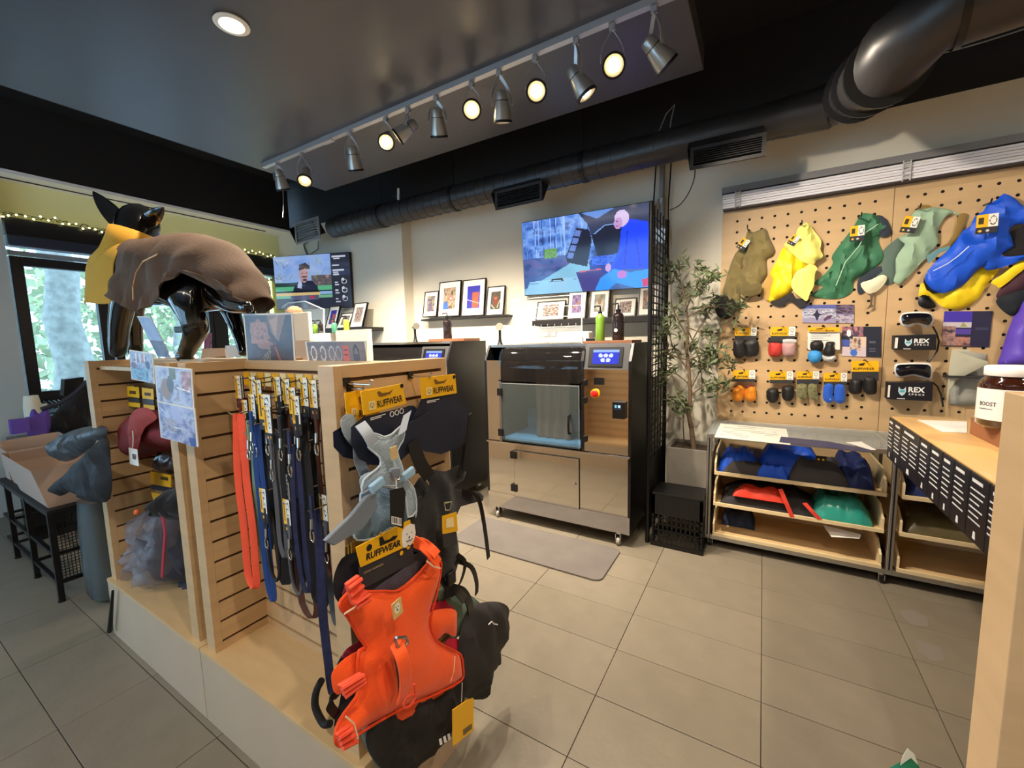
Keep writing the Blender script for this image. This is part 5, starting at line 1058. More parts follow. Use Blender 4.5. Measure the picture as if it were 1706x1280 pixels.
paper('dark blue booklet lying under the glass reflection at the middle of the cabinet top', cv([(560, 205), (900, 240), (1200, 300), (1180, 315), (545, 245)], 1170, 680, 4.267), ZT, M('booklet_blue', (58, 62, 96), .4), 'booklet', .002)
# ================================================================== counter at right with menu boards
XC = .60
co = thing('sales_counter', 'tall counter with a light maple top at the right of the room', 'counter', (1.0, 2.1, 0))
box('counter_top', M('counter_maple', (222, 178, 116), .35, var=.05, vscale=3, grain=(12, 2, 2), coat=.2), co, XC, 1.55, 1.0, 2.91, 1.05, 1.078, bevel=.003)
box('apron', MAPLE, co, XC+.004, XC+.02, 1.0, 2.905, .86, 1.05); box('apron', MAPLE, co, XC+.02, 1.55, 2.88, 2.90, .98, 1.05)
for x_, y_ in ((1.48, 1.02), (1.48, 2.84), (XC+.02, 1.02)): box('leg', MAPLE, co, x_, x_+.05, y_, y_+.05, 0, 1.05)
box('rear_panel', MAPLE, co, 1.53, 1.55, 1.0, 2.9, .1, 1.05)
# boards: each a separate panel hung on the apron
cuts = [1487, 1494, 1507, 1537, 1570, 1594, 1622, 1660, 1700]
cr2 = lambda x, y: (1450+x/3.879, 680+y/3.879)
edges = [on_y for on_y in (P(*cr2(137, 45), x=XC).y, P(*cr2(172, 85), x=XC).y, P(*cr2(222, 110), x=XC).y, P(*cr2(340, 190), x=XC).y, P(*cr2(410, 240), x=XC).y, P(*cr2(490, 290), x=XC).y, P(*cr2(565, 345), x=XC).y, P(*cr2(670, 410), x=XC).y, P(*cr2(800, 500), x=XC).y)]
BRD = M('board_black', (26, 25, 28), .4); random.seed(5)
edges.append(edges[-1]-.16)
heads = ['NEW', 'SIDES', 'SPORTS', 'BARK WALKS', 'BODY CARE', 'COOL DOWN', 'PUPPY', 'TREATS', 'PANTRY']
for k in range(len(edges)-1):
    ya, yb_ = edges[k], edges[k+1]; W = ya-yb_-.006
    t = thing('menu_board', ('%s black menu board along the counter edge, counted from the far end' % ('first second third fourth fifth sixth seventh eighth ninth'.split()[k])), 'sign', (XC, ya-W/2, .862), 'black menu boards along the counter edge')
    f = FR((XC, ya-.002, .858), (0, -1, 0), (0, 0, 1)); H = 1.072-.858
    b_ = MB().hexa([f(0, 0, -.0), f(W, 0, 0), f(W, H, 0), f(0, H, 0), f(0, 0, .008), f(W, 0, .008), f(W, H, .008), f(0, H, .008)]).build('board', BRD, t, bevel=.0015)
    n_ = 7; mb = MB(); mb2 = MB()
    mb.hexa([f(W*.15, H*.88, .0085), f(W*.72, H*.88, .0085), f(W*.72, H*.93, .0085), f(W*.15, H*.93, .0085), f(W*.15, H*.88, .009), f(W*.72, H*.88, .009), f(W*.72, H*.93, .009), f(W*.15, H*.93, .009)])
    cols = ((.06, .44), (.54, .92)) if W > .14 else ((.1, .85),)
    for ca, cb_ in cols:
        for r_ in range(n_-1):
            z = H*(.76-.092*r_); xx = W*ca; e_ = W*(ca+(cb_-ca)*random.uniform(.7, 1))
            while xx < e_-.002:   # words
                wl = random.uniform(.006, .018); wl = min(wl, e_-xx)
                mb.hexa([f(xx, z, .0085), f(xx+wl, z, .0085), f(xx+wl, z+.005, .0085), f(xx, z+.005, .0085), f(xx, z, .009), f(xx+wl, z, .009), f(xx+wl, z+.005, .009), f(xx, z+.005, .009)]); xx += wl+.002
    mb.build('print_lines', INKW, b_, kind='stuff')
    em = MB().hexa([f(W*.42, H*.06, .0085), f(W*.58, H*.06, .0085), f(W*.55, H*.17, .0085), f(W*.45, H*.17, .0085), f(W*.42, H*.06, .0092), f(W*.58, H*.06, .0092), f(W*.55, H*.17, .0092), f(W*.45, H*.17, .0092)]).build('emblem', INKW, b_)
# things on the counter
paper('white paper sheet lying on the maple counter beside the brown box', [(1528, 700), (1611, 703), (1611, 722), (1570, 720)], 1.0785, TYVEK)
bxx = thing('brown_box', 'brown cardboard tray box on the maple counter', 'box', (.95, 2.4, 1.078))
BRB = M('box_brown', (150, 98, 62), .8, var=.05)
bz = .05
p = P(1621, 725, z=1.0785); q_ = P(1611, 722, z=1.0785)
hx0, hy0, hx1, hy1 = p.x, 1.75, p.x+.42, 2.42
hy1 = q_.y
bh = P(1620, 700, x=hx0).z
bh = 1.145
box('bottom', BRB, bxx, hx0, hx1, hy0, hy1, 1.079, 1.085)
for a in ((hx0, hx1, hy0, hy0+.006), (hx0, hx1, hy1-.006, hy1), (hx0, hx0+.006, hy0+.006, hy1-.006), (hx1-.006, hx1, hy0+.006, hy1-.006)): box('side', BRB, bxx, *a, 1.085, bh)
box('lid', BRB, bxx, hx0-.002, hx1+.002, hy0-.002, hy1+.002, bh, bh+.004)
jr_ = thing('supplement_jar', 'brown glass jar with white lid and white label on the brown box', 'jar', (0, 0, 0))
jz = bh+.004; jd = P(1688, 712, z=jz); jr = .062
jx, jy = jd.x, jd.y
jr_.location = (jx, jy, jz)
sc_ = (Vector((jx, jy, jz))-Vector((0, 0, HC))).dot(FW)/FPX
jr = 44*sc_; jh = 102*sc_
JG = M('jar_amber', (52, 24, 14), .08, coat=.8)
MB().lathe([(jr*.88, 0), (jr, jh*.05), (jr, jh*.70), (jr*.92, jh*.78), (jr*.80, jh*.83), (jr*.80, jh*.86)], (jx, jy, jz), n=36).build('glass_body', JG, jr_, smooth=True)
MB().lathe([(jr*.86, jh*.845), (jr*.88, jh*.86), (jr*.88, jh*.985), (jr*.84, jh)], (jx, jy, jz), n=36).build('lid', WHITE, jr_, smooth=True)
a0 = math.atan2(-jy, -jx); L = []
for k in range(19):
    an = a0-1.45+2.1*k/18; L += [(jx+(jr+.0008)*math.cos(an), jy+(jr+.0008)*math.sin(an), jz+jh*.13), (jx+(jr+.0008)*math.cos(an), jy+(jr+.0008)*math.sin(an), jz+jh*.64)]
lab = MB().add(L, [(2*i, 2*i+2, 2*i+3, 2*i+1) for i in range(18)]).build('paper_label', WHITE, jr_, smooth=True)
cdir = Vector((-jx, -jy, 0)).normalized(); rdir = Vector((0, 0, 1)).cross(cdir)
def curve_text(st, ang, zf, h, w_):
    cu = bpy.data.curves.new('t', 'FONT'); cu.body = st; cu.size = 1; cu.resolution_u = 2; cu.offset = .01; to = bpy.data.objects.new('t', cu); me = bpy.data.meshes.new_from_object(to); bpy.data.objects.remove(to)
    mx = max(v.co.x for v in me.vertices)
    for v in me.vertices:
        an = ang+(v.co.x/mx)*w_/jr; v.co = Vector(((jr+.0016)*math.cos(an), (jr+.0016)*math.sin(an), jh*zf+v.co.y*h/.73))
    me.materials.clear(); me.materials.append(INK); o = bpy.data.objects.new('lettering', me); COL.objects.link(o); o.parent = lab; o.parent = lab; return o
for st, zf, h, w_ in (('BOOST', .36, .016, .060), ('Supplement', .30, .006, .05)):
    o = curve_text(st, a0-1.05, zf, h, w_)
MB().box(jx-.11, jx-.06, jy+.05, jy+.10, jz, jz+.11)
yb2 = P(1636, 690, z=jz+.0); yj = tag(MB().box(jx-.02, jx+.05, jy+.13, jy+.19, jz, jz+.115).build('yellow_carton', YEL, None, bevel=.002), 'small yellow carton behind the brown jar', 'box')
# ================================================================== slatwall displays
ZB, ZTOP, SP, SL0 = .316, 1.47, .083, .351
def endpanel(t, x0, x1, y0, y1, nm='end_panel'):
    e = MB().box(x0+.008, x1-.008, y0+.005, y1-.005, ZB, ZTOP-.005).build(nm, GROOVE, t)
    box('edge_strip', MAPLE, e, x0, x1, y0, y0+.028, ZB, ZTOP, bevel=.001); box('edge_strip', MAPLE, e, x0, x1, y1-.028, y1, ZB, ZTOP, bevel=.001)
    zs_ = [ZB]+[SL0+SP*k for k in range(14)]+[ZTOP]
    for k in range(15):
        a = zs_[k]+(.0 if k == 0 else .0055); b = zs_[k+1]-(.0 if k == 14 else .0055)
        box('slat', MAPLE, e, x0, x1, y0+.028, y1-.028, a, b)
    return e
def spine(t, x0, x1, y0, y1):
    e = MB().box(x0, x1, y0+.007, y1-.007, ZB, ZTOP-.005).build('spine_panel', GROOVE, t)
    zs_ = [ZB]+[SL0+SP*k for k in range(14)]+[ZTOP]
    for k in range(15):
        a = zs_[k]+(.0 if k == 0 else .0055); b = zs_[k+1]-(.0 if k == 14 else .0055)
        box('slat', MAPLE, e, x0, x1, y0, y1, a, b)
def gondola(label, bx0, bx1, e0, e1):
    t = thing('slatwall_display', label, 'display stand', ((bx0+bx1)/2, .94, 0), 'maple slatwall display stands')
    box('kick_base', KICK, t, bx0, bx1, .683, 1.20, 0, ZB-.018, bevel=.001); box('deck', DECK, t, bx0, bx1, .681, 1.202, ZB-.018, ZB, bevel=.001)
    endpanel(t, *e0, .70, 1.16); endpanel(t, *e1, .70, 1.16); spine(t, e0[1], e1[0], .905, .955); return t
u1 = gondola('left maple slatwall display stand carrying the dog mannequin and the red backpack', -2.95, -1.917, (-2.94, -2.875), (-2.02, -1.955))
u2 = gondola('right maple slatwall display stand hung with leashes and harnesses', -1.912, -.94, (-1.885, -1.82), (-1.036, -.97))
sh = box('top_shelf', DECK, u1, -2.875, -2.02, .74, 1.16, 1.425, 1.443, bevel=.001)
# right fixture beside the camera
t = thing('slatwall_display', 'maple slatwall display panel standing at the right edge of the view', 'display stand', (.8, .55, 0), 'maple slatwall display stands')
e = MB().box(.205, 1.4, .533, .574, ZB, ZTOP-.005).build('end_panel', GROOVE, t)
box('edge_strip', MAPLE, e, .20, .228, .525, .582, 0, ZTOP, bevel=.001)
zs_ = [ZB]+[SL0+SP*k for k in range(14)]+[ZTOP]
for k in range(15): box('slat', MAPLE, e, .228, 1.4, .525, .582, zs_[k]+(.0 if k == 0 else .0055), zs_[k+1]-(.0 if k == 14 else .0055))
box('kick_base', KICK, t, .20, 1.4, .30, .58, 0, ZB)
# floor mat
tag(MB().slab([tuple(Vector((x, y, 0))) for x, y in [(-2.02, 2.41), (-1.99, 2.385), (-.87, 2.385), (-.835, 2.40), (-.82, 2.43), (-.82, 2.80), (-.835, 2.83), (-.87, 2.84), (-1.99, 2.84), (-2.02, 2.82)]], (0, 0, 1), .012).build('floor_mat', M('mat_grey', (104, 98, 94), .8, var=.1, vscale=5, bump=.2, bscale=60), None, bevel=.003), 'grey anti-fatigue mat on the tiles in front of the wash cabinet', 'mat')
for k, pts in enumerate(([(1497, 1018), (1520, 1016), (1545, 1030), (1546, 1044), (1520, 1042), (1506, 1030)], [(1523, 1065), (1545, 1072), (1567, 1080), (1573, 1101), (1550, 1101), (1530, 1085)])):
    tag(MB().slab(onp(pts, z=.0006), (0, 0, 1), .0004).build('floor_stain', M('stain_dark', (132, 124, 116), .3), None), ('upper', 'lower')[k]+' dark damp stain on the tiles in front of the display cabinet', 'stain')
# green and white packet standing on the floor at the bottom edge
gp = thing('treat_packet', 'green and white foil packet with its top just showing at the bottom edge', 'packet', (.40, 1.36, 0))
def pk(u, v, y=1.36): return P(u, v, y=y)
puff('foil', M('foil_green', (24, 120, 84), .25, coat=.5), gp, [pk(1478, 1288), pk(1500, 1277), pk(1518, 1264), pk(1530, 1276), pk(1536, 1290), Vector((.46, 1.36, .17)), Vector((.47, 1.36, .01)), Vector((.33, 1.36, .01)), Vector((.33, 1.36, .17))], NW, .05, .01, smoothk=1)
puff('white_seal', M('foil_white', (226, 226, 206), .35), gp, [pk(1500, 1276), pk(1504, 1262), pk(1512, 1248), pk(1524, 1258), pk(1530, 1276), pk(1518, 1264)], NW, .012, .003, smoothk=1, res=.01)

# ================================================================== merchandise on the right end panel (planes x = const)
NX = (1, 0, 0)
def card(parent, uvs, xx, img=None, txt=None, dots=0, mat=NAVY):
    """header card quad tl,tr,br,bl on plane x with yellow band"""
    tl, tr, br, bl = [P(u, v, x=xx) for u, v in uvs]
    c = MB().slab([bl, br, tr, tl], NX, .003).build('header_card', YEL, parent)
    f = FR(bl+Vector((.003, 0, 0)), br-bl, tl-bl); W, H = (br-bl).length, (tl-bl).length
    if txt: text('RUFFWEAR', f, W*.30, H*.16, 0, H*.30, INK, c, width=W*.60, bold=.03)
    MB().slab([f(W*a, H*b, .0006) for a, b in ((.12, .14), (.25, .14), (.25, .50), (.12, .50))], f.n, .0008).build('dog_patch', M('patch_cream', (240, 220, 170), .6), c)
    i = Img(14, 18, (236, 214, 150)); i.ell(.5, .48, .36, .34, (90, 80, 50), ring=.25); i.ell(.35, .42, .07, .05, (50, 40, 20)); i.ell(.65, .42, .07, .05, (50, 40, 20)); i.ell(.5, .62, .1, .07, (50, 40, 20))
    picture('dog_print', i, f(W*.12, H*.50, .0016), f(W*.25, H*.50, .0016), f(W*.12, H*.14, .0016), PRINTM, c)
    MB().slab([f(W*a, H*b, .0006) for a, b in ((.36, .62), (.40, .60), (.62, .62), (.70, .80), (.60, .72), (.44, .74), (.38, .86), (.33, .84))], f.n, .0006).build('hang_hole', M('hole_brown', (120, 84, 30), .6), c)
    MB().lathe([(H*.10, 0), (H*.10, .0008)], f(W*.92, H*.86, .0004), NX, 16).build('size_dot', INK, c)
    return c, f, W, H
def small_lines(f, W, H, c, a, b, dots=3, mat=INKW):
    for k, q in enumerate((.34, .24)): MB().slab([f(W*a, H*(b-.07*k), .0008), f(W*(a+q), H*(b-.07*k), .0008), f(W*(a+q), H*(b+.03-.07*k), .0008), f(W*a, H*(b+.03-.07*k), .0008)], f.n, .0006).build('print_line', mat, c)
def hook(parent, uv, xx, name='hook'):
    p = P(*uv, x=xx); MB().tube([(-.968, p.y, p.z), (xx+.012, p.y, p.z), (xx+.018, p.y, p.z+.012)], .0035, 8).build(name, CHROME, parent, smooth=True)
    MB().box(-.972, -.964, p.y-.010, p.y+.010, p.z-.008, p.z+.016).build('hook_plate', BLKP, parent)
GYH = M('harness_greyblue', (164, 180, 194), .85, bump=.4, bscale=180); GYD = M('webbing_grey', (118, 128, 142), .7, bump=.2, bscale=200); LBB = M('buckle_blue', (150, 186, 216), .35)
# black harness at the far end
t = thing('black_harness', 'black dog harness with a yellow header card at the far end of the panel', 'harness', P(760, 940, x=-.90), 'dog harnesses hung on the end panel')
bx = -.905
puff('navy_board', NAVY, t, [P(u, v, x=bx) for u, v in ((702, 664), (757, 654), (783, 690), (782, 720), (765, 745), (735, 757), (706, 752), (684, 722), (688, 700))], NX, .006, 0, smoothk=1)
c, f, W, H = card(t, ((699, 630), (757, 623), (760, 655), (702, 665)), bx+.012, txt=1)
small_lines(f, W, H, c, .12, -.16)
hook(t, (712, 628), bx+.01)
BK = DARKF
puff('side_panel', BK, t, [P(u, v, x=-.92) for u, v in ((642, 880), (668, 850), (690, 815), (706, 795), (722, 820), (735, 880), (744, 935), (722, 958), (690, 950), (660, 935))], NX, .05, .02, seed=14)
puff('neck_flap', NAVY, t, [P(u, v, x=-.93) for u, v in ((664, 690), (690, 676), (700, 700), (702, 740), (690, 760), (676, 740))], NX, .02, .0, seed=14)
puff('chest_plate', BK, t, [P(u, v, x=-.88) for u, v in ((700, 772), (722, 782), (745, 786), (766, 776), (778, 782), (774, 800), (758, 815), (800, 820), (806, 835), (770, 845), (762, 880), (768, 930), (752, 965), (725, 960), (712, 925), (680, 915), (682, 860), (712, 828), (718, 806), (706, 790))], NX, .04, .01, seed=3, smoothk=2)
puff('belly_panel', M('harness_black2', (34, 31, 33), .8), t, [P(u, v, x=-.89) for u, v in ((690, 845), (712, 830), (735, 900), (730, 940), (700, 930), (682, 905))], NX, .05, .01, seed=4)
def straps(parent, lst, mat, xx, w=.012, th=.003, nm='strap'):
    for pts in lst:
        q = [Vector(p) for p in spline([tuple(P(u, v, x=xx+dx)) for u, v, dx in pts], 4, False)]
        MB().ribbon(q, [(0, .5*w, .5*w*.3) if abs((q[min(i+1, len(q)-1)]-q[max(i-1, 0)]).normalized().z) > .5 else (0, w*.1, w*.6) for i in range(len(q))], th).build(nm, mat, parent, smooth=True)
straps(t, [((688, 735, -.01), (694, 755, .0), (702, 775, .01), (716, 795, .02)), ((772, 740, 0), (774, 760, .01), (770, 790, .02))], BLKP, -.875, .045)
straps(t, [((783, 690, 0), (780, 730, .01), (772, 780, .02)), ((770, 820, 0), (795, 828, .02), (806, 870, .03), (814, 930, .03)), ((735, 965, 0), (750, 985, .01), (765, 975, .02), (775, 940, .02), (762, 925, .01)), ((760, 935, .01), (785, 945, .02), (794, 970, .02), (794, 990, .02))], BLKP, -.875, .018)
MB().box(-.87, -.855, P(752, 960, x=-.86).y-.02, P(752, 960, x=-.86).y+.02, P(752, 960, x=-.86).z-.03, P(752, 960, x=-.86).z+.015).build('buckle', BLKP, t, bevel=.004)
MB().tube([P(u, v, x=-.83) for u, v in ((740, 838), (752, 836), (749, 850), (742, 850), (740, 838))], .003, 6).build('d_ring', CHROME, t, smooth=True)
MB().slab([P(u, v, x=-.825) for u, v in ((737, 890), (762, 885), (760, 853), (736, 860))], NX, .002).build('yellow_tag', YEL, t)
MB().slab([P(u, v, x=-.822) for u, v in ((743, 880), (756, 878), (755, 862), (743, 865))], NX, .001).build('tag_patch', M('patch_cream'), t)
MB().slab([P(u, v, x=-.828) for u, v in ((738, 912), (760, 908), (760, 886), (737, 891))], NX, .002).build('black_tag', DARKC, t)
# second (rear) grey-blue harness
t = thing('grey_harness', 'rear grey-blue harness with its yellow card half hidden behind the front one', 'harness', P(590, 780, x=-.93), 'dog harnesses hung on the end panel')
puff('navy_board', NAVY, t, [P(u, v, x=-.945) for u, v in ((574, 708), (618, 705), (640, 720), (640, 770), (600, 768), (572, 762), (556, 745), (555, 720))], NX, .006, 0, smoothk=1)
c, f, W, H = card(t, ((573, 655), (628, 646), (632, 700), (578, 708)), -.938)
text('RU', f, W*.33, H*.20, 0, H*.22, INK, c, width=W*.2, bold=.03)
puff('shoulder_mesh', GYH, t, [P(u, v, x=-.93) for u, v in ((569, 700), (585, 690), (600, 712), (604, 740), (596, 750), (575, 728))], NX, .02, .005, res=.015, seed=3)
straps(t, [((596, 735, 0), (598, 765, .01), (608, 790, .02), (612, 815, .01))], GYD, -.92, .03)
hook(t, (600, 648), -.925)
# front grey-blue harness
t = thing('grey_harness', 'front grey-blue mesh harness with yellow card and a black barcode tag', 'harness', P(640, 850, x=-.88), 'dog harnesses hung on the end panel')
xx = -.895
puff('navy_board', NAVY, t, [P(u, v, x=xx) for u, v in ((605, 695), (677, 678), (682, 705), (716, 686), (718, 700), (692, 745), (660, 775), (620, 775), (598, 765), (585, 740), (585, 712))], NX, .006, 0, smoothk=1)
c, f, W, H = card(t, ((600, 653), (668, 639), (676, 672), (605, 692)), xx+.012, txt=1)
small_lines(f, W, H, c, .12, -.22)
for k in range(3):
    p = P(653+8*k, 690-2.5*k, x=xx+.008); MB().lathe([(.008, 0), (.008, .001), (.0062, .001), (.0062, 0)], p, NX, 14, cap=False).build('icon_ring', INKW, c)
hook(t, (612, 641), xx+.01)
xg = -.862
puff('chest_mesh', GYH, t, [P(u, v, x=xg) for u, v in ((622, 722), (640, 728), (655, 722), (668, 710), (674, 716), (671, 735), (662, 752), (669, 775), (676, 798), (690, 815), (694, 850), (680, 862), (676, 830), (660, 812), (650, 810), (625, 810), (604, 822), (606, 800), (622, 786), (634, 775), (632, 762), (618, 750), (614, 742))], NX, .03, .003, smoothk=2, seed=6, res=.014)
puff('belly_mesh', M('harness_blue', (128, 158, 186), .85, bump=.4, bscale=180), t, [P(u, v, x=xg-.03) for u, v in ((606, 815), (650, 812), (690, 830), (692, 862), (676, 878), (650, 880), (628, 895), (595, 900), (590, 880), (600, 850))], NX, .035, .006, seed=7)
q = [Vector(p) for p in spline([tuple(P(u, v, x=xg+.008)) for u, v in ((622, 722), (640, 728), (655, 722), (668, 710), (674, 716), (671, 735), (662, 752), (669, 775), (676, 798), (690, 815), (694, 850), (680, 862), (676, 830), (660, 812), (650, 810), (625, 810), (604, 822), (606, 800), (622, 786), (634, 775), (632, 762), (618, 750), (614, 742))], 2)]
MB().tube(q+[q[0]], .0025, 6).build('edge_binding', M('binding_pale', (196, 208, 218), .7), t, smooth=True)
q = [Vector(p) for p in spline([tuple(P(u, v, x=xg-.018)) for u, v in ((606, 815), (650, 812), (690, 830), (692, 862), (676, 878), (650, 880), (628, 895), (595, 900), (590, 880), (600, 850))], 3)]
MB().tube(q+[q[0]], .0025, 6).build('edge_binding', M('binding_pale'), t, smooth=True)
puff('side_pad', GYH, t, [P(u, v, x=xg-.02) for u, v in ((604, 795), (626, 786), (640, 800), (634, 815), (610, 822), (603, 812))], NX, .04, .002, res=.014)
straps(t, [((600, 706, 0), (612, 722, .02), (622, 740, .02)), ((679, 688, 0), (674, 705, .01), (670, 722, .02))], M('webbing_light', (170, 180, 196), .7), xg+.01, .03)
MB().slab([P(u, v, x=xg+.01) for u, v in ((536, 900), (552, 908), (600, 880), (625, 845), (622, 820), (606, 826), (580, 858))], NX, .012).build('belly_strap', GYD, t, bevel=.003)
for uv in ((628, 808), (680, 790)):
    p = P(*uv, x=xg+.03); MB().obox(p, (0, .95, .3), (0, -.3, .95), NX, .045, .024, .014).build('buckle', LBB, t, bevel=.004)
p = P(656, 755, x=xg+.032); MB().obox(p, (0, 1, .08), (0, -.08, 1), NX, .024, .034, .004).build('logo_patch', M('patch_tan', (206, 180, 130), .7), t)
MB().obox(P(657, 788, x=xg+.04), (0, .97, -.2), (0, .2, .97), NX, .034, .026, .01).build('ring_holder', GYD, t, bevel=.003)
MB().tube([P(u, v, x=xg+.045) for u, v in ((650, 788), (654, 800), (664, 800), (668, 788))], .0035, 8).build('d_ring', STEELR, t, smooth=True)
MB().slab([P(u, v, x=xg+.05) for u, v in ((650, 873), (671, 881), (675, 820), (671, 812), (649, 817))], NX, .002).build('barcode_tag', INK, t)
q = [P(u, v, x=xg+.0525) for u, v in ((652, 860), (669, 864), (652, 873))]
i = Img(30, 12, (230, 230, 228))
for k in range(13): i.rect(.06+.07*k, .05, .09+.07*k+.02*(k % 3 == 0), .8, (20, 20, 20))
picture('barcode', i, q[0], q[1], q[2], PRINTM, t)
MB().tube([P(660, 800, x=xg+.05), P(660, 818, x=xg+.05)], .0012, 5).build('tag_thread', TYVEK, t)
# dark harness behind the orange one
t = thing('maroon_harness', 'maroon and black harness almost covered by the orange one', 'harness', P(580, 1100, x=-.90), 'dog harnesses hung on the end panel')
puff('padding', M('harness_dark', (26, 28, 38), .9), t, [P(u, v, x=-.90) for u, v in ((580, 925), (560, 955), (558, 990), (572, 1015), (600, 1070), (570, 1095), (560, 1130), (570, 1160), (560, 1200), (566, 1215), (620, 1190), (650, 1000), (620, 930))], NX, .03, .01, seed=4)
puff('maroon_edge', M('harness_maroon', (120, 30, 50), .8), t, [P(u, v, x=-.885) for u, v in ((572, 990), (592, 1040), (600, 1068), (580, 1082), (575, 1100), (640, 1080), (640, 1000), (600, 960))], NX, .03, .01, seed=4)
straps(t, [((565, 1158, 0), (551, 1165, .01), (550, 1178, .02), (562, 1192, .02))], BLKP, -.89, .02)
t = thing('red_harness', 'crimson harness edge showing right of the orange harness', 'harness', P(760, 1060, x=-.93), 'dog harnesses hung on the end panel')
CRI = M('harness_crimson', (198, 30, 60), .7)
puff('upper_strap', CRI, t, [P(u, v, x=-.92) for u, v in ((720, 1008), (752, 1000), (762, 1008), (764, 1018), (722, 1026))], NX, .03, .003, res=.015)
puff('lower_strap', CRI, t, [P(u, v, x=-.92) for u, v in ((745, 1070), (765, 1066), (780, 1075), (784, 1100), (775, 1112), (750, 1110))], NX, .035, .003, res=.015)
# dark bags hanging low at the far end
t = thing('black_pack', 'black cloth saddle pack with a small white logo hanging low behind the orange harness', 'bag', P(800, 1160, x=-.86), 'black cloth packs')
puff('body', M('pack_charcoal', (46, 44, 44), .75, bump=.15, bscale=40), t, [P(u, v, x=-.90) for u, v in ((790, 1012), (828, 1004), (850, 1012), (852, 1030), (842, 1075), (830, 1110), (812, 1160), (806, 1168), (780, 1165), (765, 1140), (768, 1080), (775, 1040))], NX, .08, .03, seed=9, wscale=(4, 9))
puff('sage_trim', M('trim_sage', (110, 132, 116), .8), t, [P(u, v, x=-.93) for u, v in ((732, 985), (755, 975), (772, 985), (795, 1000), (800, 1012), (780, 1030), (768, 1060), (750, 1060), (735, 1010))], NX, .04, .02, seed=9)
straps(t, [((750, 978, .02), (770, 985, .03), (782, 1005, .03), (784, 1020, .02)), ((740, 990, .02), (760, 985, .04), (775, 1000, .03))], BLKP, -.90, .03, .006)
MB().tube([P(u, v, x=-.812) for u, v in ((814, 1041), (819, 1036), (823, 1040), (829, 1041))], .002, 5).build('logo', INKW, t)
t = thing('black_pack', 'large black cloth pack with sage edge hanging below the orange harness', 'bag', P(700, 1270, x=-.86), 'black cloth packs')
puff('body', M('pack_black', (34, 30, 30), .8, bump=.15, bscale=40), t, [P(u, v, x=-.89) for u, v in ((640, 1170), (700, 1140), (760, 1110), (780, 1140), (772, 1190), (745, 1240), (715, 1268), (690, 1290), (650, 1290), (622, 1262), (615, 1225))], NX, .07, .02, seed=12)
puff('sage_edge', M('pack_sage', (104, 124, 126), .8), t, [P(u, v, x=-.90) for u, v in ((606, 1222), (625, 1215), (650, 1250), (690, 1300), (650, 1300), (620, 1260))], NX, .06, .01, seed=12)
for k in range(3): MB().slab([P(u+7*k, v-4*k, x=-.812) for u, v in ((733, 1242), (737, 1240), (735, 1230), (731, 1232))], NX, .001).build('logo', INKW, t)
t = thing('swing_tag', 'yellow swing tag on a white thread hanging below the orange harness', 'tag', P(770, 1200, x=-.80))
MB().slab([P(u, v, x=-.80) for u, v in ((754, 1243), (788, 1216), (788, 1163), (778, 1166), (753, 1183))], NX, .003).build('card', YEL, t)
MB().tube([P(770, 1138, x=-.795), P(769, 1170, x=-.795)], .0012, 5).build('thread', TYVEK, t)
MB().slab([P(u, v, x=-.796) for u, v in ((772, 1226), (786, 1214), (786, 1206), (772, 1216))], NX, .001).build('print_line', M('tag_brown', (110, 96, 60), .6), t)
# the big orange harness
t = thing('orange_harness', 'large bright orange dog harness with a yellow header card, nearest to the camera', 'harness', P(660, 1240, x=-.84), 'dog harnesses hung on the end panel')
OR = M('harness_orange', (255, 92, 24), .65, bump=.15, bscale=160, sheen=.15); ORR = M('webbing_coral', (236, 82, 54), .5); ORL = M('piping_pale_o', (240, 214, 190), .5)
xo = -.87
puff('navy_board', M('board_charcoal', (48, 47, 54), .5), t, [P(u, v, x=xo) for u, v in ((600, 975), (655, 945), (688, 925), (715, 915), (738, 905), (742, 930), (720, 960), (690, 985), (640, 990), (600, 985))], NX, .005, 0, smoothk=1)
MB().slab([P(u, v, x=xo+.006) for u, v in ((600, 983), (690, 935), (684, 905), (597, 945))], NX, .004).build('card_lower', M('board_charcoal'), t)
c, f, W, H = None, None, None, None
tl, tr, br, bl = [P(u, v, x=xo+.012) for u, v in ((592, 912), (682, 866), (688, 905), (600, 945))]
c = MB().slab([bl, br, tr, tl], NX, .003).build('header_card', YEL, t); f = FR(bl+Vector((.003, 0, 0)), br-bl, tl-bl); W, H = (br-bl).length, (tl-bl).length
text('RUFFWEAR', f, W*.08, H*.20, 0, H*.30, INK, c, width=W*.64, bold=.04)
text('DOG HARNESS', f, W*.05, -H*.36, 0, H*.10, M('print_gold', (170, 150, 110), .6), c, width=W*.34, bold=.02)
MB().lathe([(H*.15, 0), (H*.15, .001)], f(W*.13, H*.72, .0003), NX, 20).build('size_dot', INK, c)
MB().slab([f(W*a, H*b, .0006) for a, b in ((.32, .58), (.60, .60), (.66, .74), (.56, .80), (.50, .72), (.40, .74), (.36, 1.0), (.30, 1.0))], f.n, .0006).build('hang_hole', INK, c)
dg = MB().slab([f(W*a, H*b, .0003) for a, b in ((.76, .10), (.80, -.02), (.92, -.02), (1.0, .2), (1.03, .5), (1.0, .95), (.9, 1.06), (.80, 1.0), (.74, .8), (.74, .4))], f.n, .0012).build('dog_face', WHITE, c)
mb = MB()
for a, b, r_ in ((.84, .62, .022), (.94, .62, .022), (.89, .42, .035)): mb.lathe([(H*r_*1.3, 0), (H*r_*1.3, .0008)], f(W*a, H*b, .0016), NX, 12)
mb.tube([f(W*.83, H*.30, .002), f(W*.86, H*.22, .002), f(W*.89, H*.30, .002), f(W*.92, H*.22, .002), f(W*.96, H*.30, .002)], .0012, 5)
mb.build('face_marks', INK, dg)
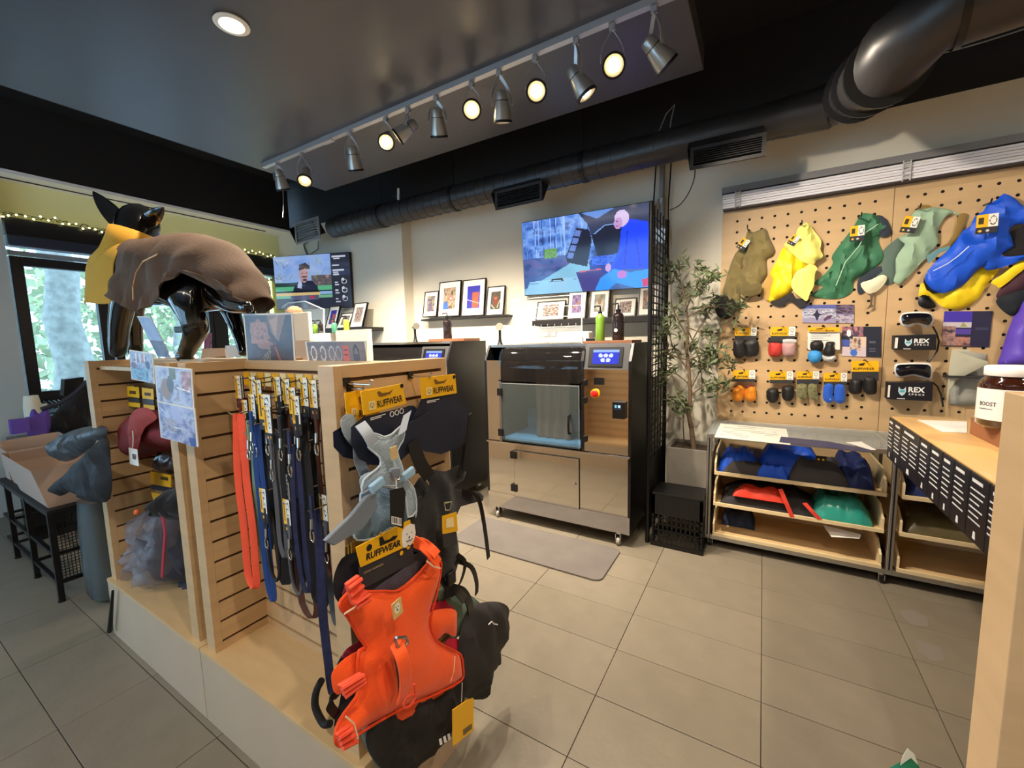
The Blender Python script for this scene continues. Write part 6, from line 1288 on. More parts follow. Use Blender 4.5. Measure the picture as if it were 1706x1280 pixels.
for a in (.74, .88): MB().lathe([(H*.11, 0), (H*.11, .001)], f(W*a, -H*(.20-.14*(a > .8)), .0005), NX, 16).build('icon_dot', YEL, c)
OH = [(566, 1010), (580, 990), (600, 975), (607, 985), (640, 985), (665, 984), (690, 965), (712, 942), (718, 930), (733, 935), (735, 948), (728, 990), (720, 1020), (718, 1045), (728, 1068), (752, 1082), (768, 1092), (772, 1115), (768, 1135), (720, 1160), (690, 1172), (650, 1192), (600, 1222), (575, 1242), (560, 1240), (562, 1215), (575, 1190), (594, 1165), (604, 1138), (596, 1128), (600, 1085), (610, 1080), (597, 1060), (580, 1030)]
puff('neck_padding', M('padding_mauve', (74, 68, 80), .9, bump=.2), t, [P(u, v, x=xo+.01) for u, v in ((622, 988), (640, 972), (665, 955), (690, 935), (700, 940), (690, 965), (668, 985), (640, 990))], NX, .03, .004, res=.015)
puff('chest_panel', OR, t, [P(u, v, x=xo+.02) for u, v in OH], NX, .055, .008, smoothk=2, seed=20, res=.022, edge=.02, wscale=(5, 8))
q = [Vector(p) for p in spline([tuple(P(u, v, x=xo+.022)) for u, v in OH], 3)]
MB().tube(q+[q[0]], .0035, 6).build('edge_binding', M('binding_orange', (226, 70, 20), .7), t, smooth=True)
puff('upper_flap', OR, t, [P(u, v, x=xo+.01) for u, v in ((716, 1025), (740, 1016), (762, 1018), (764, 1035), (762, 1062), (745, 1056), (730, 1068), (716, 1050))], NX, .05, .003, res=.015)
puff('left_wing', OR, t, [P(u, v, x=xo+.005) for u, v in ((606, 1085), (580, 1098), (560, 1118), (556, 1135), (565, 1160), (600, 1140), (602, 1100))], NX, .05, .004, res=.018)
puff('tail_flap', M('harness_orange_dark', (236, 84, 36), .7), t, [P(u, v, x=xo+.0) for u, v in ((650, 1192), (665, 1170), (700, 1165), (766, 1136), (760, 1145), (705, 1178), (698, 1188), (672, 1202))], NX, .03, .002, res=.015, smoothk=1)
straps(t, [((690, 902, -.01), (704, 910, .02), (720, 925, .04), (730, 938, .05)), ((700, 905, 0), (715, 912, .03), (728, 925, .05))], OR, xo+.02, .028, .005)
def strapblock(uvs, xx, nm='strap_adjuster', n_=3):
    a, b, c_, d = [P(u, v, x=xx) for u, v in uvs]
    MB().slab([a, b, c_, d], NX, .012).build(nm, ORR, t, bevel=.003)
    for k in range(n_):
        q = (k+.5)/n_; MB().tube([a+(d-a)*q+Vector((.016, 0, 0)), b+(c_-b)*q+Vector((.016, 0, 0))], .005, 6).build('ladder_bar', ORR, t, smooth=True)
strapblock(((572, 972), (594, 956), (603, 990), (583, 1008)), xo+.05)
strapblock(((583, 1000), (608, 983), (610, 1000), (590, 1012)), xo+.055, n_=2)
strapblock(((560, 1140), (598, 1118), (602, 1136), (570, 1160)), xo+.065, nm='side_buckle')
strapblock(((556, 1222), (578, 1205), (590, 1235), (565, 1246)), xo+.06, nm='side_buckle')
for pts in (((574, 1023), (590, 1013), (602, 1000), (608, 990)), ((711, 935), (722, 944), (734, 947)), ((751, 1135), (756, 1120), (758, 1095)), ((576, 1194), (590, 1206), (597, 1232))):
    MB().ribbon([P(u, v, x=xo+.068) for u, v in pts], (0, .0012, .0016), .002).build('reflective_edge', ORL, t)
# handle down the back with its slot
MB().ribbon([Vector(p) for p in spline([tuple(P(u, v, x=xo+dx)) for u, v, dx in ((658, 1070, .085), (668, 1090, .11), (675, 1120, .115), (674, 1150, .10), (668, 1168, .085))], 4, False)], (0, .018, .001), .008).build('grab_handle', OR, t, smooth=True, bevel=.002)
puff('handle_slot', DARKC, t, [P(u, v, x=xo+.062) for u, v in ((655, 1082), (665, 1100), (672, 1125), (672, 1145), (665, 1162), (663, 1130))], NX, .016, 0, res=.02, smoothk=1)
MB().tube([Vector(p) for p in spline([tuple(P(u, v, x=xo+.10)) for u, v in ((690, 1140), (692, 1160), (684, 1175), (675, 1180), (672, 1170), (680, 1160), (694, 1158))], 3, False)], .003, 6).build('pull_cord', ORR, t, smooth=True)
MB().obox(P(662, 1014, x=xo+.08), (0, 1, .12), (0, -.12, 1), NX, .032, .046, .004).build('logo_patch', M('patch_tan'), t, bevel=.001)
i = Img(12, 16, (226, 186, 110)); i.ell(.5, .5, .32, .34, (240, 236, 226)); i.ell(.38, .45, .06, .05, (60, 50, 40)); i.ell(.62, .45, .06, .05, (60, 50, 40)); i.ell(.5, .62, .1, .06, (60, 50, 40))
q = P(662, 1014, x=xo+.0835); picture('patch_print', i, q+Vector((0, -.014, .021)), q+Vector((0, .014, .025)), q+Vector((0, -.014, -.022)), PRINTM, t)
MB().tube([P(u, v, x=xo+.10) for u, v in ((658, 1066), (662, 1078), (672, 1080), (680, 1070), (676, 1062), (660, 1063))], .004, 8).build('d_ring', STEELR, t, smooth=True)
hook(t, (628, 890), xo+.0)
# header cards stacked behind the orange one
t = thing('spare_cards', 'edges of yellow-brown header cards stacked behind the orange harness card', 'card', P(580, 950, x=-.93))
for k in range(3): MB().slab([P(u, v, x=-.955+.022*k) for u, v in ((575+6*k, 958-4*k), (592+5*k, 946-3*k), (588+4*k, 905-3*k), (574+5*k, 912-4*k))], NX, .003).build('header_card', (M('card_ochre', (160, 116, 36), .6)), t)
# ================================================================== leashes on the spine of the right display
random.seed(33)
def leash(x, y, zt, zb, w, mat, label, kind='loop', cardw=.038, cz=None, spread=.02, rot=0, cardm=True, clasp=True):
    t = thing('dog_leash', label, 'leash', (x, y, zb), 'leashes hanging on hooks of the right display')
    MB().tube([(x, .907, zt+.03), (x, y-.02, zt+.022), (x, y-.03, zt+.032)], .0028, 6).build('hook', CHROME, t)
    if cardm:
        c = MB().box(x-cardw/2, x+cardw/2, y-.016, y-.013, zt-.085, zt+.035).build('card', DARKC, t)
        i = Img(16, 24, (46, 46, 50)); i.rect(0, 0, .42, .7, (238, 182, 28)); i.rect(.42, 0, 1, .7, (230, 230, 224)); i.rect(.12, .08, .28, .62, (96, 72, 20)); i.ell(.70, .34, .2, .26, (70, 70, 70), ring=.16); i.ell(.62, .28, .04, .03, (40, 40, 40)); i.ell(.78, .28, .04, .03, (40, 40, 40)); i.ell(.7, .44, .07, .04, (40, 40, 40)); i.ell(.35, .84, .1, .05, (215, 170, 80)); i.ell(.7, .84, .1, .05, (215, 170, 80))
        picture('card_print', i, (x-cardw/2, y-.0165, zt+.035), (x+cardw/2, y-.0165, zt+.035), (x-cardw/2, y-.0165, zt-.085), PRINTM, c)
    s = spread
    z0 = zt-.05 if cardm else zt+.02
    pts = [(x-s*.3, y, z0), (x-s*.9, y-.003, z0-(z0-zb)*.3), (x-s, y, zb+.10), (x-s*.8, y+.002, zb+.03), (x, y+.003, zb), (x+s*.8, y+.002, zb+.03), (x+s, y, zb+.12), (x+s*.8, y, z0-(z0-zb)*.35), (x+s*.2, y+.006, z0)]
    q = [Vector(p)+Vector((.004*math.sin(p[2]*17+x*40), 0, 0)) for p in spline(pts, 4, False)]
    tz = [(q[min(i+1, len(q)-1)]-q[max(i-1, 0)]).normalized() for i in range(len(q))]
    if kind == 'rope': MB().tube(q, w*.42, 8).build('rope', mat, t, smooth=True)
    else: MB().ribbon(q, Vector((w*.42, w*.28, 0)), .003).build('webbing', mat, t, smooth=True)
    if clasp:
        zc = random.uniform(zt-.20, zt-.12) if cardm else zt-.03; xc = x+s*.2
        MB().tube([(xc, y-.018, zc+.03), (xc, y-.020, zc)], .005, 8).tube([(xc, y-.02, zc), (xc-.009, y-.02, zc-.012), (xc-.008, y-.02, zc-.034), (xc+.004, y-.02, zc-.04), (xc+.009, y-.02, zc-.022), (xc+.006, y-.02, zc-.008)], .0025, 6).build('clasp', CHROME, t, smooth=True)
        MB().box(xc-w*.4, xc+w*.4, y-.018, y-.012, zc+.03, zc+.10).build('stitched_end', mat, t)
    return t
LO = M('leash_orange', (240, 84, 50), .7, bump=.2); LB = M('leash_blue', (30, 64, 130), .7); LN = M('leash_navy', (32, 36, 72), .7, var=.35, vscale=50); LK = M('leash_black', (28, 26, 28), .75); LG = M('leash_green', (44, 66, 56), .75); LM_ = M('leash_maroon', (110, 34, 52), .75); LBR = M('leash_brown', (84, 48, 36), .7); LGY = M('leash_grey', (86, 86, 92), .7); LOL = M('leash_olive', (92, 88, 60), .75); LMT = M('leash_mint', (120, 150, 126), .7)
leash(-1.70, .84, 1.38, .98, .016, LOL, 'olive leash hanging furthest left against the side panel', spread=.012)
leash(-1.655, .81, 1.385, .95, .022, LM_, 'maroon leash at the left end of the row', spread=.018)
leash(-1.585, .75, 1.27, .632, .026, LO, 'bright orange webbing leash forming the longest loop on the left', spread=.030, cardm=False, clasp=False)
leash(-1.60, .80, 1.30, .80, .02, LK, 'short black leash with a small card directly behind the orange loop', cardw=.034)
leash(-1.555, .81, 1.385, .86, .022, LG, 'dark green leash with silver clasp, right of the orange loop', spread=.016)
leash(-1.535, .77, 1.20, .70, .016, LMT, 'thin mint green cord loop low beside the orange loop', cardm=False, spread=.012)
leash(-1.50, .80, 1.375, .82, .02, LGY, 'grey leash with a green tab on the fourth hook', spread=.014)
leash(-1.47, .75, 1.24, .62, .017, LB, 'plain royal blue webbing leash hanging in front', spread=.018, cardm=False)
leash(-1.435, .83, 1.385, .72, .022, LK, 'black leash behind a small double-dot card', spread=.02)
leash(-1.395, .76, 1.335, .70, .024, LK, 'wide matte black leash under the largest white dog card', spread=.022, cardw=.075)
leash(-1.365, .82, 1.38, .76, .02, LN, 'patterned navy leash second behind the wide black one', spread=.018)
leash(-1.33, .80, 1.30, .575, .022, LBR, 'dark brown leash with the lowest wide loop in the middle', kind='loop', spread=.045, cardm=False, clasp=False)
leash(-1.30, .84, 1.385, .80, .022, LK, 'black leash with a yellow strip card right of centre', spread=.02)
leash(-1.27, .78, 1.36, .74, .022, LN, 'navy and white stitched leash with chrome hardware', spread=.02)
leash(-1.235, .80, 1.385, .80, .016, LK, 'thin black rope leash with a white card', kind='rope', spread=.022)
leash(-1.205, .75, 1.34, .70, .02, LK, 'black leash with grey rubber grip near the right post', spread=.016)
leash(-1.175, .79, 1.385, .78, .016, LBR, 'thin brown leather leash beside the right post', kind='rope', spread=.018)
leash(-1.14, .82, 1.385, .72, .018, LGY, 'dark grey leash tucked behind the right post', spread=.012)
leash(-1.12, .72, 1.02, .44, .014, LN, 'long speckled navy leash hanging lowest beside the right post', spread=.010, cardm=False)
# second, lower row
leash(-1.60, .83, 1.06, .84, .018, LM_, 'short maroon leash in the lower row at left', spread=.02)
leash(-1.515, .82, 1.05, .76, .02, LB, 'blue leash with an orange card in the lower row', spread=.02)
leash(-1.43, .83, 1.04, .62, .016, LN, 'navy cord leash in the lower row with a loop near the floor deck', kind='rope', spread=.03)
leash(-1.38, .80, 1.03, .68, .024, LK, 'black leash with white card in the middle of the lower row', spread=.025)
leash(-1.33, .82, 1.03, .66, .024, LK, 'black leash with tilted yellow card in the lower row', spread=.02)
leash(-1.25, .80, 1.04, .64, .024, LK, 'black leash with silver hook under the right cards of the lower row', spread=.025)
leash(-1.18, .80, 1.02, .60, .020, LGY, 'grey rubber handled leash at the right of the lower row', spread=.02)
hd_ = tag(MB().tube([Vector(p) for p in spline([(-1.128, .70, .50), (-1.15, .695, .46), (-1.155, .69, .41), (-1.12, .69, .37), (-1.085, .69, .385)], 4, False)], .011, 8).build('leash_handle', LK, None, smooth=True), 'black ribbed leash handle curling out above the display deck', 'leash handle')
leash(-1.49, .77, 1.33, .80, .014, LK, 'thin black leash with a white dog card just left of the blue one', spread=.02)
leash(-1.345, .74, 1.30, .82, .014, LGY, 'thin grey leash with a chrome snap in front of the brown loop', spread=.02)
leash(-1.285, .74, 1.24, .84, .016, LK, 'black leash with a stitched end in front of the navy ones', spread=.024, cardm=False)
leash(-1.225, .73, 1.20, .74, .014, LN, 'thin navy leash with a chrome snap close to the right post', spread=.022, cardm=False)
leash(-1.575, .79, 1.22, .82, .012, LG, 'thin green cord leash immediately right of the orange loop', kind='rope', spread=.016, cardm=False)
leash(-1.415, .74, 1.02, .72, .014, LK, 'black cord leash with yellow card at the front of the lower row', kind='rope', spread=.03)
leash(-1.30, .75, 1.00, .70, .014, LGY, 'grey cord leash with yellow card at the front of the lower row', kind='rope', spread=.03)
# header strip of clips along the hooks
hs = thing('card_strip', 'row of yellow hang cards along the hook bar of the right display', 'card', (-1.45, .86, 1.36))
for k in range(13): MB().box(-1.76+.05*k, -1.722+.05*k, .868, .871, 1.375, 1.425).build('card', YEL if k % 2 == 0 else M('card_pale', (232, 214, 160), .6), hs)
MB().box(-1.81, -1.04, .885, .893, 1.395, 1.403).build('hook_bar', BLKMET, hs)
# ================================================================== merchandise in the left display
bp_ = thing('red_backpack', 'rust red dog backpack with a flap and a white price tag', 'bag', P(238, 765, y=.80))
RBG = M('pack_rust', (158, 54, 44), .75, bump=.2, bscale=120); RBD = M('pack_rust_dark', (120, 36, 38), .8, bump=.2)
puff('body', RBD, bp_, [P(u, v, y=.83) for u, v in ((211, 725), (215, 692), (235, 680), (262, 684), (285, 698), (302, 722), (298, 748), (266, 754), (240, 762), (222, 766), (212, 750))], NW, .16, .008, seed=2)
puff('flap', RBG, bp_, [P(u, v, y=.745) for u, v in ((211, 724), (214, 695), (225, 682), (242, 680), (256, 690), (257, 700), (240, 712), (232, 728), (222, 732), (213, 730))], NW, .03, .004, seed=3)
puff('front_panel', RBG, bp_, [P(u, v, y=.74) for u, v in ((213, 728), (225, 733), (233, 727), (228, 752), (224, 766), (216, 756))], NW, .02, .003, res=.015)
MB().tube([P(u, v, y=.70) for u, v in ((221, 718), (222, 732), (221, 746))], .002, 5).build('tag_thread', TYVEK, bp_)
pt_ = MB().slab([P(u, v, y=.70) for u, v in ((217, 773), (232, 777), (229, 749), (215, 746))], NW, .002).build('price_tag', TYVEK, bp_)
i = Img(14, 14, (232, 232, 228)); i.mottle(.2, .2, .8, .8, [(120, 60, 80), (60, 50, 60), (230, 230, 230)], 9, 3)
q = [P(u, v, y=.6975) for u, v in ((218, 752), (229, 754), (219, 768))]; picture('print', i, q[0], q[1], q[2], PRINTM, pt_)
for k, (uv, lb) in enumerate((((212, 642, 232, 678), 'small yellow and black card above the red backpack, left one'), ((237, 645, 256, 682), 'small yellow and black card above the red backpack, right one'))):
    a, b, c_, d = uv; t = thing('accessory_card', lb, 'card', P((a+c_)/2, d, y=.84), 'yellow and black accessory cards in the left display')
    MB().slab([P(u, v, y=.84) for u, v in ((a+3, d), (c_+3, d+2), (c_, b+2), (a, b))], NW, .004).build('card', DARKC, t)
    MB().slab([P(u, v, y=.835) for u, v in ((a+1, b+19), (c_+1, b+21), (c_, b+3), (a, b+1))], NW, .002).build('yellow_band', YEL, t)
    MB().slab([P(u, v, y=.832) for u, v in ((a+4, b+14), (a+14, b+15), (a+14, b+10), (a+4, b+9))], NW, .001).build('print_line', BROWN, t)
    MB().slab([P(u, v, y=.835) for u, v in ((a+3, d-1), (c_+2, d+1), (c_+2, d-6), (a+3, d-8))], NW, .002).build('yellow_band', YEL, t)
    MB().tube([P((a+c_)/2, b+2, y=.907), P((a+c_)/2, b+2, y=.82)], .003, 6).build('hook', CHROME, t)
t = thing('accessory_pouch', 'dark pouch in clear wrap above the orange card in the left display', 'bag', P(265, 780, y=.82))
puff('body', M('pouch_dark', (50, 38, 38), .4, coat=.5), t, [P(u, v, y=.84) for u, v in ((255, 770), (258, 755), (270, 758), (285, 762), (286, 790), (258, 786))], NW, .05, .01, res=.015)
for k, (q4, lb) in enumerate(((((252, 785), (286, 792), (286, 812), (253, 806)), 'wide orange-yellow card with navy strip low in the left display'), (((253, 820), (287, 826), (289, 846), (258, 836)), 'second orange-yellow card just above the dark wrapped bag'))):
    t = thing('accessory_card', lb, 'card', P(*q4[3], y=.82), 'yellow and black accessory cards in the left display')
    c_ = MB().slab([P(u, v, y=.82) for u, v in (q4[3], q4[2], q4[1], q4[0])], NW, .004).build('card', YEL, t)
    MB().slab([P(u, v+9, y=.822) for u, v in (q4[3], q4[2], (q4[2][0], q4[2][1]-8), (q4[3][0], q4[3][1]-8))], NW, .004).build('navy_strip', NAVY, t)
    MB().slab([P(u, v, y=.8155) for u, v in ((q4[0][0]+16, q4[0][1]+14), (q4[0][0]+28, q4[0][1]+16), (q4[0][0]+28, q4[0][1]+11), (q4[0][0]+16, q4[0][1]+9))], NW, .001).build('print_line', BROWN, t)
# wrapped dark bag standing on the deck
t = thing('wrapped_bag', 'dark dog carrier in a cloudy clear plastic bag standing on the left display deck', 'bag', (-2.6, .82, ZB))
def dk(u, v, y=.80): return P(u, v, y=y)
puff('carrier', M('carrier_charcoal', (48, 46, 54), .85, bump=.15, bscale=30), t, [dk(u, v, .76) for u, v in ((222, 850), (240, 835), (262, 830), (282, 840), (290, 880), (296, 950), (300, 980), (270, 985), (232, 972), (214, 940), (216, 890))], NW, .16, .03, seed=5, wscale=(6, 8), base=-.11)
puff('bunched_top', DARKF, t, [dk(u, v, .745) for u, v in ((240, 842), (250, 826), (268, 820), (284, 828), (290, 850), (280, 868), (262, 872), (246, 862))], NW, .10, .04, seed=21, wscale=(16, 16), res=.012, base=-.05)
PLB = M('plastic_bag', (140, 140, 152), .22, alpha=.30, coat=.5)
puff('plastic_wrap', PLB, t, [dk(u, v, .725) for u, v in ((208, 876), (216, 854), (240, 843), (262, 852), (274, 880), (270, 920), (262, 960), (258, 988), (240, 996), (216, 984), (204, 964), (204, 930), (210, 905))], NW, .26, .05, seed=8, wscale=(10, 10), base=-.15)
MB().ribbon([dk(u, v, .70) for u, v in ((271, 862), (275, 890), (272, 930), (270, 962))], (.010, 0, 0), .004).build('red_strap', M('strap_red', (170, 40, 56), .7), t)
MB().lathe([(.010, 0), (.012, .01), (.006, .02)], dk(228, 856, .72), n=10).build('orange_clip', M('clip_orange', (236, 110, 50), .5), t)
t = thing('lime_leash', 'lime green cord loop hanging behind the left post', 'leash', dk(288, 925, .78))
MB().tube([Vector(p) for p in spline([tuple(dk(u, v, .80)) for u, v in ((291, 858), (285, 885), (281, 905), (286, 921), (296, 922))], 4, False)], .006, 7).build('cord', M('lime', (170, 190, 70), .6), t, smooth=True)
MB().tube([dk(294, 925, .80), dk(300, 945, .80)], .006, 6).build('tail', M('tail_blue', (60, 60, 120), .6), t)
t = thing('grey_bag', 'small dark bag slumped on the deck at the foot of the left post', 'bag', (-2.35, .80, ZB))
puff('body', M('bag_dark', (62, 58, 66), .8), t, [dk(u, v, .86) for u, v in ((262, 990), (275, 965), (295, 960), (318, 970), (318, 1012), (300, 1016), (280, 1010))], NW, .10, .02, seed=5)
# ================================================================== photo boards on the displays
def photoboard(label, q4, yy, img, n=(0, -1, 0), group=None, x=None):
    q = [P(u, v, y=yy) for u, v in q4] if x is None else [P(u, v, x=x) for u, v in q4]
    tl, tr, br, bl = q; t = thing('photo_board', label, 'photo', bl, group)
    nn = (tr-tl).cross(tl-bl).normalized()
    MB().slab([bl, br, tr, tl], -nn, .003).build('board', ACRYL if False else TYVEK, t)
    m_ = .03; u1_, u2_ = tr-tl, bl-tl
    picture('print', img, tl+u1_*m_+u2_*m_, tr-u1_*m_+u2_*m_, bl+u1_*m_-u2_*m_, PRINT, t, lift=.0008); return t
g = 'photo boards on the display fronts'
i = Img(36, 44, (140, 156, 190)); i.mottle(0, 0, 1, 1, [(120, 136, 176), (176, 190, 215), (90, 96, 130)], 5, 1); i.mottle(.05, .55, .8, .95, [(90, 120, 160), (120, 180, 210), (80, 90, 120)], 6, 2)
for k in range(5): i.rect(.25+.1*k, .05, .30+.1*k, .42-.03*k, (196, 110, 100) if k % 2 else (226, 222, 226))
i.ell(.15, .5, .12, .12, (110, 90, 130)); i.ell(.8, .4, .1, .14, (60, 70, 100))
photoboard('small photo board of bluish shop scenes at the upper left of the stacked pair', ((215, 583), (254, 589), (258, 640), (219, 632)), .66, i, group=g)
i = Img(44, 40, (130, 140, 180)); i.mottle(0, 0, 1, 1, [(96, 104, 140), (150, 156, 196), (190, 196, 216), (110, 110, 140)], 4, 5); i.ell(.28, .6, .14, .3, (150, 120, 110)); i.ell(.42, .45, .1, .24, (84, 84, 100)); i.mottle(.75, .05, 1, .6, [(120, 90, 70), (170, 110, 120), (200, 190, 190)], 9, 2); i.line(.62, .52, .95, .58, .02, (225, 226, 236)); i.mottle(.4, 0, .6, .3, [(90, 96, 70), (110, 120, 100)], 6, 2)
photoboard('upper board of the joined photo pair, a dog beside a person', ((257, 609), (319, 615), (323, 681), (262, 670)), .655, i, group=g)
i = Img(44, 44, (130, 140, 180)); i.mottle(0, 0, 1, 1, [(90, 100, 140), (140, 150, 196), (190, 196, 220), (96, 104, 150)], 5, 8); i.poly([(.35, 0), (.6, 0), (.7, .45), (.4, .5)], (170, 176, 214)); i.mottle(.1, .4, .5, .75, [(70, 80, 120), (180, 180, 200), (110, 100, 120)], 9, 3); i.line(.4, .62, .75, .6, .015, (210, 214, 226)); i.line(.05, .15, .3, .35, .02, (190, 196, 226)); i.poly([(.8, .8), (1, .75), (1, 1), (.85, 1)], (70, 96, 160))
photoboard('lower photo board of the joined pair in front of the left post', ((262, 668), (324, 681), (330, 745), (268, 729)), .65, i, group=g)
i = Img(20, 44, (150, 166, 196)); i.mottle(0, 0, 1, .6, [(140, 160, 200), (176, 190, 216)], 4, 3); i.mottle(0, .6, 1, 1, [(60, 64, 80), (110, 116, 140), (80, 84, 100)], 7, 3)
photoboard('slanted photo strip leaning beneath the dog mannequin', ((228, 527), (250, 527), (281, 588), (263, 596)), .80, i, group=g)
i = Img(60, 66, (60, 52, 58)); i.mottle(0, 0, 1, 1, [(44, 38, 44), (70, 60, 66), (92, 80, 78)], 3, 2); i.poly([(.1, .25), (.3, .05), (.45, .2), (.6, .5), (.5, .6), (.3, .58), (.12, .4)], (150, 104, 88)); i.mottle(.12, .12, .5, .5, [(120, 80, 70), (176, 124, 104), (96, 62, 56)], 9, 4); i.poly([(.5, .0), (.9, 0), (.72, .45), (.58, .3)], (140, 110, 96)); i.poly([(.55, .1), (.75, .0), (.66, .4)], (176, 140, 116))
for k in range(9): i.line(.62-.01*k, .48+.005*k, .12+.05*k, .95, .008, (150, 140, 130) if k % 2 else (70, 60, 60))
i.line(.62, .5, .78, .98, .028, (120, 50, 44)); i.line(.64, .55, .74, .8, .010, (190, 120, 100)); i.line(.5, .42, .66, .48, .02, (90, 70, 66))
photoboard('large dark photo poster of a hand holding a rope above the leashes', ((405, 523), (487, 521), (493, 619), (413, 620)), .93, i)
i = Img(60, 30, (120, 98, 88)); i.mottle(0, 0, 1, 1, [(104, 86, 80), (136, 114, 100)], 3, 6)
for k, (cx, c_) in enumerate(((.11, (226, 214, 200)), (.28, (206, 196, 184)), (.44, (176, 168, 162)), (.56, (160, 150, 146)))): i.ell(cx, .5, .055, .34, c_, ring=.28); i.rect(cx-.02, .8, cx+.02, .98, (190, 180, 170))
i.rect(.63, .18, .74, .95, (206, 84, 50)); i.rect(.65, .3, .72, .36, (120, 40, 30)); i.rect(.65, .5, .72, .56, (120, 40, 30)); i.ell(.85, .5, .05, .4, (70, 62, 64), ring=.4); i.rect(.82, .5, .88, .9, (80, 70, 70))
photoboard('wide brown photo poster of metal clips above the right display', ((508, 569), (610, 568), (610, 606), (514, 609)), .93, i)
# ================================================================== dog mannequin
dg = thing('dog_mannequin', 'glossy black dog mannequin wearing a brown and mustard coat, standing on the left display', 'mannequin', (-2.4, .95, 1.443))
DBK = M('mannequin_black', (12, 12, 13), .12, coat=.8)
def skin(name, verts, edges, radii, mat, parent, root=0, lv=2):
    me = bpy.data.meshes.new(name); me.from_pydata([tuple(v) for v in verts], edges, []); o = bpy.data.objects.new(name, me); COL.objects.link(o)
    sk = o.modifiers.new('skin', 'SKIN'); sk.use_smooth_shade = True
    lay = me.skin_vertices[0] if me.skin_vertices else None
    if lay is None:
        bm = bmesh.new(); bm.from_mesh(me); bm.verts.layers.skin.verify(); bm.to_mesh(me); bm.free(); lay = me.skin_vertices[0]
    for i, r in enumerate(radii):
        rr = r if isinstance(r, tuple) else (r, r); lay.data[i].radius = rr; lay.data[i].use_root = (i == root)
    sb = o.modifiers.new('sub', 'SUBSURF'); sb.levels = lv; sb.render_levels = lv
    dgp = bpy.context.evaluated_depsgraph_get(); me2 = bpy.data.meshes.new_from_object(o.evaluated_get(dgp)); bpy.data.objects.remove(o)
    off = origin(parent)
    for v in me2.vertices: v.co = v.co-off
    for p_ in me2.polygons: p_.use_smooth = True
    me2.materials.clear(); me2.materials.append(mat); o2 = bpy.data.objects.new(name, me2); COL.objects.link(o2); o2.parent = parent; return o2
YN, YM, YH = .90, .95, 1.03     # depth of shoulders, belly, hips
FZ = 1.447
def D(u, v, y): return P(u, v, y=y)
def foot(u, y, z=FZ+.03): p = P(u, 600, y=y); p.z = z; return p
V = [D(352, 478, YH), D(300, 470, .98), D(250, 462, .93), D(222, 440, YN), D(222, 408, .90), D(229, 378, .93), D(231, 366, .96), D(236, 366, 1.08),   # 0 hip 1 belly 2 chest 3 neck base 4 neck 5 head back 6 head 7 muzzle
     D(206, 500, .86), D(198, 548, .86), foot(196, .86), # 8,9,10 front near leg
     D(222, 500, .99), D(222, 548, .99), foot(226, .99),  # 11,12,13
     D(312, 505, .90), D(330, 545, .91), D(318, 572, .93), foot(306, .93), foot(296, .90, FZ+.018),  # 14..18 near hind
     D(382, 510, 1.12), D(396, 548, 1.13), D(404, 575, 1.12), foot(410, 1.12), # 19..22 far hind
     D(366, 494, .97), D(390, 508, .93), D(416, 513, .90)]  # 23..25 tail
Ed = [(0, 1), (1, 2), (2, 3), (3, 4), (4, 5), (5, 6), (6, 7), (2, 8), (8, 9), (9, 10), (2, 11), (11, 12), (12, 13), (0, 14), (14, 15), (15, 16), (16, 17), (17, 18), (0, 19), (19, 20), (20, 21), (21, 22), (0, 23), (23, 24), (24, 25)]
Rr = [.115, .12, .135, .10, .085, .100, .098, .055, .06, .048, .042, .06, .048, .042, .075, .058, .042, .036, .026, .05, .035, .028, .03, .055, .040, .024]
body = skin('body', V, Ed, Rr, DBK, dg)
def ear(name, base, tip, side, w):
    b, tp = Vector(base), Vector(tip); ax = (tp-b); L = ax.length; ax.normalize(); s_ = Vector(side).normalized(); nn = ax.cross(s_).normalized(); vs = []; k = 9; n_ = 10
    for i in range(k):
        q = i/(k-1); ww = w*math.sin(math.pi*(.30+.70*q))**.8*(1 if q < .98 else .3)+.002; c = b+ax*L*q
        for j in range(n_):
            an = 2*math.pi*j/n_; rr = ww*math.cos(an); dd = ww*.30*math.sin(an)
            if math.sin(an) > 0: dd *= -.2
            vs.append(c+s_*rr+nn*(dd+.3*ww*math.cos(2*an)*.3))
    MB().add(vs, [(i*n_+j, i*n_+(j+1) % n_, (i+1)*n_+(j+1) % n_, (i+1)*n_+j) for i in range(k-1) for j in range(n_)]+[tuple(range(n_)), tuple((k-1)*n_+j for j in range(n_))]).build(name, DBK, dg, smooth=True, sub=1)
def earside(a, b): return (Vector(b)-Vector(a)).cross(Vector(a)-Vector((0, 0, HC)))
ea, eb = D(206, 378, .93), D(154, 318, .93); ear('ear', ea, eb, earside(ea, eb), .046)
ea, eb = D(244, 372, .95), D(273, 345, .96); ear('ear', ea, eb, earside(ea, eb)*-1, .036)
MB().box(-2.50, -2.30, .93, .97, 1.60, 1.63).build('support_bracket', BLKP, dg, bevel=.004)
MB().tube([(-2.40, .95, 1.445), (-2.40, .95, 1.72)], .010, 10).build('support_post', BLKMET, dg, smooth=True)
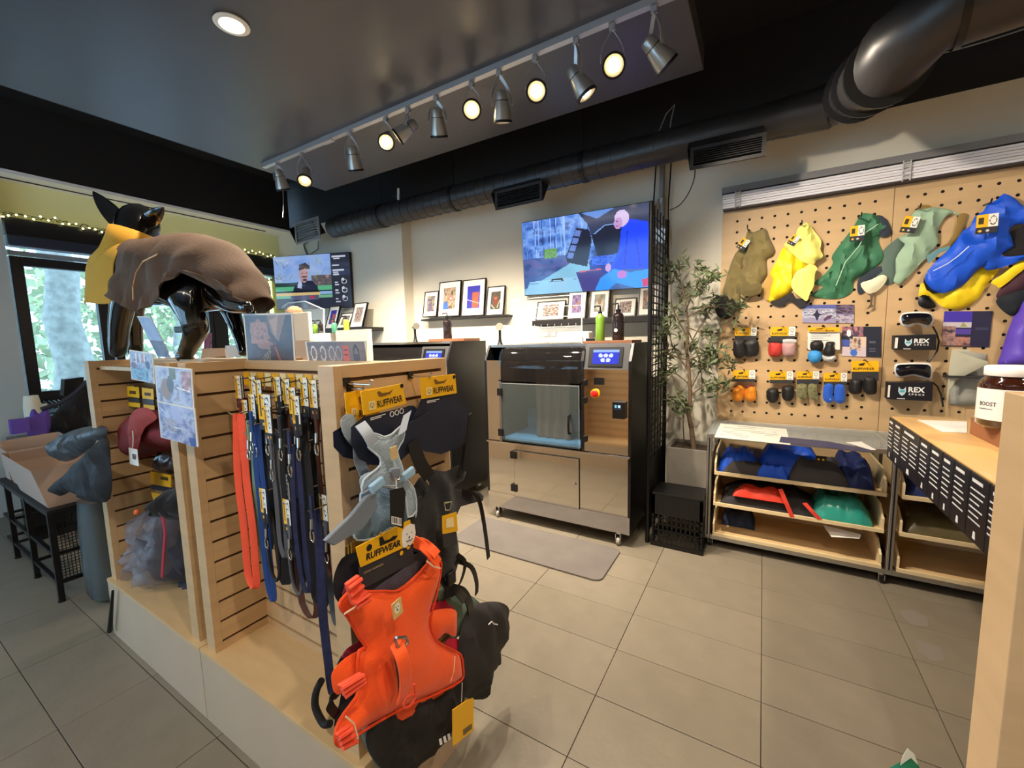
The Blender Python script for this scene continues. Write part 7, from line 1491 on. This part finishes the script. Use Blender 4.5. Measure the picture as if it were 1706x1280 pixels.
# coats: lofted drapes over the body
MUS = M('coat_mustard', (214, 156, 48), .85, bump=.15, bscale=140); BRN = M('coat_brown', (104, 82, 66), .85, bump=.25, bscale=90, var=.05)
def drape(name, mat, st, n_=30, a0=-118, a1=118, seed=0, wr=.012, thick=.004):
    """st: stations (centre, axis-direction, radius_top, radius_side, flare_left, flare_right, dropL, dropR)"""
    vs = []; m_ = len(st)
    for i, (c, ax, rt, rs, dl, dr) in enumerate(st):
        c = Vector(c); ax = Vector(ax).normalized(); up = Vector((0, 0, 1)); up = (up-ax*up.dot(ax)).normalized(); sd = ax.cross(up)  # sd: side
        for j in range(n_+1):
            q = j/n_*2-1; a = abs(q)  # -1..1 from one hem over the back to the other
            d = dl if q < 0 else dr; s_ = -1 if q < 0 else 1
            if a < .5: an = a/.5*math.pi/2; p = c+up*(rt*math.cos(an))+sd*(s_*rs*math.sin(an))
            else:
                k = (a-.5)/.5; p = c+sd*(s_*rs*(1+.10*k))-up*(d*k)
            w_ = wr*(.3+a)*(noise.noise(Vector((i*.55+seed, q*3.2, seed)))+.5*math.sin(i*1.3+q*4+seed))
            vs.append(p+sd*s_*w_*(1 if a > .25 else .3)+up*w_*.5)
    N = n_+1; F = [(i*N+j, i*N+j+1, (i+1)*N+j+1, (i+1)*N+j) for i in range(m_-1) for j in range(n_)]
    o = MB().add(vs, F).build(name, mat, dg, smooth=True)
    so = o.modifiers.new('thick', 'SOLIDIFY'); so.thickness = thick; so.offset = 1; sb = o.modifiers.new('sub', 'SUBSURF'); sb.levels = 1; sb.render_levels = 1; return o
def lerpst(keys, n):
    out = []
    for i in range(n):
        t = i/(n-1)*(len(keys)-1); k = min(int(t), len(keys)-2); f_ = t-k; a, b = keys[k], keys[k+1]
        out.append(tuple((Vector(a[q])*(1-f_)+Vector(b[q])*f_) if isinstance(a[q], (tuple, Vector)) else a[q]*(1-f_)+b[q]*f_ for q in range(6)))
    return out
C0, C1, C2, C3 = D(228, 452, .92), D(270, 458, .95), D(318, 456, .99), D(362, 462, 1.02)
C4 = D(404, 488, 1.04)
axd = (C3-C0).normalized()
# sd = ax x up with ax pointing to the tail (+x): side -y is toward the camera (right side negative)
C5 = D(432, 512, 1.03)
brown = [(C0+axd*.10, axd, .162, .160, .10, .14), (C1+axd*.03, axd, .172, .165, .13, .17), (C2-axd*.04, axd, .185, .175, .16, .21), (C2+axd*.08, axd, .185, .175, .16, .12), (C3+axd*.02, axd+Vector((0, 0, -.3)), .165, .160, .15, -.01), (C4, (axd+Vector((0, 0, -.6))), .12, .12, .12, -.05), (C5, (axd+Vector((0, 0, -.8))), .05, .06, .05, -.02)]
drape('brown_back', BRN, lerpst(brown, 30), seed=2, wr=.034, n_=40)
front = [(D(194, 462, .90), axd, .09, .125, .12, .16), (D(206, 455, .91), axd, .140, .155, .16, .17), (C0+axd*.04, axd, .160, .160, .17, .18), (C0+axd*.13, axd, .160, .158, .17, .17)]
drape('mustard_front', MUS, lerpst(front, 8), seed=6, wr=.004)
ch_ = [D(190, 470, .86), D(200, 420, .86)]
# collar tube around the neck
cp = [D(214, 452, .905), D(219, 432, .905), D(226, 408, .915), D(231, 393, .93)]
o = MB().tube(cp, [.150, .122, .112, .112], 24, cap=False).build('collar', MUS, dg, smooth=True); so = o.modifiers.new('thick', 'SOLIDIFY'); so.thickness = .006; so.offset = 1
MB().ribbon([P(u, v, y=.74) for u, v in ((222, 500), (221, 478), (226, 455), (238, 436), (262, 424))], (.004, 0, .003), .003).build('shiny_piping', M('piping_gold', (226, 170, 100), .4), dg)
# ================================================================== behind the displays
cz = 0
t = thing('pale_carton', 'pale cardboard carton behind the hand photo poster', 'box', (-2.9, 2.05, 0))
kx = P(488, 522, y=2.05); kx2 = P(513, 522, y=2.05)
box('carton', M('carton_pale', (232, 212, 186), .8), t, kx.x, kx2.x, 2.05, 2.08, 1.55, kx.z, bevel=.003)
box('carton_band', M('carton_tan', (206, 172, 140), .8), t, kx.x-.001, kx2.x+.001, 2.049, 2.081, 1.35, 1.56)
box('pedestal', KICK, t, kx.x-.05, kx2.x+.04, 2.0, 2.16, 0, 1.35)
pf = thing('fuzzy_cap', 'brown fuzzy rounded top of a plush seen behind the pale carton', 'plush', P(492, 520, y=2.3))
hc = P(491, 520, y=2.3); MB().lathe([(.0, .055), (.03, .050), (.055, .034), (.068, .01), (.07, -.02), (.07, -.12), (.04, -.2)], hc, n=24).build('body', M('plush_brown', (150, 112, 84), .95, bump=.6, bscale=60), pf, smooth=True)
MB().tube([(hc.x, hc.y, hc.z-.2), (hc.x, hc.y, 0)], .03, 10).build('stand', BLKMET, pf)
hw = struct(box('wall_half', M('halfwall_cream', (222, 208, 178), .8), None, P(560, 560, y=2.5).x, P(613, 550, y=2.5).x, 2.5, 2.54, 0, P(600, 549, y=2.5).z))
hb = thing('shipping_box', 'white box standing behind the clips poster, left of the cream half wall', 'box', P(455, 560, y=2.4))
box('table', KICK, hb, P(445, 580, y=2.4).x, P(535, 580, y=2.4).x, 2.4, 2.75, 0, 1.44)
box('box_body', WHITE, hb, P(517, 575, y=2.42).x, P(535, 575, y=2.42).x, 2.42, 2.6, 1.44, P(520, 556, y=2.42).z)
for (u, zz, mt, lb) in ((521, 1, GRN, 'small green bottle among bottles near the corner television'), (530, 1, AMB, 'small dark bottle beside the green one near the corner television'), (553, 1, M('bottle_teal', (70, 140, 110), .3), 'thin teal spray bottle left of the lime bottle'), (573, 1, M('bottle_lime', (170, 190, 60), .3), 'round lime bottle with a dark cap in front of the small frames')):
    p = P(u, 553, y=2.5); pump_bottle((p.x, 2.53, hw.location.z+P(600, 549, y=2.5).z if u > 556 else P(520, 556, y=2.42).z), .13, .025, mt, lb)
tb = thing('glass_sneeze_guard', 'clear curved glass food guard in front of the corner television', 'glass case', P(480, 560, y=2.8))
MB().add([P(470, 560, y=2.9), P(540, 560, y=2.9), P(540, 516, y=2.9), P(508, 502, y=3.0), P(480, 505, y=3.1), P(470, 512, y=3.1)], [(0, 1, 2, 3, 4, 5)]).build('glass_panel', ACRYL, tb)
MB().box(P(470, 560, y=2.9).x, P(540, 560, y=2.9).x, 2.86, 3.2, 0, P(505, 560, y=2.9).z).build('cabinet_base', KICK, tb)
MB().tube([P(470, 512, y=3.1), P(480, 505, y=3.1), P(508, 502, y=3.0), P(540, 516, y=2.9), P(540, 560, y=2.9)], .008, 6).build('edge', WHITE, tb, smooth=True)
# sign boards seen near the dog's hind legs
i = Img(20, 24, (190, 40, 90)); i.mottle(0, 0, 1, 1, [(150, 30, 70), (220, 160, 190), (90, 20, 50)], 6, 3)
t = thing('window_poster', 'small pink poster in the window seen between the mannequin legs', 'poster', P(348, 583, x=XW+.05))
q = [P(u, v, x=XW+.05) for u, v in ((341, 556), (353, 555), (352, 584), (339, 583))]; MB().slab([q[3], q[2], q[1], q[0]], NX, .004).build('board', WHITE, t); picture('print', i, q[0]+Vector((.005, 0, 0)), q[1]+Vector((.005, 0, 0)), q[3]+Vector((.005, 0, 0)), PRINTM, t)
t = thing('cardboard_sign', 'tan cardboard sheet and white card behind the mannequin hind leg', 'card', P(355, 595, y=1.3))
MB().slab([P(u, v, y=1.3) for u, v in ((336, 597), (377, 594), (375, 580), (338, 581))], NW, .004).build('sheet', KRAFT, t)
MB().slab([P(u, v, y=1.28) for u, v in ((377, 596), (403, 595), (398, 575), (376, 576))], NW, .003).build('white_card', TYVEK, t)
MB().box(P(336, 597, y=1.3).x, P(403, 595, y=1.3).x, 1.22, 1.36, 0, P(350, 597, y=1.3).z).build('plinth', KICK, t)
# ================================================================== string lights
STR = M('bulb_warm', (255, 240, 170), emit=9, ecol=(255, 236, 150))
def fairy(label, pts, n, jit=.03):
    t = thing('string_lights', label, 'string lights', pts[0]); q = [Vector(p) for p in spline([tuple(p) for p in pts], 12, False)]
    random.seed(len(pts)+n); w1 = [p+Vector((0, 0, random.uniform(-.02, .02))) for p in q]
    MB().tube(w1, .004, 5).tube([p+Vector((0, .0, random.uniform(-.02, .02))) for p in q], .003, 5).build('wire', M('wire_green', (36, 60, 40), .6), t)
    mb = MB()
    for k in range(n):
        p = q[int(k*(len(q)-1)/max(1, n-1))]+Vector((random.uniform(0, .02), 0, random.uniform(-jit, jit))); mb.lathe([(0, -.008), (.008, -.003), (.008, .003), (0, .010)], p, n=6, cap=False)
    mb.build('bulbs', STR, t, kind='stuff', smooth=True)
xs_ = XW+.10
fairy('warm fairy lights along the top of the dark window header', [(xs_+.02, y, 2.775+.008*math.sin(y*6)) for y in np.linspace(1.02, 3.5, 14)], 52)
fairy('vertical green string of lights beside the window in the corner', [(xs_+.0, 3.40+.01*math.sin(z*9), z) for z in np.linspace(2.45, .7, 10)], 34, .01)
MB()
tag(MB().box(XW+.02, XW+.05, 3.43, 3.47, .6, 2.44).build('light_tube', M('tube_glow', (220, 232, 150), emit=1.6, ecol=(220, 235, 140)), None), 'pale yellow-green vertical light tube beside the corner television', 'lamp')
# ================================================================== left side: racks, bags
rackx = P(101.6, 1003.4, z=0)
rk = thing('mesh_rack', 'low black metal rack with mesh sides at the left, holding paper bags', 'rack', (-4.4, .85, 0))
RY0, RY1 = .63, 1.05
for x in (-3.62, -4.155, -4.69):
    for y in (RY0, RY1): MB().box(x-.014, x+.014, y-.014, y+.014, .012, .56).build('leg', BLKMET, rk, bevel=.002); MB().lathe([(.018, 0), (.018, .012)], (x, y, 0), n=12).build('foot', BLKP, rk)
for z in (.55, .30, .12):
    for y in (RY0, RY1): MB().box(-4.90, -3.62, y-.010, y+.010, z-.010, z+.010).build('rail', BLKMET, rk)
    for x in (-3.62, -4.155, -4.69, -4.89): MB().box(x-.009, x+.009, RY0, RY1, z-.009, z+.009).build('cross_rail', BLKMET, rk)
box('top_board', BLACK, rk, -4.91, -3.61, RY0-.012, RY1+.012, .56, .575)
mb = MB()
for k in range(26): mb.tube([(-3.62, RY0+.016*k, .13), (-3.62, RY0+.016*k, .54)], .0022, 4)
for k in range(22): mb.tube([(-3.62, RY0, .135+.0186*k), (-3.62, RY1, .135+.0186*k)], .0022, 4)
mb.build('mesh_side', BLKMET, rk, kind='stuff')
def papbag(label, x0, x1, y0, y1, z0, h, mat, flare=.02, skew=0, name='paper_bag'):
    t = thing(name, label, 'bag', ((x0+x1)/2, (y0+y1)/2, z0), 'open paper bags on the rack')
    a = flare; th = .003
    def shell(d, zb_): return [(x0+d, y0+d, zb_), (x1-d, y0+d, zb_), (x1-d, y1-d, zb_), (x0+d, y1-d, zb_), (x0-a+d+skew, y0-a+d, z0+h), (x1+a-d+skew, y0-a+d, z0+h*.94), (x1+a-d+skew, y1+a-d, z0+h), (x0-a+d+skew, y1+a-d, z0+h*1.04)]
    v = shell(0, z0)+shell(th, z0+th)
    MB().add(v, [(3, 2, 1, 0), (0, 1, 5, 4), (1, 2, 6, 5), (2, 3, 7, 6), (3, 0, 4, 7), (8, 9, 10, 11), (8, 12, 13, 9), (9, 13, 14, 10), (10, 14, 15, 11), (11, 15, 12, 8), (4, 5, 13, 12), (5, 6, 14, 13), (6, 7, 15, 14), (7, 4, 12, 15)]).build('paper', mat, t)
    return t
PBG = M('paper_taupe', (176, 150, 132), .8, var=.04, vscale=3, bump=.1, bscale=12)
papbag('front taupe paper bag with a wide open top, nearest on the rack', -4.35, -3.68, .64, .95, .576, .26, PBG, .05, -.04)
papbag('second taupe paper bag behind the front one, further along the rack', -4.66, -4.44, .66, .95, .576, .27, PBG, .04)
papbag('third taupe paper bag at the far left end of the rack', -4.88, -4.74, .66, .95, .576, .28, PBG, .015)
t = thing('dark_garment_bag', 'dark grey folded garment bag draped over the paper bags', 'bag', (-3.6, .80, .60))
DG = M('garment_grey', (30, 31, 33), .7, bump=.1, bscale=15)
puff('drape', DG, t, [P(u, v, y=.62) for u, v in ((80, 812), (110, 785), (150, 745), (172, 730), (178, 770), (178, 832), (150, 838), (125, 826), (118, 818), (96, 828), (84, 822))], NW, .06, .02, seed=3)
puff('top_fold', M('garment_light', (66, 70, 74), .4), t, [P(u, v, y=.70) for u, v in ((82, 740), (105, 722), (140, 712), (168, 712), (168, 735), (150, 745), (120, 765), (100, 770), (88, 755))], NW, .08, .03, seed=5)
t = thing('plastic_bag_roll', 'tall grey-green plastic bag standing beside the display base', 'bag', (-3.50, .80, 0))
GPL = M('plastic_greygreen', (76, 82, 82), .3, coat=.3, bump=.05, bscale=8)
vs = []; n_ = 20; rows = [(.0, .13, .05), (.03, .16, .09), (.2, .125, .10), (.45, .11, .09), (.62, .105, .08)]
for z, rx, ry in rows:
    for j in range(n_):
        an = 2*math.pi*j/n_; w_ = 1+.06*math.sin(5*an+z*9); vs.append((-3.46+rx*w_*math.cos(an), .80+ry*w_*math.sin(an), z))
MB().add(vs, [(i*n_+j, i*n_+(j+1) % n_, (i+1)*n_+(j+1) % n_, (i+1)*n_+j) for i in range(4) for j in range(n_)]+[tuple(range(n_))[::-1], tuple(4*n_+j for j in range(n_))]).build('plastic', GPL, t, smooth=True)
tag(MB().tube([P(183, 1052, y=.66), P(188, 985, y=.66)], .012, 8, r2=.006).build('door_stop', BLKP, None, smooth=True), 'small black prop standing at the corner of the left display base', 'prop')
# table by the window with cups, till, black things
TX = -5.35
tz = P(60, 694, x=TX).z
tb = thing('window_table', 'black table under the left window holding cups and equipment', 'table', (-5.6, 1.3, 0))
box('table_top', M('table_dark', (34, 34, 40), .3), tb, -5.98, -5.25, .98, 2.0, tz-.03, tz, bevel=.003)
for x in (-5.94, -5.31):
    for y in (1.02, 1.92): MB().box(x, x+.04, y, y+.04, 0, tz-.03).build('leg', BLKMET, tb)
cc = P(54, 678, x=TX); t = thing('paper_cups', 'stack of upturned pale paper cups on the window table', 'cups', (TX, cc.y, tz))
for k in range(6): MB().lathe([(.056, 0), (.044, .10), (.043, .102), (0, .102)], (TX, cc.y, tz+.016*k), n=20).build('cup', M('cup_cream', (226, 218, 194), .7), t, smooth=True)
for lb, out, xx in (('tall purple cloth pouch below the paper cups', ((49, 722), (51, 688), (58, 682), (66, 690), (76, 680), (84, 690), (84, 720), (68, 726)), -5.15), ('small purple cloth roll at the left of the tall purple pouch', ((20, 716), (24, 706), (34, 702), (50, 704), (52, 718), (36, 722)), -5.1)):
    q = P(out[0][0]+10, out[0][1], x=xx); t = thing('purple_pouch', lb, 'pouch', q); puff('cloth', M('pouch_purple', (96, 70, 160), .8), t, onp(out, x=xx), NX, .08, .01, seed=2)
    MB().box(xx-.03, xx+.03, q.y-.04, q.y+.06, .98 if q.z > .99 else q.z-.03, max(.985, q.z-.01)).build('base_roll', M('pouch_purple'), t)
mt = thing('left_ledge', 'grey ledge behind the paper bags carrying the purple pouches', 'shelf', (-5.1, 1.1, 0))
lz = P(50, 726, x=-5.12).z
box('ledge_top', M('table_dark'), mt, -5.24, -4.94, .74, 1.30, lz-.03, lz); box('ledge_body', BLACK, mt, -5.22, -4.96, .76, 1.28, 0, lz-.03)
ct = thing('wire_tray', 'black wire tray with a white paper beside the cups on the window table', 'tray', (-5.6, P(80, 670, x=-5.6).y, tz))
ya = P(64, 670, x=-5.6).y; yb3 = P(105, 670, x=-5.6).y
MB().box(-5.75, -5.42, ya, yb3, tz, tz+.012).build('tray_base', BLKP, ct)
for k in range(6): MB().tube([(-5.75, ya+(yb3-ya)*k/5, tz+.012), (-5.75, ya+(yb3-ya)*k/5, tz+.09), (-5.42, ya+(yb3-ya)*k/5, tz+.05)], .005, 5).build('wire', BLKMET, ct)
MB().slab([P(u, v, x=-5.40) for u, v in ((62, 690), (82, 690), (78, 672), (62, 674))], NX, .003).build('paper', TYVEK, ct)
tl_ = thing('till_terminal', 'black box shaped terminal on the window table', 'till', (-5.5, P(122, 655, x=-5.5).y, tz))
q = [P(u, v, x=-5.5) for u, v in ((106, 660), (140, 660), (140, 628), (108, 632))]
MB().slab(q, (-1, 0, 0), .12).build('screen_body', BLKP, tl_, bevel=.004); MB().box(-5.60, -5.52, q[0].y+.03, q[1].y-.03, tz, q[0].z).build('stand', BLKP, tl_)
bb = thing('black_shoulder_bag', 'slumped black bag with a strap on the window table behind the display', 'bag', P(130, 712, x=-5.2))
puff('body', DARKF, bb, [P(u, v, x=-5.2) for u, v in ((84, 716), (88, 694), (100, 680), (118, 662), (136, 642), (160, 632), (178, 690), (170, 716))], NX, .10, .03, seed=3)
MB().tube([P(u, v, x=-5.12) for u, v in ((68, 682), (100, 672), (125, 655), (145, 635))], .016, 8).build('strap', M('strap_dark', (40, 42, 56), .6), bb, smooth=True)
# arc lamp reflected in the television
rl = thing('linear_pendant', 'long slim white linear ceiling lamp behind the camera', 'lamp', (-1.4, .3, 2.9))
MB().tube([(-3.6+.4*k, -1.15, 3.05) for k in range(10)], .012, 8).build('light_bar', M('bar_glow', (255, 250, 235), emit=9, ecol=(255, 248, 230)), rl, smooth=True)
